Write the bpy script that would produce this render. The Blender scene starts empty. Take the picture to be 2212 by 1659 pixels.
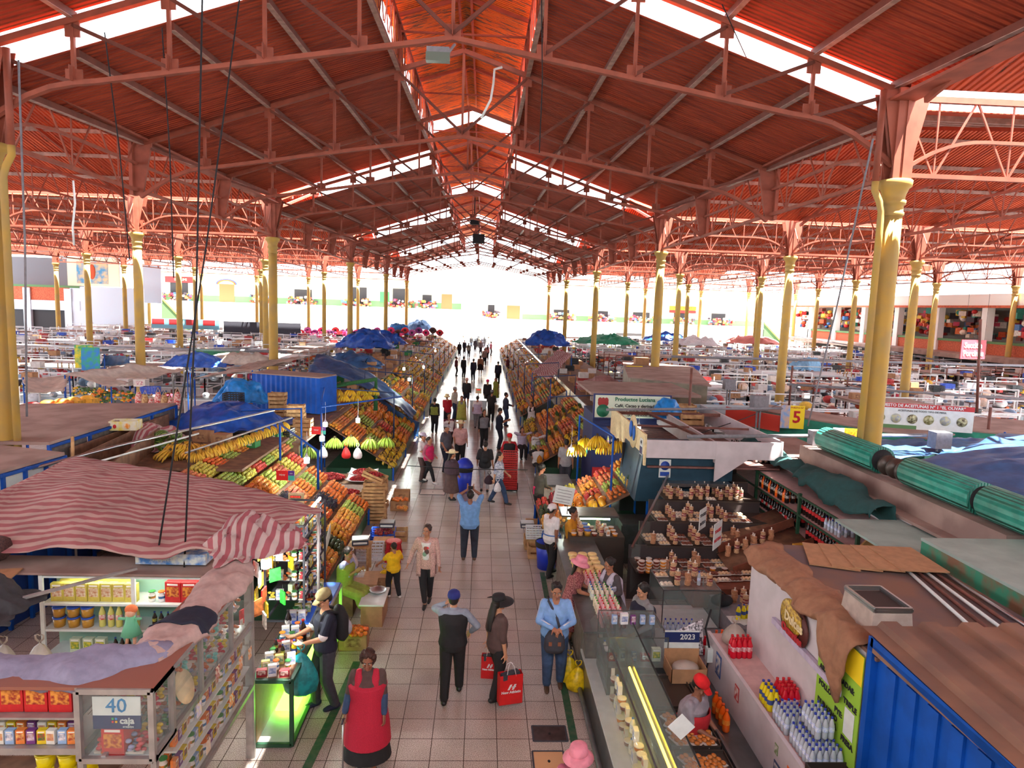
import bpy,math,random
import numpy as np
from mathutils import Vector,Matrix,noise
R_=random.Random(7)
SC=bpy.context.scene
COL=SC.collection
PI=math.pi
F=1443.75;YAW,PITCH,ROLL=-4.61e-02,1.153e-01,3.23e-02;CH=6.0
CAMR=Matrix.Rotation(YAW,3,'Z')@Matrix.Rotation(PI/2-PITCH,3,'X')@Matrix.Rotation(ROLL,3,'Z')
CAMI=CAMR.inverted()
def px(x,y,z):
 c=CAMI@Vector((x,y,z-CH))
 if c.z>-0.05:return(1e6,1e6,0)
 return(1106+F*c.x/-c.z,829.5-F*c.y/-c.z,-c.z)
def atz(u,v,z=0.0):
 d=CAMR@Vector(((u-1106)/F,-(v-829.5)/F,-1));t=(z-CH)/d.z
 return Vector((d.x*t,d.y*t,z))
def aty(u,v,y):
 d=CAMR@Vector(((u-1106)/F,-(v-829.5)/F,-1));t=y/d.y
 return Vector((d.x*t,y,CH+d.z*t))
def atx(u,v,x):
 d=CAMR@Vector(((u-1106)/F,-(v-829.5)/F,-1));t=x/d.x
 return Vector((x,d.y*t,CH+d.z*t))
def lin(c):
 return tuple((x/255/12.92 if x/255<=.04045 else((x/255+.055)/1.055)**2.4)for x in c)
_M={}
def M(name,rgb=(200,200,200),rough=.6,metal=0.,emit=0.,trans=0.,alpha=1.,n=0.,ns=8.,spec=None,jit=0.,hjit=0.,bump=0.,rgb2=None,wave=None,tex=None):
 """procedural principled material; n = value noise amount, jit = per-object brightness jitter"""
 if name in _M:return _M[name]
 m=bpy.data.materials.new(name);m.use_nodes=True
 nt=m.node_tree;b=nt.nodes['Principled BSDF'];L=nt.links.new;N=nt.nodes.new
 c=lin(rgb)+(1,)
 b.inputs['Base Color'].default_value=c
 b.inputs['Roughness'].default_value=rough
 b.inputs['Metallic'].default_value=metal
 if spec is not None:b.inputs['Specular IOR Level'].default_value=spec
 if trans:b.inputs['Transmission Weight'].default_value=trans
 if alpha<1:b.inputs['Alpha'].default_value=alpha
 if emit:
  b.inputs['Emission Color'].default_value=c;b.inputs['Emission Strength'].default_value=emit
 src=None
 if n or rgb2 is not None or tex or bump:
  tc=N('ShaderNodeTexCoord');no=N('ShaderNodeTexNoise')
  no.inputs['Scale'].default_value=ns;no.inputs['Detail'].default_value=4
  L(tc.outputs['Object'],no.inputs['Vector'])
  if n or rgb2 is not None:
   mx=N('ShaderNodeMix');mx.data_type='RGBA'
   c2=lin(rgb2)if rgb2 is not None else tuple(x*(1-n)for x in c[:3])
   c1=c[:3]if rgb2 is not None else tuple(min(1,x*(1+n*.6))for x in c[:3])
   mx.inputs[6].default_value=c1+(1,);mx.inputs[7].default_value=c2+(1,)
   cr=N('ShaderNodeMapRange');cr.inputs[1].default_value=.38;cr.inputs[2].default_value=.62
   L(no.outputs['Fac'],cr.inputs[0]);L(cr.outputs[0],mx.inputs[0]);src=mx.outputs[2]
  if bump:
   bp=N('ShaderNodeBump');bp.inputs['Strength'].default_value=bump;bp.inputs['Distance'].default_value=.02
   L(no.outputs['Fac'],bp.inputs['Height']);L(bp.outputs[0],b.inputs['Normal'])
 if wave:
  tc=N('ShaderNodeTexCoord');sp=N('ShaderNodeSeparateXYZ');L(tc.outputs['Object'],sp.inputs[0])
  mu=N('ShaderNodeMath');mu.operation='MULTIPLY';mu.inputs[1].default_value=2*PI/wave[1]
  L(sp.outputs[wave[0]],mu.inputs[0]);si=N('ShaderNodeMath');si.operation='SINE';L(mu.outputs[0],si.inputs[0])
  bp=N('ShaderNodeBump');bp.inputs['Strength'].default_value=wave[2];bp.inputs['Distance'].default_value=.03
  L(si.outputs[0],bp.inputs['Height']);L(bp.outputs[0],b.inputs['Normal'])
 if jit or hjit:
  oi=N('ShaderNodeObjectInfo');hs=N('ShaderNodeHueSaturation')
  r1=N('ShaderNodeMapRange');r1 .inputs[3].default_value=1-jit;r1 .inputs[4].default_value=1+jit*.6
  L(oi.outputs['Random'],r1 .inputs[0]);L(r1 .outputs[0],hs.inputs['Value'])
  if hjit:
   m7=N('ShaderNodeMath');m7 .operation='MULTIPLY';m7 .inputs[1].default_value=7.13;L(oi.outputs['Random'],m7 .inputs[0])
   fr=N('ShaderNodeMath');fr.operation='FRACT';L(m7 .outputs[0],fr.inputs[0])
   r2=N('ShaderNodeMapRange');r2 .inputs[3].default_value=.5-hjit;r2 .inputs[4].default_value=.5+hjit
   L(fr.outputs[0],r2 .inputs[0]);L(r2 .outputs[0],hs.inputs['Hue'])
  if src:L(src,hs.inputs['Color'])
  else:hs.inputs['Color'].default_value=c
  src=hs.outputs[0]
 if src:L(src,b.inputs['Base Color'])
 m['src']=1
 _M[name]=m
 return m
class MB:
 def __init__(s):s.v=[];s.f=[];s.mi=[];s.sm=[];s.mats=[]
 def _m(s,m):
  if m is None:return 0
  for i,q in enumerate(s.mats):
   if q is m:return i
  s.mats.append(m);return len(s.mats)-1
 def add(s,vs,fs,m=None,smooth=False,mat=None):
  o=len(s.v);k=s._m(m)
  if mat is not None:vs=[mat@Vector(v)for v in vs]
  s.v+=[tuple(v)for v in vs];s.f+=[tuple(i+o for i in f)for f in fs]
  s.mi+=[k]*len(fs);s.sm+=[smooth]*len(fs);return s
 def box(s,c,d,m=None,rz=0.,mat=None,taper=1.):
  x,y,z=d[0]/2,d[1]/2,d[2]/2
  vs=[Vector((sx*x*(taper if sz>0 else 1),sy*y*(taper if sz>0 else 1),sz*z))for sz in(-1,1)for sy in(-1,1)for sx in(-1,1)]
  T=Matrix.Translation(Vector(c))@Matrix.Rotation(rz,4,'Z')
  if mat is not None:T=mat@T
  return s.add([T@v for v in vs],[(0,2,3,1),(4,5,7,6),(0,1,5,4),(2,6,7,3),(0,4,6,2),(1,3,7,5)],m)
 def bb(s,x0,x1,y0,y1,z0,z1,m=None):return s.box(((x0+x1)/2,(y0+y1)/2,(z0+z1)/2),(abs(x1-x0),abs(y1-y0),abs(z1-z0)),m)
 def bar(s,a,b,w=.05,h=None,m=None,up=(0,0,1)):
  a=Vector(a);b=Vector(b);d=(b-a);L=d.length
  if L<1e-6:return s
  d/=L;h=w if h is None else h
  u=Vector(up)
  if abs(d.dot(u))>.97:u=Vector((0,1,0))if abs(d.y)<.9 else Vector((1,0,0))
  x=d.cross(u).normalized();z=x.cross(d)
  vs=[p+x*sx*w/2+z*sz*h/2 for p in(a,b)for sx,sz in((-1,-1),(1,-1),(1,1),(-1,1))]
  return s.add(vs,[(3,2,1,0),(4,5,6,7),(0,1,5,4),(1,2,6,5),(2,3,7,6),(3,0,4,7)],m)
 def tube(s,pts,r=.02,n=8,m=None,cap=True):
  pts=[Vector(p)for p in pts];k=len(pts)
  rs=r if isinstance(r,(list,tuple))else[r]*k
  vs=[];fs=[];px_=None
  for i,p in enumerate(pts):
   d=(pts[min(i+1,k-1)]-pts[max(i-1,0)]).normalized()
   if px_ is None:
    a=Vector((0,0,1))if abs(d.z)<.9 else Vector((1,0,0));x=d.cross(a).normalized()
   else:x=(px_-d*px_.dot(d)).normalized()
   px_=x;y=d.cross(x)
   vs+=[p+(x*math.cos(2*PI*j/n)+y*math.sin(2*PI*j/n))*rs[i]for j in range(n)]
  for i in range(k-1):
   fs+=[(i*n+j,i*n+(j+1)%n,(i+1)*n+(j+1)%n,(i+1)*n+j)for j in range(n)]
  if cap:fs+=[tuple(range(n-1,-1,-1)),tuple((k-1)*n+j for j in range(n))]
  return s.add(vs,fs,m,True)
 def lathe(s,prof,c=(0,0,0),n=16,m=None,mat=None,sx=1.,sy=1.,smooth=True,cap=True):
  """prof: list of (r, z)"""
  vs=[];fs=[]
  for r,z in prof:vs+=[Vector((c[0]+r*math.cos(2*PI*j/n)*sx,c[1]+r*math.sin(2*PI*j/n)*sy,c[2]+z))for j in range(n)]
  k=len(prof)
  for i in range(k-1):fs+=[(i*n+j,i*n+(j+1)%n,(i+1)*n+(j+1)%n,(i+1)*n+j)for j in range(n)]
  if cap:fs+=[tuple(range(n-1,-1,-1)),tuple((k-1)*n+j for j in range(n))]
  return s.add(vs,fs,m,smooth,mat)
 def ball(s,c,r,m=None,n=10,k=6,mat=None):
  r=(r,r,r)if not isinstance(r,(tuple,list))else r
  prof=[(math.sin(PI*i/k),-math.cos(PI*i/k))for i in range(k+1)]
  vs=[Vector((0,0,-1))];
  for q,z in prof[1:-1]:vs+=[Vector((q*math.cos(2*PI*j/n),q*math.sin(2*PI*j/n),z))for j in range(n)]
  vs.append(Vector((0,0,1)));fs=[(0,1+(j+1)%n,1+j)for j in range(n)]
  for i in range(k-2):fs+=[(1+i*n+j,1+i*n+(j+1)%n,1+(i+1)*n+(j+1)%n,1+(i+1)*n+j)for j in range(n)]
  o=1+(k-2)*n;fs+=[(o+j,o+(j+1)%n,len(vs)-1)for j in range(n)]
  T=Matrix.Translation(Vector(c))@Matrix.Diagonal((r[0],r[1],r[2],1))
  if mat is not None:T=Matrix.Translation(Vector(c))@mat@Matrix.Diagonal((r[0],r[1],r[2],1))
  return s.add([T@v for v in vs],fs,m,True)
 def sheet(s,fn,nu,nv,t=.01,m=None,smooth=True):
  """closed thin sheet: fn(u,v)->point, u,v in 0..1"""
  g=[[Vector(fn(i/nu,j/nv))for j in range(nv+1)]for i in range(nu+1)]
  top=[];bot=[]
  for i in range(nu+1):
   for j in range(nv+1):
    a=g[min(i+1,nu)][j]-g[max(i-1,0)][j];b=g[i][min(j+1,nv)]-g[i][max(j-1,0)]
    nn=a.cross(b);nn=nn.normalized()if nn.length>1e-9 else Vector((0,0,1))
    top.append(g[i][j]+nn*t/2);bot.append(g[i][j]-nn*t/2)
  w=nv+1;K=len(top);fs=[]
  for i in range(nu):
   for j in range(nv):
    a=i*w+j;fs.append((a,a+w,a+w+1,a+1));fs.append((K+a,K+a+1,K+a+w+1,K+a+w))
  for i in range(nu):fs.append((i*w,K+i*w,K+(i+1)*w,(i+1)*w));a=i*w+nv;fs.append((a,a+w,K+a+w,K+a))
  for j in range(nv):fs.append((j,j+1,K+j+1,K+j));a=nu*w+j;fs.append((a,K+a,K+a+1,a+1))
  return s.add(top+bot,fs,m,smooth)
 def prism(s,poly,h,m=None,mat=None):
  """poly: 2D pts (x,y) extruded z 0..h"""
  n=len(poly);vs=[Vector((x,y,0))for x,y in poly]+[Vector((x,y,h))for x,y in poly]
  return s.add(vs,[tuple(range(n-1,-1,-1)),tuple(range(n,2*n))]+[(i,(i+1)%n,n+(i+1)%n,n+i)for i in range(n)],m,False,mat)
 def mesh(s,name='mesh'):
  me=bpy.data.meshes.new(name);me.from_pydata(s.v,[],s.f)
  for m in s.mats:me.materials.append(m)
  if s.f:
   me.polygons.foreach_set('material_index',s.mi);me.polygons.foreach_set('use_smooth',s.sm)
  me.update();return me
 def build(s,name,parent=None,loc=None,rz=0.):
  return ob(name,s.mesh(name),parent,loc,rz)
def ob(name,me,parent=None,loc=None,rz=0.):
 o=bpy.data.objects.new(name,me);COL.objects.link(o)
 if loc is not None:o.location=loc
 if rz:o.rotation_euler=(0,0,rz)
 if parent is not None:o.parent=parent
 return o
def tag(o,label,cat,group=None,kind=None):
 o['label']=label
 if cat:o['category']=cat
 if group:o['group']=group
 if kind:o['kind']=kind
 return o
def thing(name,label,cat,loc=(0,0,0),rz=0.,group=None):
 o=bpy.data.objects.new(name,None);COL.objects.link(o);o.location=loc;o.rotation_euler=(0,0,rz)
 o.empty_display_size=.1
 return tag(o,label,cat,group)
def struct(name,mb,label=None):
 o=mb.build(name)if isinstance(mb,MB)else mb
 o['kind']='structure'
 if label:o['label']=label
 return o
KIDS={}
def dup(root,loc=None,rz=None,label=None,group=None,scale=None,mat=None):
 """copy of a thing with copies of its parts and sub-parts"""
 def kids(o):
  if o.name not in KIDS:KIDS[o.name]=[c for c in bpy.data.objects if c.parent==o]
  return KIDS[o.name]
 r=root.copy();COL.objects.link(r)
 if mat is not None:r.matrix_world=mat
 if loc is not None:r.location=loc
 if rz is not None:r.rotation_euler=(0,0,rz)
 if scale is not None:r.scale=(scale,)*3 if not isinstance(scale,tuple)else scale
 if label:r['label']=label
 if group:r['group']=group
 for ch in kids(root):
  c=ch.copy();COL.objects.link(c);c.parent=r
  for g in kids(ch):
   d=g.copy();COL.objects.link(d);d.parent=c
 return r
_T={}
def text(s,size=.2,m=None,ext=.003,align='CENTER',bold=0.):
 key=(s,round(size,4),m.name,ext,align,bold)
 if key in _T:return _T[key]
 cu=bpy.data.curves.new('t','FONT');cu.body=s;cu.size=size;cu.extrude=ext;cu.offset=bold
 cu.align_x=align;cu.align_y='CENTER';cu.resolution_u=2
 o=bpy.data.objects.new('t',cu);COL.objects.link(o)
 dg=bpy.context.evaluated_depsgraph_get();me=bpy.data.meshes.new_from_object(o.evaluated_get(dg))
 me.transform(Matrix.Rotation(PI/2,4,'X'));me.materials.clear();me.materials.append(m)
 bpy.data.objects.remove(o);bpy.data.curves.remove(cu);_T[key]=me
 return me
PROTO={};PLACED={}
def proto(key,name,cat,parts):
 """parts: list of (partname or None, mesh); the first is the thing itself"""
 PROTO[key]=(name,cat,parts)
def place(key,mat,label,group):
 PLACED.setdefault(PROTO[key][0],[]).append((key,mat.copy(),label,group))
def T(x,y,z,rz=0.,rx=0.,ry=0.,s=1.):
 S=Matrix.Diagonal((s,s,s,1))if not isinstance(s,tuple)else Matrix.Diagonal(s+(1,))
 return Matrix.Translation((x,y,z))@Matrix.Rotation(rz,4,'Z')@Matrix.Rotation(ry,4,'Y')@Matrix.Rotation(rx,4,'X')@S
CAP={}
def finish():
 for name,L in PLACED.items():
  rows=[]
  for key,mat,label,group in L:
   p=mat.translation;u,v,d=px(*p)
   if not(-40<u<2252 and-30<v<1700):continue
   rows.append((d,key,mat,label,group))
  rows.sort(key=lambda r:r[0]);cap=CAP.get(name,285)
  for d,key,mat,label,group in rows[:cap]:
   nm,cat,parts=PROTO[key]
   o=bpy.data.objects.new(nm,parts[0][1]);COL.objects.link(o);o.matrix_world=mat
   tag(o,label,cat,group)
   if d<16:
    for pn,me in parts[1:]:
     c=bpy.data.objects.new(pn,me);COL.objects.link(c);c.parent=o
   else:
    for pn,me in parts[1:]:
     if d<30:
      c=bpy.data.objects.new(pn,me);COL.objects.link(c);c.parent=o
  rest=rows[cap:]
  if rest:
   mb=MB()
   for d,key,mat,label,group in rest:
    for pn,me in PROTO[key][2][:]:
     vs=[v.co for v in me.vertices];base=len(mb.v)
     mb.v+=[tuple(mat@v)for v in vs]
     ks=[mb._m(q)for q in me.materials]
     for p in me.polygons:
      mb.f.append(tuple(i+base for i in p.vertices));mb.mi.append(ks[p.material_index]if ks else 0);mb.sm.append(p.use_smooth)
   o=mb.build(name+'_heap');tag(o,'mass of further %s lying beyond the nearer ones'%name.replace('_',' '),PROTO[rest[0][1]][1],None,'stuff')
S_=18.44;Y0=13.96;XL,XR,XC=-9.97,8.49,-0.75
YK=[Y0+S_*k for k in range(5)]
XS_R=[8.49,14.85,21.2,28.6,35.0,41.35];XS_L=[-9.97,-16.2,-22.5,-29.05,-36.0,-42.6]
m_steel=M('painted red steel',(150,76,56),.65,n=.18,ns=3)
m_steel2=M('brown red steel',(110,56,42),.7,n=.2,ns=3)
m_pale=M('dusty pale purlin steel',(172,140,128),.6,n=.25,ns=5)
m_col=M('yellow painted concrete',(186,150,70),.8,rgb2=(170,142,84),ns=2.2,bump=.25)
def roofmat(name,axis,c1,c2,c3,amount,period=.15):
 m=bpy.data.materials.new(name);m.use_nodes=True;nt=m.node_tree;b=nt.nodes['Principled BSDF'];L=nt.links.new;N=nt.nodes.new
 tc=N('ShaderNodeTexCoord');sp=N('ShaderNodeSeparateXYZ');L(tc.outputs['Object'],sp.inputs[0])
 mu=N('ShaderNodeMath');mu.operation='MULTIPLY';mu.inputs[1].default_value=2*PI/period;L(sp.outputs[axis],mu.inputs[0])
 si=N('ShaderNodeMath');si.operation='SINE';L(mu.outputs[0],si.inputs[0])
 bp=N('ShaderNodeBump');bp.inputs['Strength'].default_value=.9;bp.inputs['Distance'].default_value=.045
 L(si.outputs[0],bp.inputs['Height']);L(bp.outputs[0],b.inputs['Normal'])
 mp=N('ShaderNodeMapping');mp.inputs['Scale'].default_value=(.5,3.5,1)if axis==1 else(3.5,.5,1);L(tc.outputs['Object'],mp.inputs[0])
 n1=N('ShaderNodeTexNoise');n1 .inputs['Scale'].default_value=1.3;n1 .inputs['Detail'].default_value=6;n1 .inputs['Roughness'].default_value=.65;L(mp.outputs[0],n1 .inputs['Vector'])
 r1=N('ShaderNodeMapRange');r1 .inputs[1].default_value=.35;r1 .inputs[2].default_value=.65;L(n1 .outputs['Fac'],r1 .inputs[0])
 x1=N('ShaderNodeMix');x1 .data_type='RGBA';x1 .inputs[6].default_value=lin(c1)+(1,);x1 .inputs[7].default_value=lin(c2)+(1,);L(r1 .outputs[0],x1 .inputs[0])
 n2=N('ShaderNodeTexNoise');n2 .inputs['Scale'].default_value=2.1;n2 .inputs['Detail'].default_value=9;n2 .inputs['Roughness'].default_value=.75;L(mp.outputs[0],n2 .inputs['Vector'])
 r2=N('ShaderNodeMapRange');r2 .inputs[1].default_value=amount;r2 .inputs[2].default_value=amount+.03;L(n2 .outputs['Fac'],r2 .inputs[0])
 x2=N('ShaderNodeMix');x2 .data_type='RGBA';x2 .inputs[7].default_value=lin(c3)+(1,);L(x1 .outputs[2],x2 .inputs[6]);L(r2 .outputs[0],x2 .inputs[0])
 L(x2 .outputs[2],b.inputs['Base Color']);b.inputs['Roughness'].default_value=.8;b.inputs['Specular IOR Level'].default_value=.2
 return m
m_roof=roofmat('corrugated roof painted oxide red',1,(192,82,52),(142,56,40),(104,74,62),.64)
m_roof_l=roofmat('peeling lantern roof with painted daylight',1,(244,150,74),(226,128,62),(118,106,92),.525,.12)  # lantern has the nave roof paint, brightened to put daylight into its colour
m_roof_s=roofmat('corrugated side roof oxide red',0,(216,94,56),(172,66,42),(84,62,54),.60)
def slab(mb,a,b,c,d,t,m):
 """quad a,b,c,d with thickness t upward"""
 P=[Vector(p)for p in(a,b,c,d)];Q=[p+Vector((0,0,t))for p in P]
 mb.add(P+Q,[(3,2,1,0),(4,5,6,7),(0,1,5,4),(1,2,6,5),(2,3,7,6),(3,0,4,7)],m)
def floor_mat():
 m=bpy.data.materials.new('speckled pink floor tiles');m.use_nodes=True;nt=m.node_tree;b=nt.nodes['Principled BSDF'];L=nt.links.new;N=nt.nodes.new
 tc=N('ShaderNodeTexCoord');mp=N('ShaderNodeMapping');mp.inputs['Location'].default_value=(1.002,-8.24,0);L(tc.outputs['Object'],mp.inputs[0])
 br=N('ShaderNodeTexBrick');br.offset=0;br.inputs['Scale'].default_value=1;br.inputs['Brick Width'].default_value=.45;br.inputs['Row Height'].default_value=.45
 br.inputs['Mortar Size'].default_value=.006;br.inputs['Mortar Smooth'].default_value=.2;br.inputs['Bias'].default_value=0
 br.inputs['Color1'].default_value=(1,1,1,1);br.inputs['Color2'].default_value=(.86,.84,.83,1);br.inputs['Mortar'].default_value=(.16,.13,.12,1);L(mp.outputs[0],br.inputs['Vector'])
 n1=N('ShaderNodeTexNoise');n1 .inputs['Scale'].default_value=90;n1 .inputs['Detail'].default_value=3;L(tc.outputs['Object'],n1 .inputs['Vector'])
 r1=N('ShaderNodeMapRange');r1 .inputs[1].default_value=.4;r1 .inputs[2].default_value=.62;L(n1 .outputs['Fac'],r1 .inputs[0])
 x1=N('ShaderNodeMix');x1 .data_type='RGBA';x1 .inputs[6].default_value=lin((214,202,194))+(1,);x1 .inputs[7].default_value=lin((148,132,126))+(1,);L(r1 .outputs[0],x1 .inputs[0])
 n2=N('ShaderNodeTexNoise');n2 .inputs['Scale'].default_value=.9;n2 .inputs['Detail'].default_value=6;L(tc.outputs['Object'],n2 .inputs['Vector'])
 r2=N('ShaderNodeMapRange');r2 .inputs[1].default_value=.35;r2 .inputs[2].default_value=.7;r2 .inputs[3].default_value=1.04;r2 .inputs[4].default_value=.78;L(n2 .outputs['Fac'],r2 .inputs[0])
 mm=N('ShaderNodeMix');mm.data_type='RGBA';mm.blend_type='MULTIPLY';mm.inputs[0].default_value=1;L(x1 .outputs[2],mm.inputs[6]);L(br.outputs['Color'],mm.inputs[7])
 m2=N('ShaderNodeMix');m2 .data_type='RGBA';m2 .blend_type='MULTIPLY';m2 .inputs[0].default_value=1;L(mm.outputs[2],m2 .inputs[6]);L(r2 .outputs[0],m2 .inputs[7])
 L(m2 .outputs[2],b.inputs['Base Color']);b.inputs['Roughness'].default_value=.24
 return m
mb=MB();mb.bb(-30,30,-3.2,-3,0,8.2,M('cream wall behind the viewpoint',(226,214,180),.8));struct('wall_front',mb,'unseen cream gallery wall behind the viewpoint, added to hold back sky light')  # out of view, added to hold back sky light from behind the camera
mb=MB();mb.bb(-56,48,-3,112,-.1,0,floor_mat());struct('floor',mb,'pinkish speckled square floor tiles with dark joints')
def zr(x):return 13.45-abs(x-XC)*.325
HW=9.4;LW=1.83
for k in range(-1,4):
 ya=Y0+S_*k+.12;yb=Y0+S_*(k+1)+.1
 if k==-1:ya=-3.0  # nearest bay carried back out of view to block overhead sky light
 da,db=-.34,.34
 if k==-1:da=.34-.68*(yb-ya)/S_
 mb=MB()
 for sx in(-1,1):
  for(xa,xb)in((LW,HW),):
   n=6
   for i in range(n):
    u0=i/n;u1=(i+1)/n
    y0=ya+(yb-ya)*u0;y1=ya+(yb-ya)*u1;d0=da+(db-da)*u0;d1=da+(db-da)*u1
    A=(XC+sx*xa,y0,zr(XC+xa)+d0);B=(XC+sx*xb,y0,zr(XC+xb)+d0);C=(XC+sx*xb,y1,zr(XC+xb)+d1);D=(XC+sx*xa,y1,zr(XC+xa)+d1)
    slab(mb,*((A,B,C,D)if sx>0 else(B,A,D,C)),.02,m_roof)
 struct('ceiling',mb,'oxide red corrugated nave roof underside')
 mb=MB()
 for sx in(-1,1):
  A=(XC,ya,14.85+da);B=(XC+sx*2.15,ya,14.15+da);C=(XC+sx*2.15,yb,14.15+db);D=(XC,yb,14.85+db)
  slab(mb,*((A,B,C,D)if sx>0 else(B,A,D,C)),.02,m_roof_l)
 struct('ceiling',mb,'peeling corrugated roof of the ridge lantern, daylight painted in as brighter orange')
 for sx in(-1,1):
  for i,off in enumerate((LW+.02,3.66,5.49,7.32,9.05)):
   mb=MB();z=zr(XC+off)-.09
   mb.bar((XC+sx*off,ya,z+da),(XC+sx*off,yb,z+db),.09,.14,m_steel2)
   mb.bar((XC+sx*off,ya,z-.075+da),(XC+sx*off,yb,z-.075+db),.12,.012,m_pale)
   side='left' if sx<0 else 'right'
   tag(mb.build('roof_purlin'),'dusty steel purlin along the %s nave roof slope'%side,'roof beam','purlins of the %s nave roof slope'%side)
 for sx in(-1,1):
  side='left' if sx<0 else 'right'
  t=thing('lantern_side_lattice','open lattice frame along the %s edge of the ridge lantern'%side,'lattice',(0,0,0),group='lattice frames of the %s lantern edge'%side)
  x=XC+sx*LW
  mb=MB();mb.bar((x,ya,14.0+da),(x,yb,14.0+db),.08,.1,m_steel2);mb.build('top_rail',t)
  mb=MB();nn=24
  for i in range(nn):
   u=(i+.5)/nn;y=ya+(yb-ya)*u;d=da+(db-da)*u
   mb.bar((x,y-.3,12.95+d),(x,y+.3,14.0+d),.03,.03,m_steel);mb.bar((x,y+.3,12.95+d),(x,y-.3,14.0+d),.03,.03,m_steel)
  mb.build('lattice_bars',t)
  mb=MB();q=ya+.5
  while q<yb-2.6:u=(q-ya)/(yb-ya);d=da+(db-da)*u;mb.bb(x+sx*.05,x+sx*.07,q,q+2.3,12.9+d,14.05+d,m_roof_l);q+=4.6
  mb.build('side_sheets',t)
 mb=MB();mb.bar((XC-.18,ya,14.7+da),(XC-.18,yb,14.7+db),.07,.12,m_steel);mb.bar((XC+.18,ya,14.7+da),(XC+.18,yb,14.7+db),.07,.12,m_steel)
 tag(mb.build('ridge_beam'),'twin ridge beam under the peeling lantern roof','roof beam','ridge beams of the lantern')
def zb(o):
 o=abs(o)
 if o<=7.1:return 10.95-o*.165
 u=min(1,(o-7.1)/2.0);return 9.78-.85*u*u-.05*u
tr=thing('roof_truss','riveted red steel truss spanning the nave','roof truss',(0,0,0))
mb=MB()
for sx in(-1,1):mb.bar((XC,0,13.3),(XC+sx*9.2,0,13.3-9.2*.325),.13,.12,m_steel)
mb.build('top_chord',tr)
mb=MB();xs=[-9.15+i*(18.3/40)for i in range(41)]
for a,b in zip(xs,xs[1:]):mb.bar((XC+a,0,zb(a)),(XC+b,0,zb(b)),.12,.09,m_steel)
mb.build('bottom_chord',tr)
for i in range(-4,5):
 o=i*1.83;mb=MB();top=13.3-abs(o)*.325
 mb.bar((XC+o,0,zb(o)),(XC+o,0,top),.07,.07,m_steel)
 mb.build('post',tr)
 mb=MB();mb.bar((XC+o,.01,zb(o)+.02),(XC+o,.01,zb(o)+.3),.36,.015,m_steel,up=(1,0,0));mb.bb(XC+o-.16,XC+o+.16,-.02,.02,zb(o),zb(o)+.26,m_steel)
 mb.build('gusset_plate',tr)
 if i:mb=MB();mb.bb(XC+o-.14,XC+o+.14,-.02,.02,top-.3,top,m_steel);mb.build('gusset_plate',tr)
for sx in(-1,1):
 for i in range(0,4):
  a=i*1.83;b=(i+1)*1.83;mb=MB();mb.bar((XC+sx*a,0,zb(a)+.08),(XC+sx*b,0,13.3-b*.325-.08),.07,.07,m_steel2);mb.build('diagonal_brace',tr)
 mb=MB();mb.bar((XC+sx*7.32,0,zb(7.32)),(XC+sx*9.1,0,13.3-9.2*.325),.07,.07,m_steel2);mb.build('diagonal_brace',tr)
 mb=MB();mb.bar((XC+sx*LW,0,12.7),(XC+sx*LW,0,14.1),.08,.08,m_steel);mb.build('lantern_post',tr)
 mb=MB();mb.bar((XC+sx*2.1,0,14.12),(XC,0,14.75),.08,.1,m_steel);mb.build('lantern_rafter',tr)
mb=MB();mb.bar((XC-LW,0,13.75),(XC+LW,0,13.75),.05,.05,m_steel);mb.build('lantern_tie',tr)
for sx in(-1,1):
 mb=MB();x=XC+sx*9.2
 q=[(-.42,1.55),(.16,1.55),(.16,.2),(.08,0),(-.12,0)]
 P=[(x+sx*a,-.04,8.92+b)for a,b in q];P2=[(p[0],.04,p[2])for p in P];n=5
 mb.add(P+P2,[tuple(range(n-1,-1,-1)),tuple(range(n,2*n))]+[(i,(i+1)%n,n+(i+1)%n,n+i)for i in range(n)],m_steel)
 mb.bb(x+sx*.1,x+sx*.2,-.14,.14,8.92,10.5,m_steel);mb.build('end_bracket',tr)
for i in range(13):
 y=Y0+6.1467*i
 j=i%3;dz=(.28,-.1,.1)[j]
 g='nave trusses between the columns' if j else 'nave trusses on the column lines'
 l=('riveted red truss hung over the nave between two column lines' if j else 'riveted red truss spanning the nave on a column line')
 if i==0:l='nearest riveted red truss spanning the nave, with a grey floodlight at its centre';g=None
 if i==0:tr.location=(0,y,dz);tr['label']=l
 else:dup(tr,(0,y,dz),label=l,group=g)
def make_column():
 t=thing('column','x','column')
 mb=MB();mb.lathe([(.27,0),(.27,.35),(.225,.4),(.215,2),(.205,5),(.195,8.15)],n=20,m=m_col);mb.build('shaft',t)
 mb=MB();mb.lathe([(.2,8.12),(.22,8.14),(.22,8.2),(.2,8.22),(.2,8.34),(.235,8.36),(.24,8.44),(.21,8.46),(.22,8.55),(.27,8.68),(.32,8.72),(.33,8.84),(.3,8.86)],n=24,m=m_col);mb.build('capital',t)
 mb=MB()
 mb.box((0,0,9.75),(.05,.5,1.8),m_steel);mb.box((0,.2,9.75),(.4,.05,1.8),m_steel);mb.box((0,-.2,9.75),(.4,.05,1.8),m_steel)
 P=[]
 for sx in(-1,1):
  for y in(-.16,.16):
   q=[(0,8.9),(sx*.14,8.9),(sx*.5,10.6),(0,10.6)]
   vs=[(a,y-.012,b)for a,b in q]+[(a,y+.012,b)for a,b in q]
   mb.add(vs,[(0,1,2,3),(7,6,5,4),(0,4,5,1),(1,5,6,2),(2,6,7,3),(3,7,4,0)],m_steel)
 mb.build('steel_bracket',t)
 return t
colp=make_column();first=True
RN=['nearest','second','third','fourth','fifth']
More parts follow.
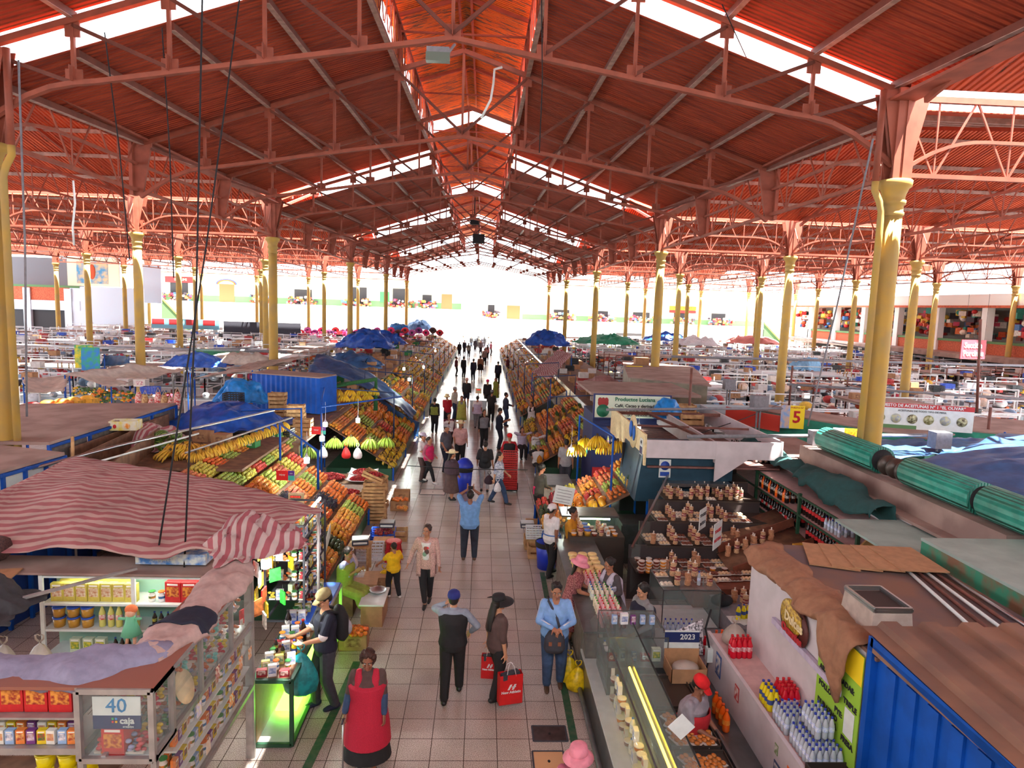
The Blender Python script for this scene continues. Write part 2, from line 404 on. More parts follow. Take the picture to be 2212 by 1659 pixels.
for k,y in enumerate(YK):
 for side,XS in(('left',XS_L),('right',XS_R)):
  for i,x in enumerate(XS):
   if k==0 and i==0 and side=='left':x=-9.76
   u,v,d=px(x,y,6)
   if not(-120<u<2300):continue
   pos='lining the %s edge of the nave'%side if i==0 else '%d column rows out into the %s hall'%(i,side)
   words=['','one row','two rows','three rows','four rows','five rows']
   pos='lining the %s edge of the nave'%side if i==0 else '%s out into the %s side hall'%(words[i],side)
   lab='yellow column %s, %s from the camera'%(pos,RN[k])
   if first:colp.location=(x,y,0);colp['label']=lab;first=False
   else:dup(colp,(x,y,0),label=lab)
for x,s,lab in((8.49,-1,'yellow downpipe running down beside the nearest right column'),(-9.74,1,'yellow downpipe running down the nearest left column')):
 mb=MB();X=x+s*.31
 mb.tube([(X,Y0-.12,0),(X,Y0-.12,8.2),(X+s*.06,Y0-.12,8.4),(X+s*.18,Y0-.12,8.62),(X+s*.18,Y0-.12,8.8)],.07,10,m_col)
 mb.tube([(X+s*.18,Y0-.12,8.78),(X+s*.18,Y0-.12,10.6)],.068,10,m_steel)
 tag(mb.build('downpipe'),lab,'pipe')
def girder(L,arch=2.4,n=8,h0=8.95,zt=10.5,drop=.45,x=False):
 t=thing('lattice_girder','x','girder')
 def B(u):
  s=min(u,L-u)
  return h0+(zt-drop-.35-h0)*(1-(1-min(1,s/arch))**2.2)if s<arch else zt-drop-.35
 P=(lambda u,z,w=0:(w,u,z))if not x else(lambda u,z,w=0:(u,w,z))
 mb=MB();mb.bar(P(0,zt),P(L,zt),.1,.12,m_steel);mb.build('top_chord',t)
 mb=MB();mb.bar(P(0,h0+.02),P(L,h0+.02),.09,.09,m_steel);mb.build('bottom_chord',t)
 mb=MB();q=24
 for i in range(q):mb.bar(P(L*i/q,B(L*i/q)),P(L*(i+1)/q,B(L*(i+1)/q)),.07,.07,m_steel)
 mb.build('arch',t)
 for i in range(n):
  u0=L*i/n;u1=L*(i+1)/n;um=(u0+u1)/2
  mb=MB();mb.bar(P(u0,zt),P(um,h0),.035,.035,m_steel);mb.bar(P(um,h0),P(u1,zt),.035,.035,m_steel);mb.bar(P(um,h0),P(um,zt),.03,.03,m_steel)
  mb.build('lattice_bar',t)
 return t
gl=girder(S_,2.6,9)
fst=True
for side,XS in(('left',XS_L[:5]),('right',XS_R[:5])):
 for i,x in enumerate(XS):
  for k in range(4 if i else 4):
   y=YK[k];u,v,d=px(x,y+S_,9.5)
   if not(-100<u<2300):continue
   words=['beside the nave,','one row out,','two rows out,','three rows out,','four rows out,']
   lab='red lattice girder %s %s, starting at the %s column row'%(words[i],side,RN[k])
   if fst:gl.location=(x,y,0);gl['label']=lab;fst=False
   else:dup(gl,(x,y,0),label=lab)
XSA=sorted(XS_L)+sorted(XS_R)
cache={}
for k in range(0,5):
 for side,XS in(('left',XS_L),('right',XS_R)):
  for i in range(5):
   a,b=sorted((XS[i],XS[i+1]));u,v,d=px(a,YK[k],9.5);u2,v2,d2=px(b,YK[k],9.5)
   if u2<-50 or u>2260:continue
   words=['first','second','third','fourth','fifth']
   lab='arched cross girder, %s bay of the %s hall, %s column row'%(words[i],side,RN[k])
   Lx=round(b-a,2)
   if Lx not in cache:
    g=girder(Lx,1.9,4,x=True);g.location=(a,YK[k],0);g['label']=lab;cache[Lx]=g
   else:dup(cache[Lx],(a,YK[k],0),label=lab)
for side,x0,x1 in(('left',-61,XL-.25),('right',XR+.25,45)):
 for k in range(-1,4):
  ya=Y0+S_*k+.55;yb=Y0+S_*(k+1)-.75;ym=(ya+yb)/2;ze,zm=10.45,12.7
  if k==-1:ya=-3.0;ym=4.0;zm=12.7  # side roofs stretched behind the camera, unseen, to keep sky light out
  xe0,xe1=x0,x1
  if side=='right' and k==3:xe1=30.5
  mb=MB();nseg=1
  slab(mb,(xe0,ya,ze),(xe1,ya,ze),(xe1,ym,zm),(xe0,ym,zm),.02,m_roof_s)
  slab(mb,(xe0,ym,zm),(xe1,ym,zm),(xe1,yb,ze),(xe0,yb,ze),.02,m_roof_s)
  struct('ceiling',mb,'red corrugated %s side hall roof'%side)
  for j in range(1,9):
   u=j/9;y=ya+(yb-ya)*u
   if k==-1 and j<4:continue
   z=(ze+(zm-ze)*(y-ya)/(ym-ya)if y<ym else zm+(ze-zm)*(y-ym)/(yb-ym))-.09
   mb=MB();mb.bar((xe0,y,z),(xe1,y,z),.08,.13,m_pale)
   tag(mb.build('side_purlin'),'pale grey purlin crossing the %s side hall roof'%side,'roof beam','cross purlins of the %s side hall roof'%side)
  for i,x in enumerate((XS_L if side=='left' else XS_R)[:5]):
   if k==-1 and i>1:continue
   if not k==-1 and px(x,yb,10)[0]>2400:continue
   for s_,(p,q)in enumerate((((x,ya,ze-.2),(x,ym,zm-.2)),((x,ym,zm-.2),(x,yb,ze-.2)))):
    if k==-1 and s_==0:continue
    mb=MB();mb.bar(p,q,.08,.12,m_steel)
    tag(mb.build('side_rafter'),'sloping red rafter of the %s side hall roof above a girder'%side,'roof beam','rafters of the %s side hall'%side)
for side,x in(('left',XL+.12),('right',XR-.12)):
 mb=MB()
 for k in range(-1,4):
  mb.bar((x,max(4,Y0+S_*k+.2),10.32),(x,Y0+S_*(k+1)-.1,10.42),.5,.06,m_steel);
 tag(mb.build('valley_gutter'),'long red valley gutter over the %s column line'%side,'gutter')
def evalmesh(mb,voxel,smooth=2,name='m',mats=None):
 me=mb.mesh(name);o=bpy.data.objects.new('tmp',me);COL.objects.link(o)
 r=o.modifiers.new('r','REMESH');r.mode='VOXEL';r.voxel_size=voxel;r.use_smooth_shade=True
 if smooth:s=o.modifiers.new('s','SMOOTH');s.factor=.6;s.iterations=smooth
 dg=bpy.context.evaluated_depsgraph_get();out=bpy.data.meshes.new_from_object(o.evaluated_get(dg))
 bpy.data.objects.remove(o);bpy.data.meshes.remove(me)
 out.materials.clear()
 for m in(mats or mb.mats):out.materials.append(m)
 for p in out.polygons:p.use_smooth=True
 return out
def caps(mb,a,b,ra,rb,n=10):
 a=Vector(a);b=Vector(b);d=b-a
 if d.length<1e-5:mb.ball(a,ra,n=n);return
 d.normalize();pts=[a-d*ra*.98,a-d*ra*.7,a,b,b+d*rb*.7,b+d*rb*.98];mb.tube(pts,[ra*.2,ra*.72,ra,rb,rb*.72,rb*.2],n)
def chain(mb,P,Rr,n=10):
 for i in range(len(P)-1):caps(mb,P[i],P[i+1],Rr[i],Rr[i+1],n)
def loft(mb,secs,n=18):
 """secs: (center, rx, ry) horizontal-ish ellipses"""
 vs=[];fs=[];k=len(secs)
 for i,(c,rx,ry,ax)in enumerate(secs):
  c=Vector(c);x=ax
  nx=Vector(secs[min(i+1,k-1)][0])-Vector(secs[max(i-1,0)][0]);nx.normalize();y=nx.cross(x).normalized()
  vs+=[c+x*rx*math.cos(2*PI*j/n)+y*ry*math.sin(2*PI*j/n)for j in range(n)]
 for i in range(k-1):fs+=[(i*n+j,i*n+(j+1)%n,(i+1)*n+(j+1)%n,(i+1)*n+j)for j in range(n)]
 fs+=[tuple(range(n-1,-1,-1)),tuple((k-1)*n+j for j in range(n))]
 mb.add(vs,fs,None,True)
def ik(a,t,l1,l2,pole):
 a=Vector(a);t=Vector(t);d=t-a;L=min(d.length,(l1+l2)*.995);L=max(L,abs(l1-l2)*1.05);u=d.normalized();t=a+u*L
 x=(l1*l1-l2*l2+L*L)/(2*L);h=math.sqrt(max(0,l1*l1-x*x));p=Vector(pole);p=(p-u*p.dot(u));p=p.normalized()if p.length>1e-5 else Vector((0,0,1))
 return a+u*x+p*h,t
def hand(mb,w,d,nrm,side,curl,s):
 d=d.normalized();nrm=(nrm-d*nrm.dot(d)).normalized();th=d.cross(nrm)*side
 pe=w+d*.085*s
 for k in range(4):
  o=(-.030+.020*k)*s;b0=w+d*.01*s+th*(o*.6);b1=pe+th*o
  caps(mb,b0,b1,.0145*s,.0115*s,8)
  L=(.058,.070,.074,.066)[k]*s;c=curl*(1.15,1.05,1,.9)[k];dirn=(d+th*(.12*(k-1.5))).normalized();p=b1;r=.0088*s
  for j,(f,ang)in enumerate(((.46,.55),(.30,.8),(.24,.6))):
   a=c*ang;dirn=(dirn*math.cos(a)+nrm*math.sin(a)).normalized()
   q=p+dirn*L*f;caps(mb,p,q,r,r*.9,8);p=q;r*=.9
   nrm=(nrm-dirn*nrm.dot(dirn)).normalized()if abs(nrm.dot(dirn))<.98 else nrm
 b=w+d*.022*s+th*.022*s;q=b+(d*.6+th*.75+nrm*.25).normalized()*.04*s;caps(mb,b,q,.0135*s,.0105*s,8)
 q2=q+(d*.85+th*.25+nrm*(.25+.5*curl)).normalized()*.035*s;caps(mb,q,q2,.010*s,.0085*s,8)
SK1=M('warm brown skin',(172,116,88),.5,n=.06,ns=14);SK2=M('tan skin',(196,142,110),.5,n=.06,ns=14);SK3=M('deep brown skin',(142,92,70),.5,n=.06,ns=14)
HB=M('black hair',(30,24,23),.55,n=.3,ns=60);HBR=M('dark auburn curls',(62,34,26),.7,n=.4,ns=70);HGR=M('dark brown hair',(48,32,28),.5,n=.3,ns=60)
EYEW=M('eye white',(225,220,212),.3);EYEB=M('dark iris',(30,20,16),.25);LIP=M('lips',(150,78,70),.5)
def cloth(name,rgb,n=.12,ns=12,**k):return M(name,rgb,.85,n=n,ns=ns,bump=.3,**k)
BLK=cloth('black cloth',(30,29,33));NAVY=cloth('navy cloth',(28,32,52));JEAN=cloth('blue denim',(52,74,108),n=.25,ns=9);JEAND=cloth('dark denim',(40,48,62),n=.2,ns=9)
WHT=cloth('white cloth',(222,218,220));GRY=cloth('grey knit',(128,126,132));GRYL=cloth('light grey marl',(160,158,164));BRN=cloth('brown wool',(84,62,60));PNK=cloth('dusty pink cloth',(206,158,156))
REDC=cloth('red cloth',(178,30,40));SHOEB=M('black shoe',(26,25,27),.5);SHOEW=M('white shoe',(214,210,208),.55);SHOEBR=M('brown shoe',(84,60,46),.55)
def person(label,x,y,face,h=1.62,top=BLK,bot=BLK,skin=SK1,hair='short',hmat=HB,hat=None,hatm=None,bottom='trousers',sleeves=1.,wr=None,hd=None,curl=.5,pn=None,feet=None,lean=(0,0),twist=0.,hturn=0.,htilt=0.,hroll=0.,apron=None,apm=None,apback=False,shoes=SHOEB,w=1.,belly=0.,vox=.012,sit=None,base=0.,smock=None,smm=None,skirt_z=.12,hem=.3,cuff=None,vest=None,vestm=None,epole=None,collar=None,glasses=False,extra=None,tuck=False,group=None,shawl=None):
 """face: direction looked at, degrees; 0 = towards the camera (-y), 90 = towards +x"""
 t=thing('person',label,'person',(x,y,base),math.radians(face),group);s=h/1.65;w*=1.1
 V=lambda a:Vector(a)*s
 pel=V((0,0,.905))if sit is None else V((0,0,sit+.09))
 tw=Matrix.Rotation(twist,3,'Z')
 up=V((lean[0],lean[1],0));waist=pel+V((0,0,.15))+up*.25;chest=pel+V((0,0,.34))+up*.65;shc=pel+V((0,0,.475))+up
 ax=tw@Vector((1,0,0));ax2=(ax+Vector((1,0,0))).normalized()
 sw=.175*(.9+.1*w)
 SH=[shc-ax*sw*s,shc+ax*sw*s]
 neck=shc+V((0,0,.06));hc=shc+V((0,-.02,.205))+up*.25
 Hm=Matrix.Rotation(hturn,3,'Z')@Matrix.Rotation(htilt,3,'X')@Matrix.Rotation(hroll,3,'Y')
 H=lambda a:hc+Hm@(Vector(a)*s)
 if wr is None:wr=[(-.24,.02,.78),(.24,.02,.78)]
 if epole is None:epole=[(-.3,1,-.2),(.3,1,-.2)]
 W=[];E=[]
 for i in range(2):
  e,q=ik(SH[i],V(wr[i]),.28*s,.25*s,epole[i]);E.append(e);W.append(q)
 if feet is None:feet=[(-.09,0),(.09,.0)]
 HIP=[pel+V((-.085*w,0,-.04)),pel+V((.085*w,0,-.04))];K=[];A=[]
 for i in range(2):
  f=feet[i];az=.085+(f[2]if len(f)>2 else 0)
  k_,a_=ik(HIP[i],V((f[0],f[1],az)),(.4 if sit is None else .43)*s,.4*s,(0,-1,.3 if sit is None else .9));K.append(k_);A.append(a_)
 tv=[(pel+V((0,0,-.1)),.13*w,.10*w),(pel,.165*w,.125*w+belly*.5),(waist,.14*w+belly*.3,.105*w+belly),(chest,.165*w,.12*w+belly*.4),(shc+V((0,0,-.06)),.17*w,.105*w),(shc+V((0,0,.0)),.13,.07),(neck,.06,.06)]
 def torso(mb,g,i0=0,i1=7):
  loft(mb,[(c,(a+g)*s,(b+g)*s,ax2 if i<3 else ax)for i,(c,a,b)in enumerate(tv)][i0:i1])
  for q in SH:caps(mb,shc+(q-shc)*.4+V((0,0,-.015)),q+V((.0,0,-.02)),(.062+g)*s,(.05+g*.6)*s)
 b=MB();torso(b,0)
 caps(b,neck-V((0,0,.04)),hc-V((0,-.01,.06)),.056*s,.053*s)
 b.ball(H((0,.01,.02)),(.075*s,.095*s,.1*s),n=16,k=10,mat=Hm.to_4x4());b.ball(H((0,-.012,-.045)),(.058*s,.07*s,.072*s),n=14,k=8,mat=Hm.to_4x4())
 caps(b,H((0,-.088,.008)),H((0,-.108,-.028)),.009*s,.015*s,8);b.ball(H((0,-.085,-.062)),(.026*s,.014*s,.016*s),n=8,k=6);b.ball(H((0,-.068,-.1)),.024*s,n=8,k=6)
 for q in(-1,1):b.ball(H((q*.074,.015,-.015)),(.012*s,.022*s,.032*s),n=8,k=6);b.ball(H((q*.034,-.078,.024)),(.026*s,.014*s,.009*s),n=8,k=6);b.ball(H((q*.045,-.066,-.035)),.024*s,n=8,k=6)
 for i in range(2):
  chain(b,[SH[i],E[i],W[i]],[.05*s*w**.5,.04*s*w**.5,.027*s])
  sd=-1 if i==0 else 1;dv=Vector(hd[i])if hd else(W[i]-E[i]);nv=Vector(pn[i])if pn else Vector((-sd,.3,0))
  hand(b,W[i],dv,nv,sd,curl if not isinstance(curl,(tuple,list))else curl[i],s*1.02)
  chain(b,[HIP[i],K[i],A[i]],[.088*s*w**.5,.058*s*w**.5,.036*s])
  caps(b,A[i]+V((0,.03,-.04)),A[i]+V((0,-.12,-.055)),.034*s,.028*s)
 ob('body',evalmesh(b,vox,1,'body',[skin]),t)
 near=vox<.0125
 if near:
  for q in(-1,1):
   b=MB();b.ball(H((q*.031,-.083,.004)),(.012*s,.008*s,.006*s),EYEW,10,6);b.ball(H((q*.031,-.0905,.003)),(.006*s,.004*s,.006*s),EYEB,8,6)
   b.bar(H((q*.012,-.099,.03)),H((q*.052,-.088,.028)),.007*s,.006*s,HB);ob('eye',b.mesh(),t)
  b=MB();b.ball(H((0,-.1,-.062)),(.022*s,.006*s,.007*s),LIP,10,6);ob('mouth',b.mesh(),t)
  if glasses:
   b=MB()
   for q in(-1,1):b.tube([H((q*.034+.027*math.cos(a),-.108,.003+.023*math.sin(a)))for a in[2*PI*j/12 for j in range(13)]],.003*s,6,EYEB,False);b.tube([H((q*.06,-.106,.008)),H((q*.082,.01,.008))],.003*s,6,EYEB)
   b.tube([H((-.009,-.11,.008)),H((.009,-.11,.008))],.003*s,6,EYEB);ob('glasses',b.mesh(),t)
 cv=min(vox*1.15,.02)if near else vox
 b=MB();torso(b,.023,0 if not tuck else 2,7 if collar else 6)
 if collar:caps(b,neck-V((0,0,.045)),neck-V((0,0,.01)),.07*s,.066*s)
 for i in range(2):
  if sleeves>=.99:chain(b,[SH[i],E[i],W[i]+(E[i]-W[i])*.06],[.06*s*w**.5,.052*s*w**.5,.04*s])
  elif sleeves>0:chain(b,[SH[i],SH[i]+(E[i]-SH[i])*min(1,sleeves*2)],[.06*s*w**.5,.06*s*w**.5])if sleeves<=.5 else chain(b,[SH[i],E[i],E[i]+(W[i]-E[i])*(sleeves-.5)*2],[.06*s*w**.5,.055*s*w**.5,.05*s])
 ob('top',evalmesh(b,cv,3,'top',[top]),t)
 if cuff:
  for i in range(2):
   b=MB();chain(b,[E[i]+(W[i]-E[i])*.0,W[i]+(E[i]-W[i])*.12],[.062*s,.048*s]);ob('sleeve_cover',evalmesh(b,cv,2,'cuff',[cuff]),t)
 b=MB()
 if bottom=='trousers' or bottom=='leggings':
  g=.017 if bottom=='trousers' else .008
  loft(b,[(c,(a+g+.004)*s,(r+g+.004)*s,ax2)for(c,a,r)in tv[:3]][:3])
  for i in range(2):
   end=A[i]+(K[i]-A[i])*.04 if bottom=='trousers' else A[i]+(K[i]-A[i])*.12
   chain(b,[HIP[i],K[i],end],[(.09+g)*s*w**.5,(.062+g*1.2)*s*w**.5,(.04+g*1.6)*s])
  ob('trousers' if bottom=='trousers' else 'leggings',evalmesh(b,cv,3,'trousers',[bot]),t)
 elif bottom=='shorts':
  loft(b,[(c,(a+.02)*s,(r+.02)*s,ax2)for(c,a,r)in tv[:3]][:3])
  for i in range(2):chain(b,[HIP[i],HIP[i]+(K[i]-HIP[i])*.8],[.11*s,.085*s])
  ob('shorts',evalmesh(b,cv,3,'shorts',[bot]),t)
 else:
  mid=(A[0]+A[1])/2;z1=hem*s
  if sit is None:
   c1=Vector((pel.x,pel.y,0))+(Vector((mid.x,mid.y,0))-Vector((pel.x,pel.y,0)))*.5;c1 .z=z1
   loft(b,[(c1,(.23*w+skirt_z*.3)*s,(.19*w+skirt_z*.3)*s,ax2),(pel*.5+c1*.5,.21*w*s,.175*w*s,ax2),(pel,.185*w*s,.15*w*s,ax2),(waist,.155*w*s,.125*w*s,ax2)],24)
  else:
   kk=(K[0]+K[1])/2
   loft(b,[(pel,.19*w*s,.15*w*s,ax2),(waist,.16*w*s,.13*w*s,ax2)]);
   for i in range(2):chain(b,[HIP[i],K[i],K[i]+(A[i]-K[i])*.45],[.125*s,.12*s,.1*s])
   caps(b,(HIP[0]+HIP[1])/2,kk,.13*s,.12*s)
  ob('skirt',evalmesh(b,cv,4,'skirt',[bot]),t)
 for i in range(2):
  b=MB();dvy=Vector((0,-1,0))
  caps(b,A[i]+V((0,.035,-.035)),A[i]+V((0,-.1,-.05)),.046*s,.04*s);caps(b,A[i]+V((0,-.1,-.05)),A[i]+V((0,-.14,-.055)),.04*s,.032*s)
  ob('shoe',evalmesh(b,min(cv,.012),1,'shoe',[shoes]),t)
 if vest:
  b=MB();loft(b,[(c,(a+.042)*s,(r+.042)*s,ax2 if i<3 else ax)for i,(c,a,r)in enumerate(tv)][0 if vest=='long' else 1:6])
  ob('vest',evalmesh(b,cv,3,'vest',[vestm]),t)
 if smock:
  b=MB();z1=smock*s;c1=Vector((pel.x,pel.y,z1))
  loft(b,[(c1,.25*w*s,(.2*w+belly)*s,ax2),(Vector((pel.x,pel.y,pel.z*.5+z1*.5)),.235*w*s,(.185*w+belly)*s,ax2),(pel,.205*w*s,(.16*w+belly*.8)*s,ax2),(waist,.18*w*s,(.14*w+belly)*s,ax2),(chest,.205*w*s,(.155*w+belly*.4)*s,ax),(shc+V((0,0,-.1)),.185*w*s,.135*w*s,ax)],26)
  for q in(-1,1):caps(b,shc+ax*q*.1*s+V((0,-.09,-.1)),shc+ax*q*.11*s+V((0,-.02,.02)),.075*s,.06*s);caps(b,shc+ax*q*.095*s+V((0,-.02,.035)),shc+ax*q*.1*s+V((0,.09,-.1)),.035*s,.045*s)
  ob('smock',evalmesh(b,cv,3,'smock',[smm]),t)
 if apron:
  z0,z1=apron;b=MB();zz=pel.z/s
  def fn(u,v):
   z=z1+(z0-z1)*v;k=max(0,min(1,(z-(zz-.3))/.5));c=pel+(shc-pel)*max(0,(z-zz)/.49)
   a=(u-.5)*2.3;r=.2*w if z<zz+.2 else .17*w;dpt=(.15*w+belly+.045)if z<zz+.3 else .15*w+.02
   sgn=1 if not apback else-1
   return Vector((c.x+math.sin(a)*r*s,c.y-sgn*math.cos(a)*dpt*s,z*s))
  b.sheet(fn,12,12,.012*s,apm)
  if z1<.9 or z0<1.2:b.tube([pel+V((.185*w*math.cos(a),(.15*w+belly*.6)*math.sin(a),.12))for a in[2*PI*j/20 for j in range(21)]],.014*s,6,apm,False)
  ob('apron',b.mesh(),t)
 if shawl:
  b=MB();loft(b,[(pel+V((0,0,.06)),.3*w*s,.2*w*s,ax),(chest,.27*w*s,.19*w*s,ax),(shc+V((0,0,-.03)),.22*w*s,.15*w*s,ax),(neck+V((0,0,-.02)),.09*s,.09*s,ax)],24)
  ob('shawl',evalmesh(b,cv,4,'shawl',[shawl]),t)
 b=MB();Hm4=Hm.to_4x4()
 if hair!='none':
  b.ball(H((0,.026,.034)),(.086*s,.1*s,.1*s),n=16,k=10,mat=Hm4)
  if near and hat is None:
   rr=random.Random(int(x*50))
   for i in range(60):
    v=Vector((rr.gauss(0,1),rr.gauss(.25,1),rr.gauss(.3,1))).normalized()
    if v.z>-.3 and(v.y>-.35 or v.z>.55):b.ball(H((v.x*.08,.026+v.y*.092,.034+v.z*.094)),rr.uniform(.014,.022)*s,n=6,k=4)
  if hair=='short':b.ball(H((0,.05,-.01)),(.074*s,.068*s,.07*s),n=12,k=8,mat=Hm4)
  if hair=='curly':
   rr=random.Random(3)
   for i in range(150):
    v=Vector((rr.gauss(0,1),rr.gauss(0,1),rr.gauss(0,1))).normalized()
    if v.y<-.45 and v.z<.45:continue
    if v.z<-.75:continue
    b.ball(H((v.x*.098,.02+v.y*.105,.022+v.z*.112)),.024*s,n=6,k=4)
  if hair in('long','pony'):
   L=.42 if hair=='long' else .3;r0=.07 if hair=='long' else .03
   b.ball(H((0,.05,-.01)),(.078*s,.06*s,.08*s),n=12,k=8,mat=Hm4)
   p0=H((0,.09,.0));p1=Vector((hc.x,hc.y+.13*s,hc.z-.16*s));p2=Vector((shc.x,shc.y+(.16+belly*.3)*s,hc.z-(L)*s))
   if hair=='long':loft(b,[(p0,.07*s,.045*s,ax),(p1,.085*s,.035*s,ax),(p2,.06*s,.025*s,ax)],12)
   else:chain(b,[p0,p1,p2],[.035*s,.032*s,.015*s])
  if hair=='bun':b.ball(H((0,.06,-.01)),(.07*s,.06*s,.07*s),n=12,k=8);b.ball(H((0,.125,.02)),.042*s,n=10,k=6)
  ob('hair',evalmesh(b,min(vox,.01)if near else vox,1,'hair',[hmat]),t)
 if hat:
  b=MB();HT=Matrix.Translation(hc)@Hm4
  HP=lambda r,c0,n=24,sy=1.15:b.lathe([(a*s,z*s)for a,z in r],(c0[0]*s,c0[1]*s,c0[2]*s),n,hatm,HT,1,sy)
  if hat=='cap' or hat=='bonnet':
   HP([(.094,0),(.097,.03),(.086,.075),(.05,.104),(.006,.113)],(0,.02,.035))
   if hat=='cap':
    g=lambda u,v:HT@(Vector(((u-.5)*.15*(1-.25*v*v),-.075-.09*v*(1-1.3*(u-.5)**2),.046-.02*v-.06*(u-.5)**2))*s)
    b.sheet(g,8,5,.006,hatm)
   else:b.ball(HT@(Vector((0,.09,.04))*s),(.075*s,.06*s,.07*s),hatm,12,8)
  elif hat=='straw':
   rr=.195;HP([(.092,.0),(.095,.05),(.088,.1),(.05,.118),(.005,.12)],(0,.015,.055));HP([(.09,.0),(rr*.7,-.006),(rr,.012),(rr,.02),(rr*.7,.004),(.09,.01)],(0,.015,.06))
  elif hat=='visor':
   HP([(.092,.0),(.095,.05),(.085,.09),(.05,.105),(.005,.11)],(0,.015,.045))
   g=lambda u,v:HT@(Vector((math.sin((u-.5)*3.9)*(.09+.13*v),.015-math.cos((u-.5)*3.9)*(.1+.15*v),.06-.04*v))*s)
   b.sheet(g,16,5,.008,hatm)
  elif hat=='bucket':
   HP([(.1,.0),(.1,.05),(.09,.1),(.07,.11),(.005,.113)],(0,.015,.03));HP([(.1,0),(.16,-.05),(.165,-.045),(.105,.012)],(0,.015,.04))
  ob('hat',b.mesh(),t)
 if extra:extra(t,dict(s=s,pel=pel,shc=shc,SH=SH,E=E,W=W,K=K,A=A,hc=hc,H=H,V=V,waist=waist,chest=chest,tv=tv,ax=ax))
 return t
def wpos(t,v):
 """world position of a local point of a thing"""
 return Matrix.Translation(t.location)@Matrix.Rotation(t.rotation_euler.z,4,'Z')@Vector(v)
TEAL=M('teal plastic bag',(20,142,150),.35,n=.3,ns=14,bump=.5);YELB=M('yellow plastic bag',(222,190,20),.35,n=.3,ns=14,bump=.6);WBAG=M('white plastic bag',(226,222,226),.35,n=.12,ns=18,bump=.6)
REDBAG=M('red paper bag',(206,26,30),.5,n=.08,ns=10);CREAM=cloth('cream cloth',(226,206,160));STRAW=M('pale straw',(232,218,178),.8,n=.15,ns=40)
LBLUE=cloth('sky blue sweatshirt',(130,172,226));TBLUE=cloth('light blue tee',(112,160,214));POLO=cloth('navy polo',(24,26,46));KHAKI=cloth('khaki cap cloth',(150,136,98));RED1=M('red dotted smock',(196,30,62),.8,rgb2=(168,22,50),ns=160)
LIME=cloth('lime green apron',(142,156,66));MUST=cloth('mustard cloth',(200,136,34));MAG=cloth('magenta cloth',(206,36,96));MAGP=cloth('dusty rose sweater',(176,92,116));OLIVE=cloth('dark olive hoodie',(66,62,56));LILAC=cloth('lilac cloth',(188,176,200));PATT=M('patterned blouse',(224,222,230),.8,rgb2=(96,108,150),ns=34)
FLOR=M('dark red floral dress',(96,26,38),.8,rgb2=(190,120,120),ns=60);YEL=cloth('yellow tee',(236,186,20));BLUEA=cloth('mid blue apron cloth',(86,126,190));PKHAT=cloth('pink hat cloth',(226,140,158));CAPB=cloth('royal blue cap',(34,44,120));REDCAP=cloth('bright red cap',(214,26,32))
GREYB=cloth('grey blue shirt',(138,146,162));DKG=cloth('charcoal bag cloth',(62,62,72));SILV=M('brushed metal',(186,188,190),.35,1);STRIPE=M('striped shirt',(150,160,200),.8,wave=(0,.02,0));PKNIT=cloth('pink knit cardigan',(204,164,156),n=.35,ns=70)
def bagmesh(mb,c,r,h,m,tie=.12,seed=1,voxel=False):
 """soft bag hanging from its knot at c"""
 rr=random.Random(seed);c=Vector(c);n=20;secs=[(0,.02),(.05,.03),(.14,.35),(.3,.62),(.5,.88),(.7,1),(.88,.92),(.97,.6),(1,.15)]
 vs=[];fs=[]
 for z,q in secs:
  for j in range(n):
   a=2*PI*j/n;w=1+.10*math.sin(5*a+seed)*(1-z)+.05*math.sin(9*a+2*z+seed)
   vs.append(c+Vector((math.cos(a)*r*q*w,math.sin(a)*r*.8*q*w,-z*h)))
 k=len(secs)
 for i in range(k-1):fs+=[(i*n+j,(i+1)*n+j,(i+1)*n+(j+1)%n,i*n+(j+1)%n)for j in range(n)]
 fs+=[tuple((k-1)*n+j for j in range(n-1,-1,-1)),tuple(range(n))]
 mb.add(vs,fs,m,True)
def handbag(label,p,r,h,m,seed=1,top=.1,group=None,cat='bag',name='plastic_bag'):
 t=thing(name,label,cat,p);mb=MB();bagmesh(mb,(0,0,-top*.3),r,h-top*.3,m,seed=seed);mb.build('bag_body',t)
 mb=MB()
 for s in(-1,1):mb.tube([(s*.01,0,-top*.35),(s*.045,0,0),(s*.05,.0,top*.45),(s*.02,0,top*.6),(0,.01,top*.35)],[.012,.012,.009,.006,.004],6,m)
 mb.build('handle',t);return t
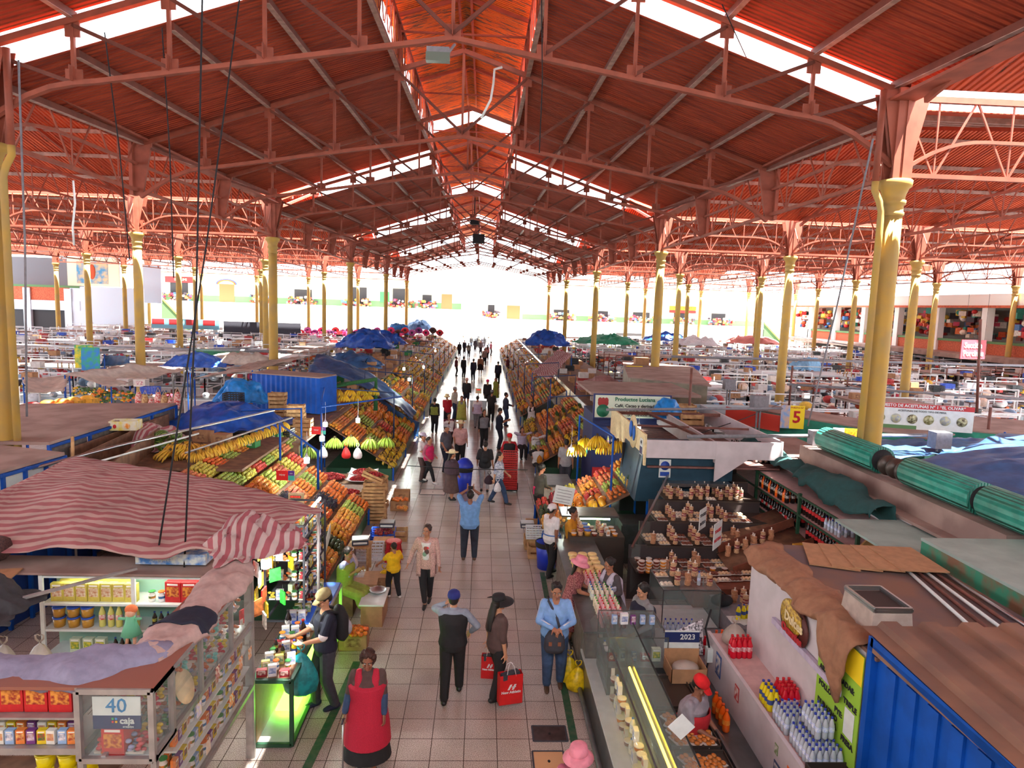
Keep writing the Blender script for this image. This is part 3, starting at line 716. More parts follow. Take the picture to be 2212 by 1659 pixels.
def paperbag(label,p,w,h,d,rz,txt=True):
 t=thing('shopping_bag',label,'bag',p,rz);mb=MB();e=.004
 mb.bb(-w/2,w/2,-d/2,-d/2+e,0,h,REDBAG);mb.bb(-w/2,w/2,d/2-e,d/2,0,h,REDBAG);mb.bb(-w/2,-w/2+e,-d/2,d/2,0,h,REDBAG);mb.bb(w/2-e,w/2,-d/2,d/2,0,h,REDBAG);mb.bb(-w/2,w/2,-d/2,d/2,0,e,REDBAG)
 mb.build('bag_body',t);mb=MB();mb.box((0,0,h-.03),(w*.8,d*.7,.08),DKG,.3);mb.build('bag_contents',t)
 for s in(-1,1):
  mb=MB();mb.tube([(-w*.2,s*d*.48,h-.02),(-w*.12,s*d*.3,h+.12),(0,0,h+.17),(w*.12,s*d*.3,h+.12),(w*.2,s*d*.48,h-.02)],.005,6,WHT);mb.build('handle',t)
 me=text('New Athletic',w*.155,WHT,.001,bold=.002);o=ob('printed_words',me,t,(0,-d/2-.002,h*.42))
 mb=MB();
 for i,x in enumerate((-.16,.02)):mb.add([(w*(x+q),-d/2-.003,h*z)for q,z in((0,.5),(.09,.5),(.2,.68),(.11,.68))]+[(w*(x+q),-d/2-.001,h*z)for q,z in((0,.5),(.09,.5),(.2,.68),(.11,.68))],[(0,1,2,3),(7,6,5,4),(0,4,5,1),(1,5,6,2),(2,6,7,3),(3,7,4,0)],WHT)
 mb.bb(w*.02,w*.2,-d/2-.003,-d/2-.001,h*.58,h*.61,WHT)
 mb.build('printed_emblem',t)
 return t
G=lambda u,v:atz(u,v,0)
def HPt(u,v,h):return atz(u,v,h)
p=HPt(795,1414,1.55)
p1=person('stout curly-haired person in a red smock and blue sleeve covers walking with a cane',p.x,p.y,3,1.55,BRN,BLK,SK3,'curly',HBR,bottom='skirt',hem=.2,smock=.42,smm=RED1,cuff=JEAN,w=1.18,belly=.05,vox=.007,wr=[(-.30,-.10,.84),(.24,-.16,.84)],curl=[.9,.5],htilt=.25,feet=[(-.1,.1),(.1,-.12)],collar=True)
h=wpos(p1,(-.30*.94,-.16*.94,.78*.94));t=thing('walking_cane','thin grey metal walking cane held beside the red smock','cane',(h.x,h.y-.03,0))
mb=MB();mb.tube([(0,0,.03),(0,0,.76)],.011,8,SILV);mb.build('shaft',t);mb=MB();mb.tube([(0,.06,.77),(0,0,.785),(0,-.06,.77)],.014,8,DKG);mb.build('handle',t);mb=MB();mb.tube([(0,0,0),(0,0,.04)],.016,8,BLK);mb.build('rubber_tip',t)
def polo(t,d):
 mb=MB();s=d['s']
 for i in range(2):
  e=d['SH'][i]+(d['E'][i]-d['SH'][i])*.86;dv=(d['E'][i]-d['SH'][i]).normalized();caps(mb,e,e+dv*.012,.066*s,.066*s)
 mb.mats=[];mb._m(WHT);mb.build('sleeve_trim',t)
def backpack(m1,m2,sc=1.):
 def f(t,d):
  s=d['s']*sc;c=d['chest']+Vector((0,.19*s,-.02));mb=MB()
  loft(mb,[(c+Vector((0,.02,-.26))*s,.12*s,.06*s,d['ax']),(c+Vector((0,.03,-.2))*s,.155*s,.1*s,d['ax']),(c+Vector((0,.03,.05))*s,.15*s,.095*s,d['ax']),(c+Vector((0,.0,.17))*s,.12*s,.07*s,d['ax']),(c+Vector((0,-.02,.21))*s,.06*s,.04*s,d['ax'])]);mb._m(m1)
  o=mb.build('backpack',t)
  mb=MB();mb.ball(c+Vector((0,.12,-.12))*s,(.12*s,.06*s,.11*s),m2,12,8);mb.build('pocket',o)
  for q in(-1,1):
   mb=MB();S=d['shc']+d['ax']*q*.1*d['s']
   mb.tube([c+Vector((q*.09,-.04,.16))*s,S+Vector((0,.02,.06)),S+Vector((0,-.09,.01)),S+Vector((0,-.14,-.2)),c+Vector((q*.14,-.1,-.2))*s],.022*s,6,m1);mb.build('strap',o)
 return f
p=(G(705,1540));hp=G(703,1528)
p2=person('person in a navy polo and khaki cap holding a teal plastic bag',hp.x,hp.y,-58,1.76,POLO,DKG,SK2,'short',HB,'cap',KHAKI,sleeves=.42,vox=.007,wr=[(-.07,-.38,1.12),(.16,-.36,1.10)],hd=[(.1,-1,.15),(-.2,-1,.2)],pn=[(0,0,1),(0,0,1)],curl=.35,htilt=.45,glasses=True,feet=[(-.1,-.1),(.1,.1)],shoes=cloth('navy shoe',(34,40,66)),extra=lambda t,d:(polo(t,d),backpack(BLK,GRYL)(t,d)))
q=wpos(p2,(.2,-.42,1.1));handbag('translucent teal plastic bag hanging from the hand of the capped shopper',(q.x,q.y,1.14),.25,.68,TEAL,2)
p=(G(960,1530)+G(990,1488))/2
p3=person('person in a black vest and blue cap seen from behind, hand raised to face',p.x,p.y,178,1.66,GREYB,BLK,SK2,'short',HB,'cap',CAPB,vest='long',vestm=BLK,vox=.008,wr=[(-.26,-.16,1.0),(.13,-.13,1.46)],epole=[(-1,.4,-.3),(1,.2,-1)],feet=[(-.1,-.2),(.1,.18)],collar=True)
p=G(1070,1508)
p4=person('person in a wide black hat and brown sweater carrying red shopping bags',p.x,p.y,118,1.6,BRN,BLK,SK2,'long',HB,'visor',BLK,vox=.008,sleeves=.6,wr=[(-.24,-.02,.78),(.26,.02,.78)],curl=.9,feet=[(-.09,.1),(.09,-.06)])
q=wpos(p4,(-.24,-.06,.70));b1=aty(1098,1545,q.y-.05)
paperbag('large red paper shopping bag with white lettering, nearest of the two',(q.x+.04,q.y-.05,.09),.36,.46,.14,math.radians(14))
q=wpos(p4,(.26,.04,.70));q=aty(1056,1500,p4 .location.y+.22)
paperbag('smaller red shopping bag half hidden behind the black trousers',(q.x,q.y,.22),.26,.36,.12,math.radians(-6))
def messenger(t,d):
 s=d['s'];mb=MB();c=Vector((-.02,-.26,.90))*s
 loft(mb,[(c+Vector((0,0,-.19)),.13,.05,Vector((1,0,0))),(c+Vector((0,0,-.12)),.17,.075,Vector((1,0,0))),(c+Vector((0,.01,.06)),.15,.07,Vector((1,0,0))),(c+Vector((0,.01,.14)),.1,.05,Vector((1,0,0)))]);mb._m(DKG)
 o=mb.build('messenger_bag',t);mb=MB()
 mb.tube([c+Vector((.1,.03,.1)),d['chest']+Vector((.0,-.16,.0)),d['SH'][0]+Vector((.06,-.07,.06)),d['SH'][0]+Vector((.06,.03,.075)),d['chest']+Vector((-.1,.15,.0))],.022,6,DKG);mb.build('strap',o)
 mb=MB()
 for x in(-.07,.07):mb.box(c+Vector((x,-.075,-.02)),(.05,.012,.06),M('tan leather patch',(140,84,58),.6))
 mb.build('leather_patch',o)
 mb=MB()
 for q in(-1,1):mb.ball(d['H']((q*.034,-.07,.115)),(.028,.02,.016),BLK,10,6)
 mb.build('sunglasses',t)
 for i in range(2):
  mb=MB()
  for k in(-1,0,1):
   a=d['SH'][i];e=d['E'][i];w_=d['W'][i];off=Vector((k*.014+(-.03 if i==0 else .03),0,.062));mb.tube([a+off,e+off*.9,e+(w_-e)*.9+off*.7],.004,5,WHT)
  mb.build('sleeve_stripes',t)
p=(G(1174,1498)+G(1212,1470))/2
p5=person('smiling person in a light blue sweatshirt with a dark messenger bag across the front',p.x,p.y,-2,1.68,LBLUE,JEAN,SK1,'short',HB,vox=.007,wr=[(-.06,-.27,1.10),(.07,-.27,1.09)],hd=[(.6,-.4,-.3),(-.6,-.4,-.3)],pn=[(0,.5,-1),(0,.5,-1)],curl=.9,epole=[(-1,.3,-.4),(1,.3,-.4)],w=1.12,belly=.02,shoes=SHOEBR,feet=[(-.1,-.06),(.12,.06)],htilt=.25,extra=messenger)
handbag('bulging yellow plastic bag standing by the blue jeans, the front one',(p.x+.38,p.y-.12,.46),.19,.44,YELB,5)
handbag('yellow plastic bag leaning behind the front yellow one',(p.x+.27,p.y+.12,.50),.17,.48,YELB,8)
def print6(t,d):
 mb=MB();s=d['s']
 mb.sheet(lambda u,v:Vector((d['chest'].x+(u-.5)*.19*s,d['chest'].y-(.155-.06*(2*u-1)**2)*s-.012+.02*v,d['chest'].z+(.13-.36*v)*s)),8,8,.012,WHT);o=mb.build('tee_front',t)
 mb=MB()
 for(x,z,r,c)in((0,.02,.045,(150,70,60)),(.02,-.05,.05,(90,60,60)),(-.02,-.1,.045,(120,150,130)),(.04,.03,.025,(220,60,70))):
  mb.ball((d['chest'].x+x*s,d['chest'].y-.166*s,d['chest'].z+z*s),(r*s,.006,r*1.1*s),M('print %d'%c[0],c,.8),12,6)
 mb.build('tee_print',o)
 mb=MB()
 for q in(-1,1):mb.sheet(lambda u,v:Vector((d['waist'].x+q*(.10+.09*u)*s,d['waist'].y-(.13-.05*u)*s-.01,d['waist'].z+(.1-.5*v)*s)),4,6,.014,PKNIT)
 mb.sheet(lambda u,v:Vector((d['waist'].x+math.sin((u-.5)*2.6)*.2*s,d['waist'].y+math.cos((u-.5)*2.6)*.15*s,d['waist'].z+(.1-.5*v)*s)),10,6,.014,PKNIT)
 mb.build('cardigan_skirt',t)
p=(G(925,1312)+G(915,1300))/2
p6=person('dark-haired person in an open pink cardigan and black leggings holding the hand of a child',p.x,p.y,-4,1.6,PKNIT,BLK,SK1,'bun',HGR,bottom='leggings',vox=.008,wr=[(-.36,-.10,.92),(.26,-.04,.86)],curl=.8,feet=[(.0,-.16),(.05,.16)],hturn=-.25,extra=print6)
p=(G(838,1296)+G(862,1280))/2
p7=person('small child in a yellow tee reaching towards the scale',p.x,p.y-.05,-140,1.12,YEL,BLK,SK1,'short',HB,sleeves=.35,vox=.008,wr=[(-.42,-.22,1.12),(.34,-.35,1.0)],epole=[(-.3,.4,-1),(.3,.3,-1)],feet=[(-.12,.14),(.1,-.1)],shoes=SHOEW,w=1.15)
def phone8(t,d):
 mb=MB();mb.box(Vector((0,-.26,1.70))*d['s'],(.15*d['s'],.012,.08*d['s']),BLK);mb.build('phone',t)
p=(G(995,1212)+G(1030,1208))/2
p8=person('person in a light blue tee seen from behind, arms raised to take a photo',p.x,p.y,180,1.64,TBLUE,JEAND,SK3,'short',HB,sleeves=.45,vox=.008,w=1.2,belly=.02,wr=[(-.07,-.24,1.66),(.07,-.24,1.66)],hd=[(0,0,1),(0,0,1)],epole=[(-1,-.2,-.5),(1,-.2,-.5)],curl=.8,shoes=SHOEBR,feet=[(-.13,0),(.13,0)],extra=phone8)
p=HPt(750,1187,1.26)
p9=person('seated long-haired vendor in a lime green apron beside the weighing scale',p.x-.05,p.y,68,1.55,STRIPE,LIME,SK1,'long',HB,bottom='skirt',sit=.5,vox=.008,wr=[(-.05,-.30,.95),(.1,-.34,.95)],sleeves=.6,vest='long',vestm=LIME,feet=[(-.1,-.52),(.12,-.42)],shoes=SHOEW,lean=(0,-.05),htilt=.3)
p=(G(1168,1264)+G(1196,1225))/2
p10=person('worker in a white blouse and white bonnet with a blue apron tied behind',p.x+.05,p.y,128,1.6,WHT,BLK,SK3,'bun',HB,'bonnet',WHT,sleeves=.3,vox=.009,w=1.1,wr=[(-.22,.05,.82),(.2,-.44,1.08)],apron=(.98,.45),apm=BLUEA,feet=[(-.1,.14),(.1,-.14)])
p=HPt(1238,1100,1.56)
p11=person('person in a mustard top standing behind the lit glass counter',p.x,p.y,60,1.55,MUST,BRN,SK3,'bun',HB,vox=.01,bottom='skirt',wr=[(-.15,-.3,1.0),(.2,-.3,1.0)],w=1.15,htilt=.2)
p=HPt(1236,1205,1.60)
p12=person('person in a pink sun hat and floral dress leaning over the cheese counter',p.x,p.y,72,1.58,FLOR,FLOR,SK1,'long',HB,'bucket',PKHAT,sleeves=.3,vox=.009,bottom='skirt',hem=.35,wr=[(-.1,-.42,1.04),(.15,-.38,1.04)],lean=(0,-.12),htilt=.3)
p=HPt(1330,1205,1.60)
p13=person('vendor in a white apron over a grey sleeved shirt behind the cheese counter',p.x,p.y,-62,1.56,cloth('dark grey mesh',(84,76,80)),BLK,SK1,'bun',HB,vox=.009,smock=.5,smm=cloth('pale lilac apron',(196,190,206)),w=1.1,wr=[(-.18,-.36,1.08),(.2,-.3,1.05)],lean=(0,-.1),htilt=.3)
p=HPt(1392,1265,1.66)
p14=person('person in a navy vest and grey shirt standing behind the glass display case',p.x,p.y,-70,1.64,cloth('grey shirt',(138,138,140)),DKG,SK2,'short',HB,vest='long',vestm=NAVY,vox=.009,w=1.15,wr=[(-.15,-.32,1.02),(.2,-.25,1.0)],htilt=.3,collar=True)
p=HPt(1492,1455,1.60)
p15=person('worker in a red cap, grey tee and red apron busy at the steel sink',p.x,p.y,45,1.56,cloth('grey lilac tee',(152,144,154)),BLK,SK3,'short',HB,'cap',REDCAP,sleeves=.42,vox=.008,w=1.15,smock=None,apron=(1.25,.35),apm=REDC,wr=[(-.08,-.36,1.02),(.12,-.36,1.0)],lean=(0,-.1),htilt=.5)
p=HPt(1250,1612,1.62)
p16=person('person below the frame edge wearing a pink bucket hat with a small pale tag',p.x,p.y,150,1.56,MAGP,BLK,SK1,'short',HB,'bucket',PKHAT,vox=.012)
def mid(label,u,v,face,h,**k):
 p=G(u,v);k.setdefault('vox',.0135);return person(label,p.x,p.y,face,h,**k)
W1=[(-.12,-.28,1.05),(.12,-.28,1.05)]
mid('person in a dark hoodie with a red back ribbon, bent over a fruit stall',1160,1128,120,1.6,top=OLIVE,bot=BLK,hair='bun',wr=[(-.1,-.35,1.0),(.1,-.3,1.0)],lean=(0,-.08),htilt=.4,extra=lambda t,d:(lambda mb:(mb.ball(d['waist']+Vector((0,.16,0)),(.05,.02,.03),MAG),mb.box(d['waist']+Vector((0,.17,-.1)),(.04,.01,.18),MAG),mb.build('ribbon',t)))(MB()))
pw=mid('person in a patterned blouse and jeans striding with a handbag and a white bag',1076,1090,75,1.58,top=PATT,bot=JEAN,hair='long',sleeves=.6,wr=[(-.24,.1,.86),(.2,-.25,.95)],feet=[(-.05,-.3),(.05,.3)],skin=SK2)
q=wpos(pw,(-.26,.1,.8));handbag('thin white carrier bag held by the walker in the patterned blouse',(q.x+.12,q.y-.1,.84),.11,.36,WBAG,3);q=wpos(pw,(0,.25,.95))
handbag('dark maroon handbag behind the patterned blouse',(q.x-.05,q.y,.95),.15,.34,cloth('maroon bag cloth',(52,34,46)),4,name='handbag')
mid('person in grey leggings and a black top seen from behind',1046,1062,180,1.62,top=BLK,bot=GRYL,hair='bun',sleeves=.45,bottom='leggings',w=1.08,wr=[(-.27,.0,.84),(.25,-.12,.92)],extra=backpack(BLK,BLK,.8),feet=[(-.1,.04),(.1,-.03)])
mid('person in a brown shawl, long skirt and cream hat beside the blue bin',974,1080,105,1.5,top=cloth('plum knit',(70,50,62)),bot=BRN,hair='long',hat='straw',hatm=STRAW,bottom='skirt',hem=.3,shawl=cloth('plum shawl',(70,50,62)),w=1.15,wr=[(-.15,-.2,.9),(.15,-.2,.95)])
mid('person in a magenta shawl and pink sweater striding to the right',925,1045,60,1.55,top=MAGP,bot=BLK,hair='bun',vest=True,vestm=MAG,bottom='leggings',feet=[(-.1,-.34),(.1,.34)],wr=[(-.2,-.12,.95),(.12,-.22,1.0)],shoes=SHOEW,skin=SK1)
mid('person in a white visor cap and white tee standing by the berry crates',912,1040,60,1.62,top=WHT,bot=BRN,hair='bun',hat='cap',hatm=LILAC,sleeves=.4,wr=W1)
mid('broad person in a charcoal tee, pale cap and navy jeans facing right',962,1020,60,1.7,top=cloth('charcoal tee',(84,84,94)),bot=NAVY,hair='short',hat='cap',hatm=GRYL,sleeves=.42,w=1.15,belly=.03,wr=[(-.22,-.1,.9),(.2,-.12,.92)])
mid('person in a pink top and wide straw hat carrying a pale bag',993,1005,5,1.62,top=PNK,bot=BLK,hair='short',hat='straw',hatm=STRAW,sleeves=.5,w=1.15,wr=[(-.22,-.1,.95),(.27,-.06,.84)])
mid('porter in a red cap and red jacket pushing stacked red crates',1098,1040,0,1.62,top=REDC,bot=BLK,hair='short',hat='cap',hatm=REDCAP,vest=True,vestm=BLK,wr=[(-.22,-.26,1.1),(.22,-.26,1.1)],skin=SK1)
mid('person in a navy tee looking down at a phone',1077,970,95,1.7,top=NAVY,bot=NAVY,hair='short',sleeves=.42,wr=[(-.06,-.34,1.2),(.06,-.34,1.2)],htilt=.5)
mid('person in a dark cardigan with a white bag by the centre of the aisle',1044,968,20,1.6,top=BLK,bot=BLK,hair='long',wr=[(-.22,0,.85),(.2,-.15,.95)],vest=True,vestm=GRY)
mid('vendor in a lilac apron walking away, hands in its pockets',1030,925,180,1.55,top=WHT,bot=GRY,hair='short',smock=.78,smm=LILAC,w=1.05,sleeves=.4)
mid('long-haired vendor in a yellow green dress walking towards the camera',996,925,0,1.55,top=GRY,bot=LIME,hair='long',bottom='skirt',hem=.45,smock=.5,smm=cloth('yellow green apron',(176,178,84)),w=1.0,sleeves=.4)
mid('person in a maroon shawl holding a hand to the chin',968,975,20,1.55,top=cloth('maroon shawl',(92,26,44)),bot=BLK,hair='bun',vest=True,vestm=WHT,wr=[(-.05,-.2,1.3),(.2,-.15,.95)],w=1.1)
mid('person in a black jacket and grey beanie bending over a bag',1060,912,170,1.6,top=BLK,bot=BLK,hair='short',hat='bonnet',hatm=GRY,lean=(0,-.12),wr=W1,htilt=.3)
mid('person in a checked shirt standing at the right fruit stall',1091,920,100,1.65,top=cloth('dark plaid',(50,54,74)),bot=JEAN,hair='short',wr=W1)
mid('vendor in a lime tabard and black top seen from behind, left of the aisle',938,935,170,1.6,top=BLK,bot=BLK,hair='short',smock=.9,smm=LIME)
mid('person in a red jacket and pale hat leaning on a hand cart',966,925,200,1.6,top=cloth('crimson jacket',(170,24,44)),bot=BLK,hair='short',hat='bucket',hatm=CREAM,lean=(0,-.1),wr=W1)
mid('person in a black jacket and shorts walking towards the camera with a white bag',1007,880,0,1.68,top=BLK,bot=NAVY,hair='short',hat='cap',hatm=PNK,bottom='shorts',wr=[(-.2,-.1,.9),(.25,-.05,.84)])
mid('person in a pale shirt with a shoulder bag beside the left stall',981,905,60,1.64,top=cloth('cream shirt',(196,190,178)),bot=JEAN,hair='short',hat='cap',hatm=GRYL)
mid('dark-clothed stout person with a cap behind the metal table',1052,880,0,1.6,top=BLK,bot=BLK,hair='short',hat='cap',hatm=MAG,w=1.15)
mid('tall person in a dark coat standing near the middle of the aisle',1075,830,190,1.72,top=NAVY,bot=BLK,hair='short')
mid('person in a tan coat walking away up the aisle',1037,812,180,1.68,top=cloth('tan coat',(150,104,76)),bot=BLK,hair='short',bottom='skirt',hem=.5)
mid('person in a stone coloured jacket walking away beside the tan coat',1046,790,175,1.68,top=cloth('stone jacket',(150,142,134)),bot=JEAND,hair='short')
mid('person in a dark jacket and jeans crossing towards the left stalls',1022,822,200,1.7,top=NAVY,bot=JEAND,hair='short')
mid('person in a black coat pulling a trolley up the aisle',1001,815,150,1.68,top=BLK,bot=BLK,hair='short')
mid('person in a maroon top standing at the left stalls up the aisle',985,812,90,1.6,top=cloth('maroon top',(100,34,48)),bot=BLK,hair='bun')
mid('person in a pale blouse up the aisle',1012,772,170,1.62,top=cloth('sage coat',(150,160,150)),bot=DKG,hair='long')
mid('person in a maroon sweater at the right stalls up the aisle',1096,810,100,1.6,top=cloth('wine sweater',(92,30,44)),bot=BLK,hair='bun')
mid('vendor in a lime apron sitting by the right bananas',1070,868,-60,1.5,top=LIME,bot=LIME,hair='short',bottom='skirt',smock=.5,smm=LIME,vox=.016)
for i,(u,v,f,c)in enumerate([(992,770,180,BLK),(1003,765,0,NAVY),(1026,760,180,DKG),(1038,765,0,GRY),(1052,778,190,PNK),(1060,768,100,cloth('rose top',(190,90,120))),(1018,750,0,BLK),(1034,748,180,OLIVE),(1046,752,180,BLK),(1000,752,90,WHT),(1032,736,180,BLK),(1043,737,10,DKG),(1055,748,90,GRYL)]):
 names=['black','navy','charcoal','grey','pink','rose','black','olive','black','white','black','charcoal','pale grey']
 p=G(u,v);p.y=min(p.y,94);pp=aty(u,v,p.y)
 person('tiny distant walker in %s, %s from the left of the far crowd'%(names[i],['first','third','fifth','eighth','twelfth','last','fourth','seventh','tenth','second','sixth','ninth','eleventh'][i]),pp.x,pp.y,f,1.66,c,(JEAND,BLK,DKG)[i%3],SK1,'short' if i%2 else 'long',vox=.024)
def at_h(label,u,v,face,h,**k):
 p=HPt(u,v,h*1.02);k.setdefault('vox',.0135);return person(label,p.x,p.y,face,h,**k)
def sit_h(label,u,v,face,h,**k):
 p=HPt(u,v,.47+.82*h/1.65);k.setdefault('vox',.0135);return person(label,p.x,p.y,face,h,sit=.42,feet=[(-.1,-.42),(.1,-.42)],**k)
at_h('person in a grey patterned tee ordering at the juice stall',1224,950,175,1.66,top=GRYL,bot=DKG,hair='short',sleeves=.42,w=1.1)
sit_h('seated person in a pale sweater drinking by the right fruit stall',1128,922,10,1.55,top=LILAC,bot=BLK,hair='long',wr=W1)
sit_h('seated vendor in a white blouse beside the plastic sheeting',1158,930,40,1.55,top=WHT,bot=BLK,hair='bun',wr=W1)
sit_h('vendor in a white apron and dark cap behind the steel table',1163,955,10,1.55,top=BLK,bot=BLK,hair='short',hat='bonnet',hatm=GRY,vest=True,vestm=WHT)
at_h('fruit vendor in a white apron among the tangerines on the right',1150,868,-30,1.5,top=BLK,bot=BLK,hair='short',smock=.6,smm=WHT,lean=(0,-.1))
at_h('vendor in a lime vest standing among the pineapples on the left',842,829,190,1.62,top=WHT,bot=BLK,hair='short',vest='long',vestm=cloth('lime vest',(160,196,60)),sleeves=.42)
p=G(845,690);p=aty(284,700,84)
person('person with a bundle standing on the far left staircase',p.x,92,0,1.65,top=cloth('coral bundle',(190,90,90)),bot=DKG,vox=.024,base=1.6)
def leafmat(n,c):return M(n,c,.5,n=.3,ns=20)
def fm(n,c,c2=None,**k):return M(n,c,k.pop('rough',.38),rgb2=c2,n=0 if c2 else .15,ns=k.pop('ns',14),jit=.22,hjit=.015,**k)
GRN=leafmat('green leaf',(62,96,44))
def ballproto(key,name,cat,r,m,stem=True,n=9,k=6):
 b=MB();b.ball((0,0,0),r,m,n,k);parts=[(None,b.mesh(name))]
 if stem:s=MB();z=r if not isinstance(r,tuple)else r[2];s.tube([(0,0,z*.9),(0,0,z*1.12)],.006,5,GRN);parts.append(('stem',s.mesh('stem')))
 proto(key,name,cat,parts)
ballproto('mandarin','mandarin','fruit',(.045,.045,.038),fm('mandarin peel',(212,112,36),(196,88,26)))
ballproto('orange','orange','fruit',(.052,.052,.050),fm('orange peel',(218,142,52),(200,116,40)))
ballproto('mango','mango','fruit',(.055,.045,.075),fm('ripe mango skin',(206,154,44),(196,110,40),ns=5))
ballproto('apple','apple','fruit',(.048,.048,.044),fm('red apple skin',(176,34,36),(210,90,60),ns=9))
ballproto('gapple','green_apple','fruit',(.046,.046,.042),fm('green apple skin',(136,158,60),(168,180,84)))
ballproto('peach','peach','fruit',(.046,.046,.044),fm('peach skin',(210,130,86),(180,76,58),ns=8,rough=.7))
ballproto('granadilla','granadilla','fruit',(.048,.048,.055),fm('granadilla rind',(216,160,60),(190,120,40)))
ballproto('lemon','lemon','fruit',(.04,.04,.052),fm('lemon rind',(182,172,66),(204,184,74)))
ballproto('avocado','avocado','fruit',(.045,.045,.065),fm('avocado skin',(58,74,36),(40,52,28)))
ballproto('pomegranate','pomegranate','fruit',(.05,.05,.05),fm('deep red rind',(126,24,44),(160,50,60)))
def papaya():
 b=MB();m=fm('papaya skin',(220,148,38),(200,116,32),ns=6);g=[]
 prof=[(.02,-.15),(.06,-.135),(.092,-.07),(.1,0),(.085,.08),(.05,.14),(.02,.165)]
 n=15;vs=[];fs=[]
 for r,z in prof:
  for j in range(n):
   a=2*PI*j/n;q=r*(1+.07*math.cos(5*a));vs.append((q*math.cos(a),q*math.sin(a),z))
 for i in range(len(prof)-1):fs+=[(i*n+j,i*n+(j+1)%n,(i+1)*n+(j+1)%n,(i+1)*n+j)for j in range(n)]
 fs+=[tuple(range(n-1,-1,-1)),tuple((len(prof)-1)*n+j for j in range(n))]
 b.add(vs,fs,m,True);s=MB();s.tube([(0,0,.155),(0,0,.19)],.012,6,GRN);proto('papaya','papaya','fruit',[(None,b.mesh('papaya')),('stem',s.mesh('stem'))])
papaya()
def banana_m(c,c2,key,name,n=9,L=.17,tips=True):
 m=fm('banana skin '+key,c,c2,ns=12);t=M('dark banana tip',(70,54,30),.7)
 b=MB();s=MB();rr=random.Random(5)
 for i in range(n):
  a=(i-(n-1)/2)*.22;row=i%2
  P=[]
  for j in range(6):
   u=j/5;R=.05+L*math.sin(u*1.9)*.62;z=-u*L*1.0+(row*.012);P.append((math.sin(a)*R*1.25,-math.cos(a)*R*(.9+.15*row)+.04,z))
  b.tube(P,[.009,.016,.019,.019,.016,.007],7,m);s.tube([P[-1],tuple(P[-1][k]+(P[-1][k]-P[-2][k])*.12 for k in range(3))],.007,5,t)
 s.tube([(0,0,-.01),(0,.02,.05)],[.03,.018],7,t)
 proto(key,name,'fruit',[(None,b.mesh(name)),('stem',s.mesh('stem'))])
banana_m((226,186,60),(196,150,44),'banana','banana_hand');banana_m((150,190,64),(176,200,80),'gbanana','plantain_hand');banana_m((240,206,50),(226,186,40),'ybanana','banana_hand')
def pineapple():
 b=MB();m=M('pineapple rind',(190,136,50),.6,rgb2=(126,96,40),ns=40,bump=.8,jit=.2);b.lathe([(.03,-.12),(.065,-.1),(.078,0),(.07,.08),(.04,.12)],n=14,m=m);s=MB();rr=random.Random(2)
 for i in range(26):
  a=i*2.4;r=.012+.03*(i/26);L=.1+.07*(1-i/26);p=Vector((math.cos(a)*r*.6,math.sin(a)*r*.6,.11));d=Vector((math.cos(a)*(i/26)*.9,math.sin(a)*(i/26)*.9,1)).normalized()
  q=Vector((-math.sin(a),math.cos(a),0))*.011;e=p+d*L;mid=p+d*L*.5;o=Vector((math.cos(a),math.sin(a),0))*.004
  s.add([p-q,p+q,mid+q*.9+o,mid-q*.9+o,e,p-q-o,p+q-o,mid+q*.9-o,mid-q*.9-o],[(0,1,2,3),(3,2,4),(8,7,6,5),(4,7,8),(0,3,8,5),(1,6,7,2),(3,4,8),(2,7,4)],GRN)
 proto('pineapple','pineapple','fruit',[(None,b.mesh('pineapple')),('leaf_crown',s.mesh('crown'))])
pineapple()
def watermelon():
 m=bpy.data.materials.new('striped watermelon rind');m.use_nodes=True;nt=m.node_tree;b_=nt.nodes['Principled BSDF'];N=nt.nodes.new;L=nt.links.new
 tc=N('ShaderNodeTexCoord');wv=N('ShaderNodeTexWave');wv.bands_direction='Y';wv.inputs['Scale'].default_value=9;wv.inputs['Distortion'].default_value=5;L(tc.outputs['Object'],wv.inputs[0])
 cr=N('ShaderNodeValToRGB');cr.color_ramp.elements[0].color=lin((34,62,30))+(1,);cr.color_ramp.elements[1].color=lin((120,150,66))+(1,);cr.color_ramp.elements[0].position=.45;cr.color_ramp.elements[1].position=.8
 L(wv.outputs['Fac'],cr.inputs[0]);L(cr.outputs[0],b_.inputs['Base Color']);b_.inputs['Roughness'].default_value=.3
 b=MB();b.ball((0,0,0),(.2,.13,.13),m,18,12);s=MB();s.tube([(.195,0,0),(.23,0,.01)],.007,5,GRN);proto('watermelon','watermelon','fruit',[(None,b.mesh('watermelon')),('stem',s.mesh('stem'))])
watermelon()
def grapes(key,name,c):
 b=MB();m=fm('grape skin '+key,c,None);rr=random.Random(1)
 for i in range(34):
  u=rr.random();a=rr.random()*6.28;r=.05*(1-u*.7)*math.sqrt(rr.random());b.ball((math.cos(a)*r,math.sin(a)*r,-.07+.14*(1-u)*1.0-.0),.013,m,6,4)
 s=MB();s.tube([(0,0,.05),(.005,0,.09)],.004,5,GRN);proto(key,name,'fruit',[(None,b.mesh(name)),('stem',s.mesh('stem'))])
grapes('grape','grape_bunch',(40,28,56));grapes('ggrape','grape_bunch',(140,160,60))
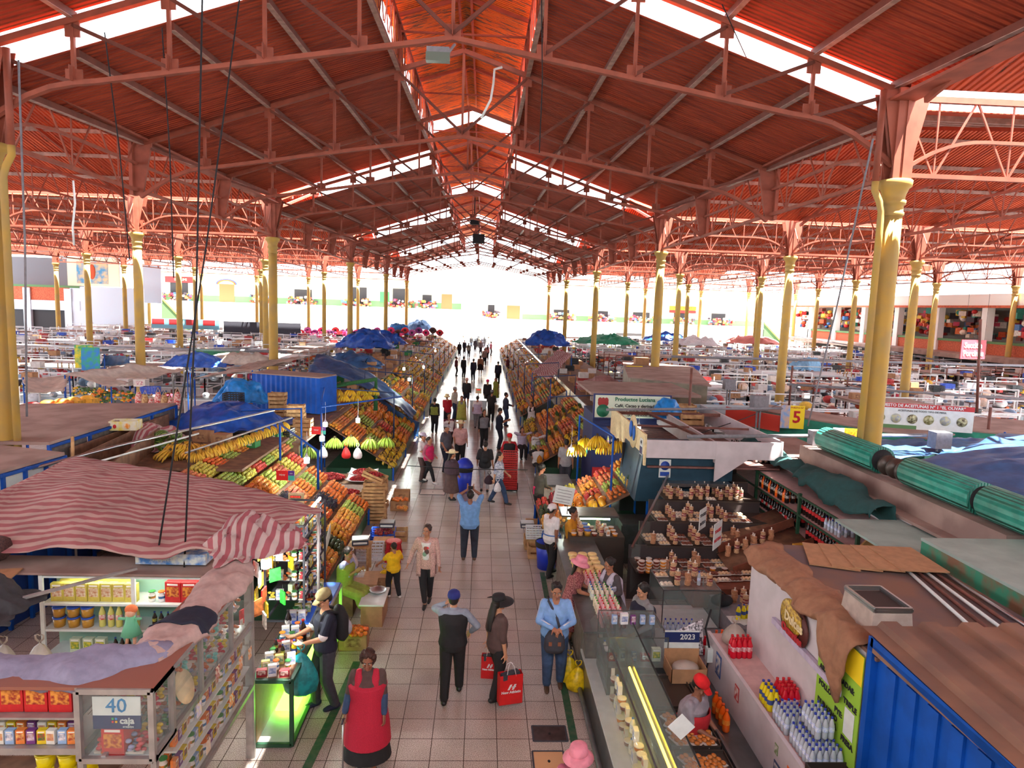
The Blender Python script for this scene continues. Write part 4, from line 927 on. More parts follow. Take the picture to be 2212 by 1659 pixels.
def bottle(key,name,liquid,cap,label=None,h=.24,r=.034,trans=0,lab2=None,neck=.35):
 lm=M('bottle %s'%(liquid,),liquid,.15,trans=trans,n=.0);b=MB()
 b.lathe([(r*.85,0),(r,.012),(r,h*.3),(r*.93,h*.36),(r,h*.42),(r,h*.62),(r*.6,h*.78),(r*neck,h*.88),(r*neck,h*.93)],n=10,m=lm)
 parts=[(None,b.mesh(name))];c=MB();c.lathe([(r*neck*1.25,h*.92),(r*neck*1.25,h),(r*neck*.9,h*1.003)],n=8,m=M('cap %s'%(cap,),cap,.4));parts.append(('cap',c.mesh('cap')))
 if label:l=MB();l.lathe([(r*1.02,h*.34),(r*1.02,h*.56)],n=10,m=M('label %s'%(label,),label,.5,rgb2=lab2,ns=30),cap=False);parts.append(('wrap_label',l.mesh('label')))
 proto(key,name,'bottle',parts)
bottle('cola','soda_bottle',(34,16,14),(190,30,34),(196,30,36),h=.34,r=.05);bottle('colab','soda_bottle',(26,16,18),(30,30,34),(226,220,214),h=.34,r=.05,lab2=(40,40,50));bottle('redsoda','soda_bottle',(206,20,46),(200,26,34),(226,210,214),h=.3,r=.045,lab2=(200,30,50))
bottle('orsoda','soda_bottle',(240,96,20),(226,80,20),(236,110,30),h=.3,r=.05,lab2=(250,160,60));bottle('water','water_bottle',(216,226,238),(36,54,170),(150,170,220),h=.25,r=.033,trans=.35,lab2=(230,236,246));bottle('ysoda','soda_bottle',(226,206,30),(36,54,150),(60,80,140),h=.27,r=.04)
bottle('yogp','yogurt_bottle',(240,178,184),(222,40,50),(250,226,226),h=.2,r=.034,lab2=(226,120,140));bottle('yogg','yogurt_bottle',(238,220,196),(70,170,60),(250,240,226),h=.2,r=.034,lab2=(200,160,120));bottle('yogb','yogurt_bottle',(236,230,206),(50,110,190),(250,246,226),h=.2,r=.034,lab2=(180,190,200))
bottle('oil','oil_bottle',(206,200,110),(200,210,190),(240,236,226),h=.3,r=.04,lab2=(190,40,40));bottle('dark','syrup_bottle',(40,24,20),(34,60,130),(196,170,60),h=.2,r=.03,lab2=(60,110,60));bottle('supp','supplement_jar',(236,236,230),(60,140,70),(226,130,50),h=.14,r=.042,neck=.85,lab2=(80,120,60))
bottle('supo','supplement_jar',(236,236,236),(226,110,30),(60,110,160),h=.14,r=.042,neck=.85)
def boxproto(key,name,cat,w,d,h,c,c2,band=None,flap=False):
 b=MB();b.box((0,0,h/2),(w,d,h),M('carton %s'%(c,),c,.5,n=.08,ns=20));parts=[(None,b.mesh(name))]
 l=MB();l.box((0,-d/2-.001,h*.52),(w*.8,.002,h*.5),M('print %s %s'%(c,c2),c2,.5,rgb2=band,ns=26));l.box((0,-d/2-.002,h*.88),(w*.7,.002,h*.09),M('print white',(236,232,224),.5));parts.append(('printed_panel',l.mesh('panel')))
 proto(key,name,cat,parts)
boxproto('pouchy','food_pouch','pouch',.15,.07,.24,(206,190,84),(226,216,190),(190,130,90));boxproto('boxred','gift_box','box',.2,.1,.27,(196,30,34),(226,150,60),(150,30,24));boxproto('boxyel','incense_box','box',.075,.05,.13,(226,196,40),(60,110,60),(200,60,40));boxproto('boxblu','incense_box','box',.075,.05,.13,(150,180,220),(226,220,226),(90,110,150))
boxproto('boxpur','incense_box','box',.075,.05,.13,(120,60,130),(206,190,210),(150,90,60));boxproto('boxwht','incense_box','box',.075,.05,.13,(226,222,214),(190,120,100),(220,180,120));boxproto('boxgrn','tea_box','box',.13,.07,.19,(196,206,180),(90,140,60),(220,200,60));boxproto('boxora','incense_box','box',.075,.05,.13,(230,130,60),(170,60,40),(240,200,120))
boxproto('med','medicine_box','box',.11,.06,.16,(230,228,232),(110,130,180),(200,200,220));boxproto('medg','medicine_box','box',.11,.06,.13,(206,196,110),(90,140,90),(230,226,200));boxproto('medr','medicine_box','box',.13,.08,.09,(150,30,46),(220,190,180),(120,30,40))
def tub(key,c,lid,name='food_tub',r=.075,h=.13):
 b=MB();b.lathe([(r*.85,0),(r,h*.9)],n=14,m=M('tub %s'%(c,),c,.3));l=MB();l.lathe([(r*1.06,h*.88),(r*1.06,h),(r*.9,h*1.02)],n=14,m=M('lid %s'%(lid,),lid,.4));proto(key,name,'tub',[(None,b.mesh(name)),('lid',l.mesh('lid'))])
tub('tubb',(190,140,50),(50,90,190));tub('tuby',(226,206,20),(226,206,20),'yellow_tub',.085,.14);tub('tubc',(120,50,30),(210,200,190),'sauce_tub',.06,.06);tub('tubo',(216,130,40),(220,214,204),'sauce_tub',.06,.06)
def biscuit(key,c,n=7,r=.05,lab=True,name='biscuit_bag'):
 b=MB();m=M('biscuit %s'%(c,),c,.35,n=.25,ns=30,jit=.1);rr=random.Random(n)
 for i in range(n):b.lathe([(r*.8,0),(r,.006),(r,.02),(r*.8,.026)],(rr.uniform(-.006,.006),rr.uniform(-.006,.006),i*.0275),12,m)
 b.tube([(0,0,n*.0275),(0,0,n*.0275+.02),(.0,0,n*.0275+.05)],[.03,.008,.016],7,M('clear wrap',(226,214,200),.2));parts=[(None,b.mesh(name))]
 if lab:l=MB();l.lathe([(r*1.06,n*.0275*.42),(r*1.06,n*.0275*.72)],n=12,m=M('label dark red',(128,24,40),.5),cap=False);l.lathe([(r*1.075,n*.0275*.5),(r*1.075,n*.0275*.62)],n=12,m=M('label red cream',(226,190,180),.5,rgb2=(128,24,40),ns=60),cap=False);parts.append(('wrap_label',l.mesh('label')))
 proto(key,name,'biscuits',parts)
biscuit('bis',(206,160,120));biscuit('bist',(214,172,132),9);biscuit('bisn',(198,142,104),8,.055,False)
def flatpack(key,c,name='pastry_pack'):
 b=MB();m=M('pastry %s'%(c,),c,.35,n=.2,ns=30,jit=.12);rr=random.Random(4)
 for i in range(3):
  for j in range(2):b.ball((-.07+.07*i,-.03+.06*j,.025),(.036,.03,.022),m,8,6)
 l=MB();l.box((0,0,.004),(.23,.14,.008),M('clear tray',(214,206,200),.2));proto(key,name,'pastry',[(None,b.mesh(name)),('tray',l.mesh('tray'))])
flatpack('pas',(220,190,150));flatpack('pasb',(120,66,48));flatpack('pasw',(228,216,196))
def crateproto(key,name,w,d,h,m,plastic=False,lid=False,cat='crate'):
 b=MB();s=MB()
 if plastic:
  b.bb(-w/2,w/2,-d/2,d/2,0,.015,m)
  for z in[i*h/4 for i in range(5)]:
   for y in(-d/2,d/2):b.bb(-w/2,w/2,y-.008,y+.008,z,z+h*.14,m)
   for x in(-w/2,w/2):b.bb(x-.008,x+.008,-d/2,d/2,z,z+h*.14,m)
  for x in[-w/2+i*w/6 for i in range(7)]:
   for y in(-d/2,d/2):b.bb(x-.008,x+.008,y-.006,y+.006,0,h,m)
  for y in[-d/2+i*d/4 for i in range(5)]:
   for x in(-w/2,w/2):b.bb(x-.006,x+.006,y-.008,y+.008,0,h,m)
  proto(key,name,cat,[(None,b.mesh(name))])
 else:
  k=max(2,int(h/.09))
  for x in(-w/2+.02,w/2-.02):
   for y in(-d/2+.02,d/2-.02):b.bb(x-.02,x+.02,y-.02,y+.02,0,h,m)
  for i in range(k):
   z=(i+.15)*h/k
   for y in(-d/2,d/2):s.bb(-w/2,w/2,y-.007,y+.007,z,z+h/k*.72,m)
   for x in(-w/2,w/2):s.bb(x-.007,x+.007,-d/2,d/2,z,z+h/k*.72,m)
  f=MB()
  for i in range(5):y=-d/2+(i+.5)*d/5;f.bb(-w/2,w/2,y-d*.08,y+d*.08,.0,.012,m)
  proto(key,name,cat,[(None,b.mesh(name)),('side_slats',s.mesh('slats')),('base_slats',f.mesh('base'))])
WOOD=M('raw crate wood',(196,156,108),.75,rgb2=(160,118,78),ns=7,jit=.15);WOODD=M('brown board',(132,96,72),.75,rgb2=(104,74,56),ns=5);CARD=M('cardboard',(172,128,92),.8,n=.12,ns=8,jit=.12)
crateproto('crate','wooden_crate',.5,.34,.24,WOOD);crateproto('pcb','plastic_crate',.52,.36,.26,M('black plastic',(28,30,34),.45),True);crateproto('pcw','plastic_crate',.52,.36,.26,M('white plastic',(214,214,220),.45),True);crateproto('pcr','plastic_crate',.52,.36,.24,M('red plastic',(170,34,34),.45),True);crateproto('pcbl','plastic_crate',.52,.36,.2,M('blue plastic',(34,80,190),.45),True);crateproto('pcg','plastic_crate',.52,.36,.2,M('green plastic',(28,120,66),.45),True)
def carton(key,m,w=.42,d=.32,h=.26,tape=None,open_=False,name='cardboard_box'):
 b=MB()
 if open_:
  e=.008;b.bb(-w/2,w/2,-d/2,-d/2+e,0,h,m);b.bb(-w/2,w/2,d/2-e,d/2,0,h,m);b.bb(-w/2,-w/2+e,-d/2,d/2,0,h,m);b.bb(w/2-e,w/2,-d/2,d/2,0,h,m);b.bb(-w/2,w/2,-d/2,d/2,0,e,m)
 else:b.box((0,0,h/2),(w,d,h),m)
 parts=[(None,b.mesh(name))];l=MB();l.bb(-w*.3,w*.3,-d/2-.002,-d/2,h*.25,h*.75,tape or M('brown print',(120,80,60),.8,rgb2=(180,140,100),ns=12));parts.append(('printed_panel',l.mesh('p')));proto(key,name,'box',parts)
carton('box',CARD);carton('boxo',CARD,open_=True);carton('boxw',M('white carton',(206,200,196),.7,n=.1),tape=M('pink print',(170,90,110),.7,rgb2=(220,210,206),ns=20));carton('boxg',M('green carton',(40,116,58),.7),tape=M('pale print',(214,214,206),.7,rgb2=(60,120,70),ns=20),open_=True);carton('boxy',M('yellow carton',(226,206,90),.7,rgb2=(226,220,200),ns=6),tape=M('orange print',(230,140,40),.7,rgb2=(240,226,190),ns=14),open_=True)
def pile(key,o,U,V,nu,nv,sp,label,group,jitter=.25,layers=2,mound=.0,rot=True,seed=0,s=1.):
 """fruit heaped on the parallelogram o + a U + b V (a,b in 0..1), upper layers inset"""
 rr=random.Random(seed+hash(key)%97 if False else seed*31+len(key));o=Vector(o);U=Vector(U);V=Vector(V);N=U.cross(V).normalized()
 if N.z<0:N=-N
 for l in range(layers):
  a0=l*.5/nu;b0=l*.5/nv
  for i in range(nu-l):
   for j in range(nv-l):
    if l<layers-1 and 0<i<nu-l-1 and 0<j<nv-l-1:continue
    p=o+U*((i+.5)/nu+a0)+V*((j+.5)/nv+b0)+N*(l*sp*.72)
    p+=Vector((rr.uniform(-1,1),rr.uniform(-1,1),rr.uniform(-1,1)))*sp*jitter*.3
    R=Matrix.Rotation(rr.uniform(0,6.28),4,'Z')@Matrix.Rotation(rr.uniform(-1,1)*(.9 if rot else .25),4,'X')if rot is not None else Matrix.Identity(4)
    place(key,Matrix.Translation(p)@R@Matrix.Scale(s*rr.uniform(.9,1.08),4),label,group)
def row(keys,p0,step,n,label,group,rz=0.,jit=.004,z2=0):
 rr=random.Random(n);p0=Vector(p0);step=Vector(step)
 for i in range(n):
  k=keys[i%len(keys)]if isinstance(keys,(list,tuple))else keys
  p=p0+step*i;place(k,T(p.x+rr.uniform(-jit,jit),p.y+rr.uniform(-jit,jit),p.z,rz+rr.uniform(-.08,.08)),label,group)
CELL={}
def cellplace(key,x,y,z,label,group,top=3,dz=.3):
 i,j=round(x/.64),round(y/.64);x,y=i*.64,j*.64;n=CELL.get((i,j,z),0)
 if n>=top or any(abs(x-a)<.55 and abs(y-b)<.55 for a in XS_L+XS_R for b in YK):return
 CELL[(i,j,z)]=n+1;place(key,T(x,y,z+dz*n,rz=R_.uniform(-.1,.1),s=1.08),label,group)
def cloth_sheet(name,label,cat,fn,nu,nv,m,t=.012,group=None):
 mb=MB();mb.sheet(fn,nu,nv,t,m);return tag(mb.build(name),label,cat,group)
def crumple(p,amp,sc,seed=0):
 v=noise.noise_vector(Vector(p)*sc+Vector((seed*7.1,seed*3.3,seed)));v2=noise.noise_vector(Vector(p)*sc*2.7+Vector((seed,0,5)))
 return(v+v2*.45)*amp
def heap_cloth(name,label,c,rx,ry,h,m,seed=1,cat='tarp',n=26,sk=0.,rz=0.,amp=.16,base=0.,group=None):
 """crumpled heap of sheeting"""
 mb=MB();R=Matrix.Rotation(rz,3,'Z')
 def fn(u,v):
  a=(u-.5)*2;b=(v-.5)*2;r=min(1,math.sqrt(a*a+b*b));z=h*(1-r*r)**.8 if r<1 else 0
  p=Vector((a*rx,b*ry,z));k=crumple(p+Vector(c),amp*(1.1-.4*r),1.9,seed);k2=crumple(p+Vector(c),amp*.35,6,seed+3);p=p+k+k2;p.z=max(p.z,base)
  return Vector(c)+R@p
 mb.sheet(fn,n,n,.01,m);return tag(mb.build(name),label,cat,group)
TARPB=M('blue tarpaulin',(30,84,176),.38,n=.2,ns=6,bump=.35);TARPL=M('bright blue sheet',(26,128,206),.38,n=.2,ns=7,bump=.3);TARPG=M('green shade cloth',(40,140,104),.5,n=.2,ns=7);TARPD=M('faded dark blue tarpaulin',(52,92,140),.45,n=.25,ns=4,bump=.3)
PLAST=M('milky plastic sheet',(186,172,160),.4,n=.2,ns=4,alpha=.86,bump=.3);ROOFP=M('dusty pink roof panel',(162,136,126),.85,rgb2=(138,112,104),ns=1.6);BLUP=M('blue painted steel',(10,78,172),.5,n=.15,ns=4,spec=.3);DGRN=M('dark green frame',(30,72,50),.5);ALU=M('dull aluminium frame',(176,172,170),.45,.6,n=.12,ns=8);WHS=M('white shelf paint',(216,222,220),.5,n=.06);GLASS=M('clear pane glass',(170,190,184),.08,trans=0,alpha=.10,spec=.4)
STRIP=None
def stripemat(name,c1,c2,axis=1,per=.16,dist=0.):
 m=bpy.data.materials.new(name);m.use_nodes=True;nt=m.node_tree;b=nt.nodes['Principled BSDF'];L=nt.links.new;N=nt.nodes.new
 tc=N('ShaderNodeUVMap')if False else N('ShaderNodeTexCoord');sp=N('ShaderNodeSeparateXYZ');no=N('ShaderNodeTexNoise');no.inputs['Scale'].default_value=1.2;L(tc.outputs['Object'],no.inputs['Vector'])
 L(tc.outputs['Object'],sp.inputs[0]);a=N('ShaderNodeMath');a.operation='MULTIPLY_ADD';a.inputs[1].default_value=dist;L(no.outputs['Fac'],a.inputs[0]);L(sp.outputs[axis],a.inputs[2])
 mu=N('ShaderNodeMath');mu.operation='MULTIPLY';mu.inputs[1].default_value=2*PI/per;L(a.outputs[0],mu.inputs[0]);si=N('ShaderNodeMath');si.operation='SINE';L(mu.outputs[0],si.inputs[0])
 r=N('ShaderNodeMapRange');r.inputs[1].default_value=-.12;r.inputs[2].default_value=.12;L(si.outputs[0],r.inputs[0]);x=N('ShaderNodeMix');x.data_type='RGBA';x.inputs[6].default_value=lin(c1)+(1,);x.inputs[7].default_value=lin(c2)+(1,);L(r.outputs[0],x.inputs[0])
 n2=N('ShaderNodeTexNoise');n2 .inputs['Scale'].default_value=2.5;n2 .inputs['Detail'].default_value=5;L(tc.outputs['Object'],n2 .inputs['Vector']);r2=N('ShaderNodeMapRange');r2 .inputs[1].default_value=.3;r2 .inputs[2].default_value=.7;r2 .inputs[3].default_value=1.05;r2 .inputs[4].default_value=.72;L(n2 .outputs['Fac'],r2 .inputs[0])
 m2=N('ShaderNodeMix');m2 .data_type='RGBA';m2 .blend_type='MULTIPLY';m2 .inputs[0].default_value=1;L(x.outputs[2],m2 .inputs[6]);L(r2 .outputs[0],m2 .inputs[7]);L(m2 .outputs[2],b.inputs['Base Color']);b.inputs['Roughness'].default_value=.9
 return m
STRIP=stripemat('red and cream striped canvas',(164,98,102),(188,158,150),1,.17,.25);STRIPX=stripemat('red white striped cloth',(166,92,100),(194,172,168),0,.12,.3)
def lamp(label,p,e=40,group=None):
 t=thing('hanging_bulb',label,'lamp',p,group=group);mb=MB();mb.lathe([(.02,-.14),(.06,-.13),(.065,-.02),(.05,.0)],n=14,m=M('lit bulb',(236,255,240),.4,emit=9));mb.build('bulb',t)
 mb=MB();mb.lathe([(.05,.0),(.035,.03),(.018,.06),(.015,.09)],n=12,m=WHT);mb.tube([(0,0,.08),(.01,0,.35),(0,0,.6)],.006,5,WHT);mb.build('socket_and_cord',t)
 l=bpy.data.lights.new('bulb_light','POINT');l.energy=e;l.shadow_soft_size=.07;l.color=(.92,1,.9);o=bpy.data.objects.new('bulb_light',l);COL.objects.link(o);o.location=(p[0],p[1],p[2]-.22)
 return t
def lineup(name,label,cat,pts,r,m,group=None):
 mb=MB();mb.tube(pts,r,6,m);return tag(mb.build(name),label,cat,group)
def lerp(a,b,t):return a+(b-a)*t
def poly(P,u):
 for(u0,x0,y0),(u1,x1,y1)in zip(P,P[1:]):
  if u<=u1:t=(u-u0)/(u1-u0);return lerp(x0,x1,t),lerp(y0,y1,t)
 return P[-1][1:]
FAR=[(0,-9.8,9.9),(.15,-7.5,10.7),(.22,-7.9,13.1),(.5,-5.4,12.0),(.75,-4.35,11.5),(1,-2.35,10.0)];NEAR=[(0,-8.6,8.7),(.3,-5.7,8.45),(.6,-4.0,8.35),(1,-2.75,8.5)]
def canopy(u,v):
 xf,yf=poly(FAR,u);xn,yn=poly(NEAR,u);x=lerp(xn,xf,v);y=lerp(yn,yf,v)
 z=2.84+.16*math.sin(PI*min(1,v*1.1))*(.5+.5*math.cos((u-.35)*7))-.10*(1-v)**3+.05*math.sin(u*19+v*3)*(1-v)
 k=crumple((x,y,0),.05,2.2,3);z+=k.z
 return Vector((x,y,z))
t=thing('canopy','large pink and cream striped canvas canopy sagging over the first left stall','canopy',(0,0,0))
mb=MB();mb.sheet(canopy,60,26,.012,STRIP);mb.build('canvas',t)
for(x,y,h)in((-2.5,10.3,2.85),(-4.4,11.4,2.85),(-7.8,12.9,2.85)):mb=MB();mb.tube([(x,y,0),(x,y,h)],.025,8,ALU);mb.build('pole',t)
heap_cloth('rolled_canvas','bunched striped canvas knotted at the right corner of the canopy',(-3.0,8.75,2.72),.62,.5,.38,STRIPX,4,'canvas',amp=.2,rz=.6)
t=thing('shop_counter','white metal glass display counter of the first left stall, with the number 40','counter',(0,0,0))
def frame_box(x0,x1,y0,y1,z0,z1,w,m,mb):
 for a in(x0,x1):
  for b in(y0,y1):mb.bar((a,b,z0),(a,b,z1),w,w,m)
 for z in(z0,z1):
  for b in(y0,y1):mb.bar((x0,b,z),(x1,b,z),w,w,m)
  for a in(x0,x1):mb.bar((a,y0,z),(a,y1,z),w,w,m)
mb=MB();frame_box(-3.5,-2.86,5.72,6.1,1.84,2.5,.05,ALU,mb)
for y in(5.72,6.75,7.6,8.3):mb.bar((-2.86,y,1.86 if y<8 else 0),(-2.86,y,2.5),.045,.045,ALU)
mb.bar((-2.86,5.72,2.5),(-2.86,8.3,2.5),.05,.05,ALU);mb.bar((-2.86,5.72,1.86),(-2.86,8.3,1.86),.05,.05,ALU);mb.bar((-2.86,6.1,1.0),(-2.86,8.3,1.0),.05,.05,ALU);mb.bar((-3.3,5.72,1.86),(-3.3,8.3,1.86),.04,.04,ALU)
mb.bar((-2.9,8.3,0),(-2.9,8.3,2.75),.09,.06,ALU);mb.bar((-3.5,5.74,0),(-3.5,5.74,1.84),.05,.05,ALU);mb.bar((-2.86,5.74,0),(-2.86,5.74,1.84),.05,.05,ALU);mb.build('metal_frame',t)
mb=MB();mb.bb(-3.5,-2.88,5.74,8.3,1.80,1.83,WHS);mb.bb(-3.5,-2.88,5.9,8.3,2.15,2.165,GLASS);mb.bb(-4.9,-3.5,5.72,6.2,2.22,2.24,ALU);mb.bb(-4.9,-3.5,5.7,6.2,1.9,1.96,ALU);mb.build('shelf',t)
mb=MB();mb.bb(-4.9,-2.84,5.72,6.2,2.5,2.53,M('red brown laminate',(146,92,76),.5));mb.bb(-3.34,-2.84,6.2,8.32,2.5,2.53,M('red brown laminate'));mb.build('counter_top',t)
mb=MB();mb.bb(-2.865,-2.86,5.76,8.28,1.88,2.48,GLASS);mb.bb(-3.47,-2.9,5.735,5.74,1.88,2.47,GLASS);mb.bb(-2.865,-2.86,6.1,8.28,1.02,1.84,GLASS);mb.build('glass_pane',t)
sg=thing('number_sign','white and navy sign with a blue 40 inside the corner display case','sign',(-3.19,5.76,2.18))
mb=MB();mb.bb(-.21,.21,0,.01,.06,.24,WHS);mb.build('board',sg);mb=MB();mb.bb(-.21,.21,-.001,.01,-.07,.06,M('navy print',(40,40,96),.5));mb.build('navy_band',sg)
ob('number',text('40',.19,M('blue ink',(20,120,180),.5),.003),sg,(0,-.004,.15));ob('word',text('caja',.085,WHS,.002,bold=.002),sg,(.09,-.004,.01));ob('small_word',text('arequipa',.028,WHS,.002),sg,(.1,-.004,-.045))
mb=MB()
for i in range(4):mb.ball((-.025+.03*(i%2)-.01,-.003,-.0+.03*(i//2)),(.012,.004,.012),M('dot %d'%i,[(220,60,60),(240,190,40),(60,170,90),(60,140,220)][i],.5),8,5)
mb.build('emblem',sg)
cl1=[(-5.2,6.0,2.6),(-4.3,6.02,2.58),(-3.6,6.05,2.6),(-3.15,6.3,2.62),(-3.05,6.9,2.62),(-3.05,7.6,2.63),(-3.0,8.3,2.72)]
def along(P,u):
 k=u*(len(P)-1);i=min(int(k),len(P)-2);return Vector(P[i]).lerp(Vector(P[i+1]),k-i)
def cover(u,v):
 p=along(cl1,u);q=along(cl1,min(1,u+.02))-along(cl1,max(0,u-.02));q.z=0;q.normalize();nrm=Vector((q.y,-q.x,0));a=(v-.42)*3.3
 w=.2+.04*math.sin(u*23);p=p+nrm*math.sin(a)*w*1.25+Vector((0,0,math.cos(a)*w*.5-.08-.05*max(0,v-.6)));return p+crumple(p,.05,4.5,2)
t2=thing('dust_cover','long grey and lilac dust sheet rolled along the top of the stall 40 counter','cloth',(0,0,0))
mb=MB();mb.sheet(lambda u,v:cover(u*.52,v),40,14,.012,cloth('grey blue sheet',(140,138,164)));mb.build('blue_half',t2)
mb=MB();mb.sheet(lambda u,v:cover(.5+u*.5,v),44,14,.012,cloth('dusty beige sheet',(178,150,144)));mb.build('beige_half',t2)
mb=MB();mb.sheet(lambda u,v:cover(.6+u*.1,v)+Vector((0,0,.02)),10,10,.012,NAVY);mb.build('dark_fold',t2)
row(['boxred'],(-4.78,5.85,2.245),(.215,0,0),6,'red and gold ritual gift box on the top shelf left of the 40 sign','gift boxes by the 40 sign')
for z,g in((1.965,'lower'),):row(['boxpur','boxyel','boxwht','boxblu','boxora'],(-4.85,5.78,z),(.09,0,0),15,'small incense box in the front row under the red gift boxes','front row of incense boxes');row(['boxora','boxpur','boxwht','boxyel'],(-4.83,5.9,z),(.09,0,0),14,'small incense box in the back row under the red gift boxes','back row of incense boxes')
row(['tuby'],(-3.95,5.95,1.62),(.2,0,0),3,'yellow lidded tub stacked under the incense shelf','yellow tubs');row(['tuby'],(-3.95,5.9,1.47),(.2,0,0),3,'yellow lidded tub at the bottom under the incense shelf','lower yellow tubs')
mb=MB();mb.bb(-4.9,-3.4,5.7,6.3,1.42,1.46,WOODD);tag(mb.build('plank_shelf'),'dark plank shelf carrying the yellow tubs','shelf')
tk=[M('trinket %d'%i,c,.3,metal=.1)for i,c in enumerate([(190,60,70),(220,190,60),(90,140,90),(150,150,190),(200,110,60),(120,190,180),(196,186,176)])]
for i,m in enumerate(tk):
 b=MB();rr=random.Random(i);
 for k in range(5):b.ball((rr.uniform(-.04,.04),rr.uniform(-.03,.03),.02+.025*k),(.03,.022,.02),m,8,5)
 b.box((0,0,.01),(.09,.06,.02),M('clear wrap'));proto('tk%d'%i,'trinket_packet','trinket',[(None,b.mesh('trinket_packet'))])
for k in range(2):row(['tk0','tk4','boxred','tk6','tk3','tk0'],(-3.38,5.82+.1*k,1.845),(.07,0,.0),6,'ritual packet behind the 40 sign pane','packets behind the 40 sign')
for z,a in((1.845,'bottom'),(2.17,'glass')):
 for xx in(-2.98,-3.12,-3.26):row(['tk%d'%k for k in range(7)],(xx,5.95 if z<2 else 6.0,z),(0,.115,0),19,'wrapped ritual trinket packet on the %s shelf of the long display case'%a,'trinket packets on the %s shelf'%a)
for z in(1.02,1.3,1.58):
 mb=MB();mb.bb(-3.2,-2.88,6.2,8.25,z-.02,z,WHS);tag(mb.build('side_shelf'),'white side shelf facing the aisle, %s of three, below the display case'%{1.02:'lowest',1.3:'middle',1.58:'highest'}[z],'shelf')
 row(['boxora','boxpur','boxyel','boxwht','supp','boxblu','boxyel','supo'],(-2.95,6.3,z),(0,.095,0),20,'incense and remedy packet on the aisle side shelf at stall 40','packets on the aisle side shelves',rz=PI/2);row(['supp','boxora','supo','boxyel','boxpur','boxwht'],(-3.06,6.3,z),(0,.1,0),19,'second row remedy packet on the aisle side shelf at stall 40','second row packets on the side shelves',rz=PI/2)
for i,(u,v,c)in enumerate([(430,1520,(206,200,230)),(470,1440,(160,60,60)),(520,1420,(230,140,60)),(540,1400,(230,150,70)),(450,1600,(226,206,180)),(500,1500,(240,130,40))]):
 p=atx(u,v,-2.8);mb=MB();mb.box((0,0,-.06),(.008,.1,.14),M('card %d'%i,c,.5,rgb2=(230,220,200),ns=30));mb.tube([(0,0,0),(0,0,.1)],.002,4,BLK)
 tag(mb.build('hanging_card',None,p),'%s printed card hanging outside the stall 40 case'%['lilac','maroon','orange','amber','cream','bright orange'][i],'card')
p=atx(388,1495,-2.9);mb=MB();mb.lathe([(.17,0),(.17,.008)],n=28,m=CREAM,mat=Matrix.Rotation(1.2,4,'Y'));tag(mb.build('round_fan',None,(p.x,p.y+.1,p.z)),'pale round straw fan inside the display case','fan')
t=thing('shelf_unit','white slotted shelf unit with pouches, tubs and bottles behind the stall 40 counter','shelf',(0,0,0));Yb=8.45
zs=[2.40,2.03,1.68,1.33]
for z in zs:mb=MB();mb.bb(-5.55,-3.45,Yb-.02,Yb+.36,z-.03,z,WHS);mb.build('shelf_board',t)
for x in(-5.55,-4.4,-3.45):mb=MB();mb.bb(x-.025,x+.025,Yb-.03,Yb-.0,0,2.42,WHS);mb.build('upright',t)
mb=MB();mb.bb(-5.6,-3.4,Yb+.37,Yb+.39,.8,2.42,M('pale green back panel',(150,190,176),.6));mb.build('back_panel',t)
mb=MB();mb.bb(-6.3,-3.3,Yb-.08,Yb+.5,2.43,2.46,ROOFP);tag(mb.build('roof_board'),'dusty pink board lying over the stall 40 shelf unit','board')
row(['pouchy'],(-5.4,Yb+.08,zs[1]),(.155,0,0),7,'golden food pouch in the front row on the top shelf of stall 40','golden pouches front row');row(['pouchy'],(-5.36,Yb+.2,zs[1]),(.155,0,0),6,'golden food pouch in the second row on the top shelf of stall 40','golden pouches second row')
row(['supp','supo'],(-4.22,Yb+.08,zs[1]),(.13,0,0),2,'supplement jar right of the golden pouches','supplement jars');row(['boxred'],(-3.94,Yb+.1,zs[1]),(.21,0,0),2,'red packet pack at the right end of the top shelf','red packs on the top shelf')
mb=MB();c=(-3.62,Yb+.03,zs[1]+.0)
mb.lathe([(.05,0),(.06,.05),(.04,.1)],c,14,WHS);mb.ball((c[0],c[1],c[2]+.13),(.055,.045,.045),WHS,12,8)
for s in(-1,1):mb.lathe([(.018,0),(.002,.035)],(c[0]+s*.032,c[1],c[2]+.165),6,REDC)
mb.bar((c[0]+.05,c[1]-.02,c[2]+.08),(c[0]+.06,c[1]-.03,c[2]+.2),.025,.025,WHS);tag(mb.build('waving_cat_figure'),'small white waving cat figurine with red ears','figurine')
for k in(0,1):row(['tubb'],(-5.4,Yb+.08,zs[2]+.14*k),(.18,0,0),3,'brown filled tub with a blue lid, %s layer'%('upper' if k else 'lower'),'blue lidded tubs %d'%k)
row(['oil'],(-4.86,Yb+.08,zs[2]),(.11,0,0),5,'pale vinegar bottle on the middle shelf of stall 40','vinegar bottles');row(['dark'],(-4.2,Yb+.1,zs[2]),(.085,0,0),8,'dark syrup bottle on the middle shelf of stall 40','syrup bottles on the middle shelf')
row(['boxgrn'],(-5.2,Yb+.08,zs[3]),(.16,0,0),3,'green and yellow tea box on the lowest shelf','tea boxes');row(['dark'],(-4.7,Yb+.08,zs[3]),(.085,0,0),7,'dark syrup bottle with a blue cap on the lowest shelf','syrup bottles on the lowest shelf')
mb=MB()
c=Vector((-4.35,Yb-.2,1.72));mb.ball(c+Vector((0,0,.28)),(.06,.05,.06),M('doll skin',(226,170,140),.5),12,8);mb.ball(c+Vector((0,.02,.32)),(.08,.06,.06),M('doll orange hair',(226,120,70),.7),12,8);mb.lathe([(.12,0),(.07,.15),(.05,.24)],c,14,M('doll green dress',(110,190,150),.6))
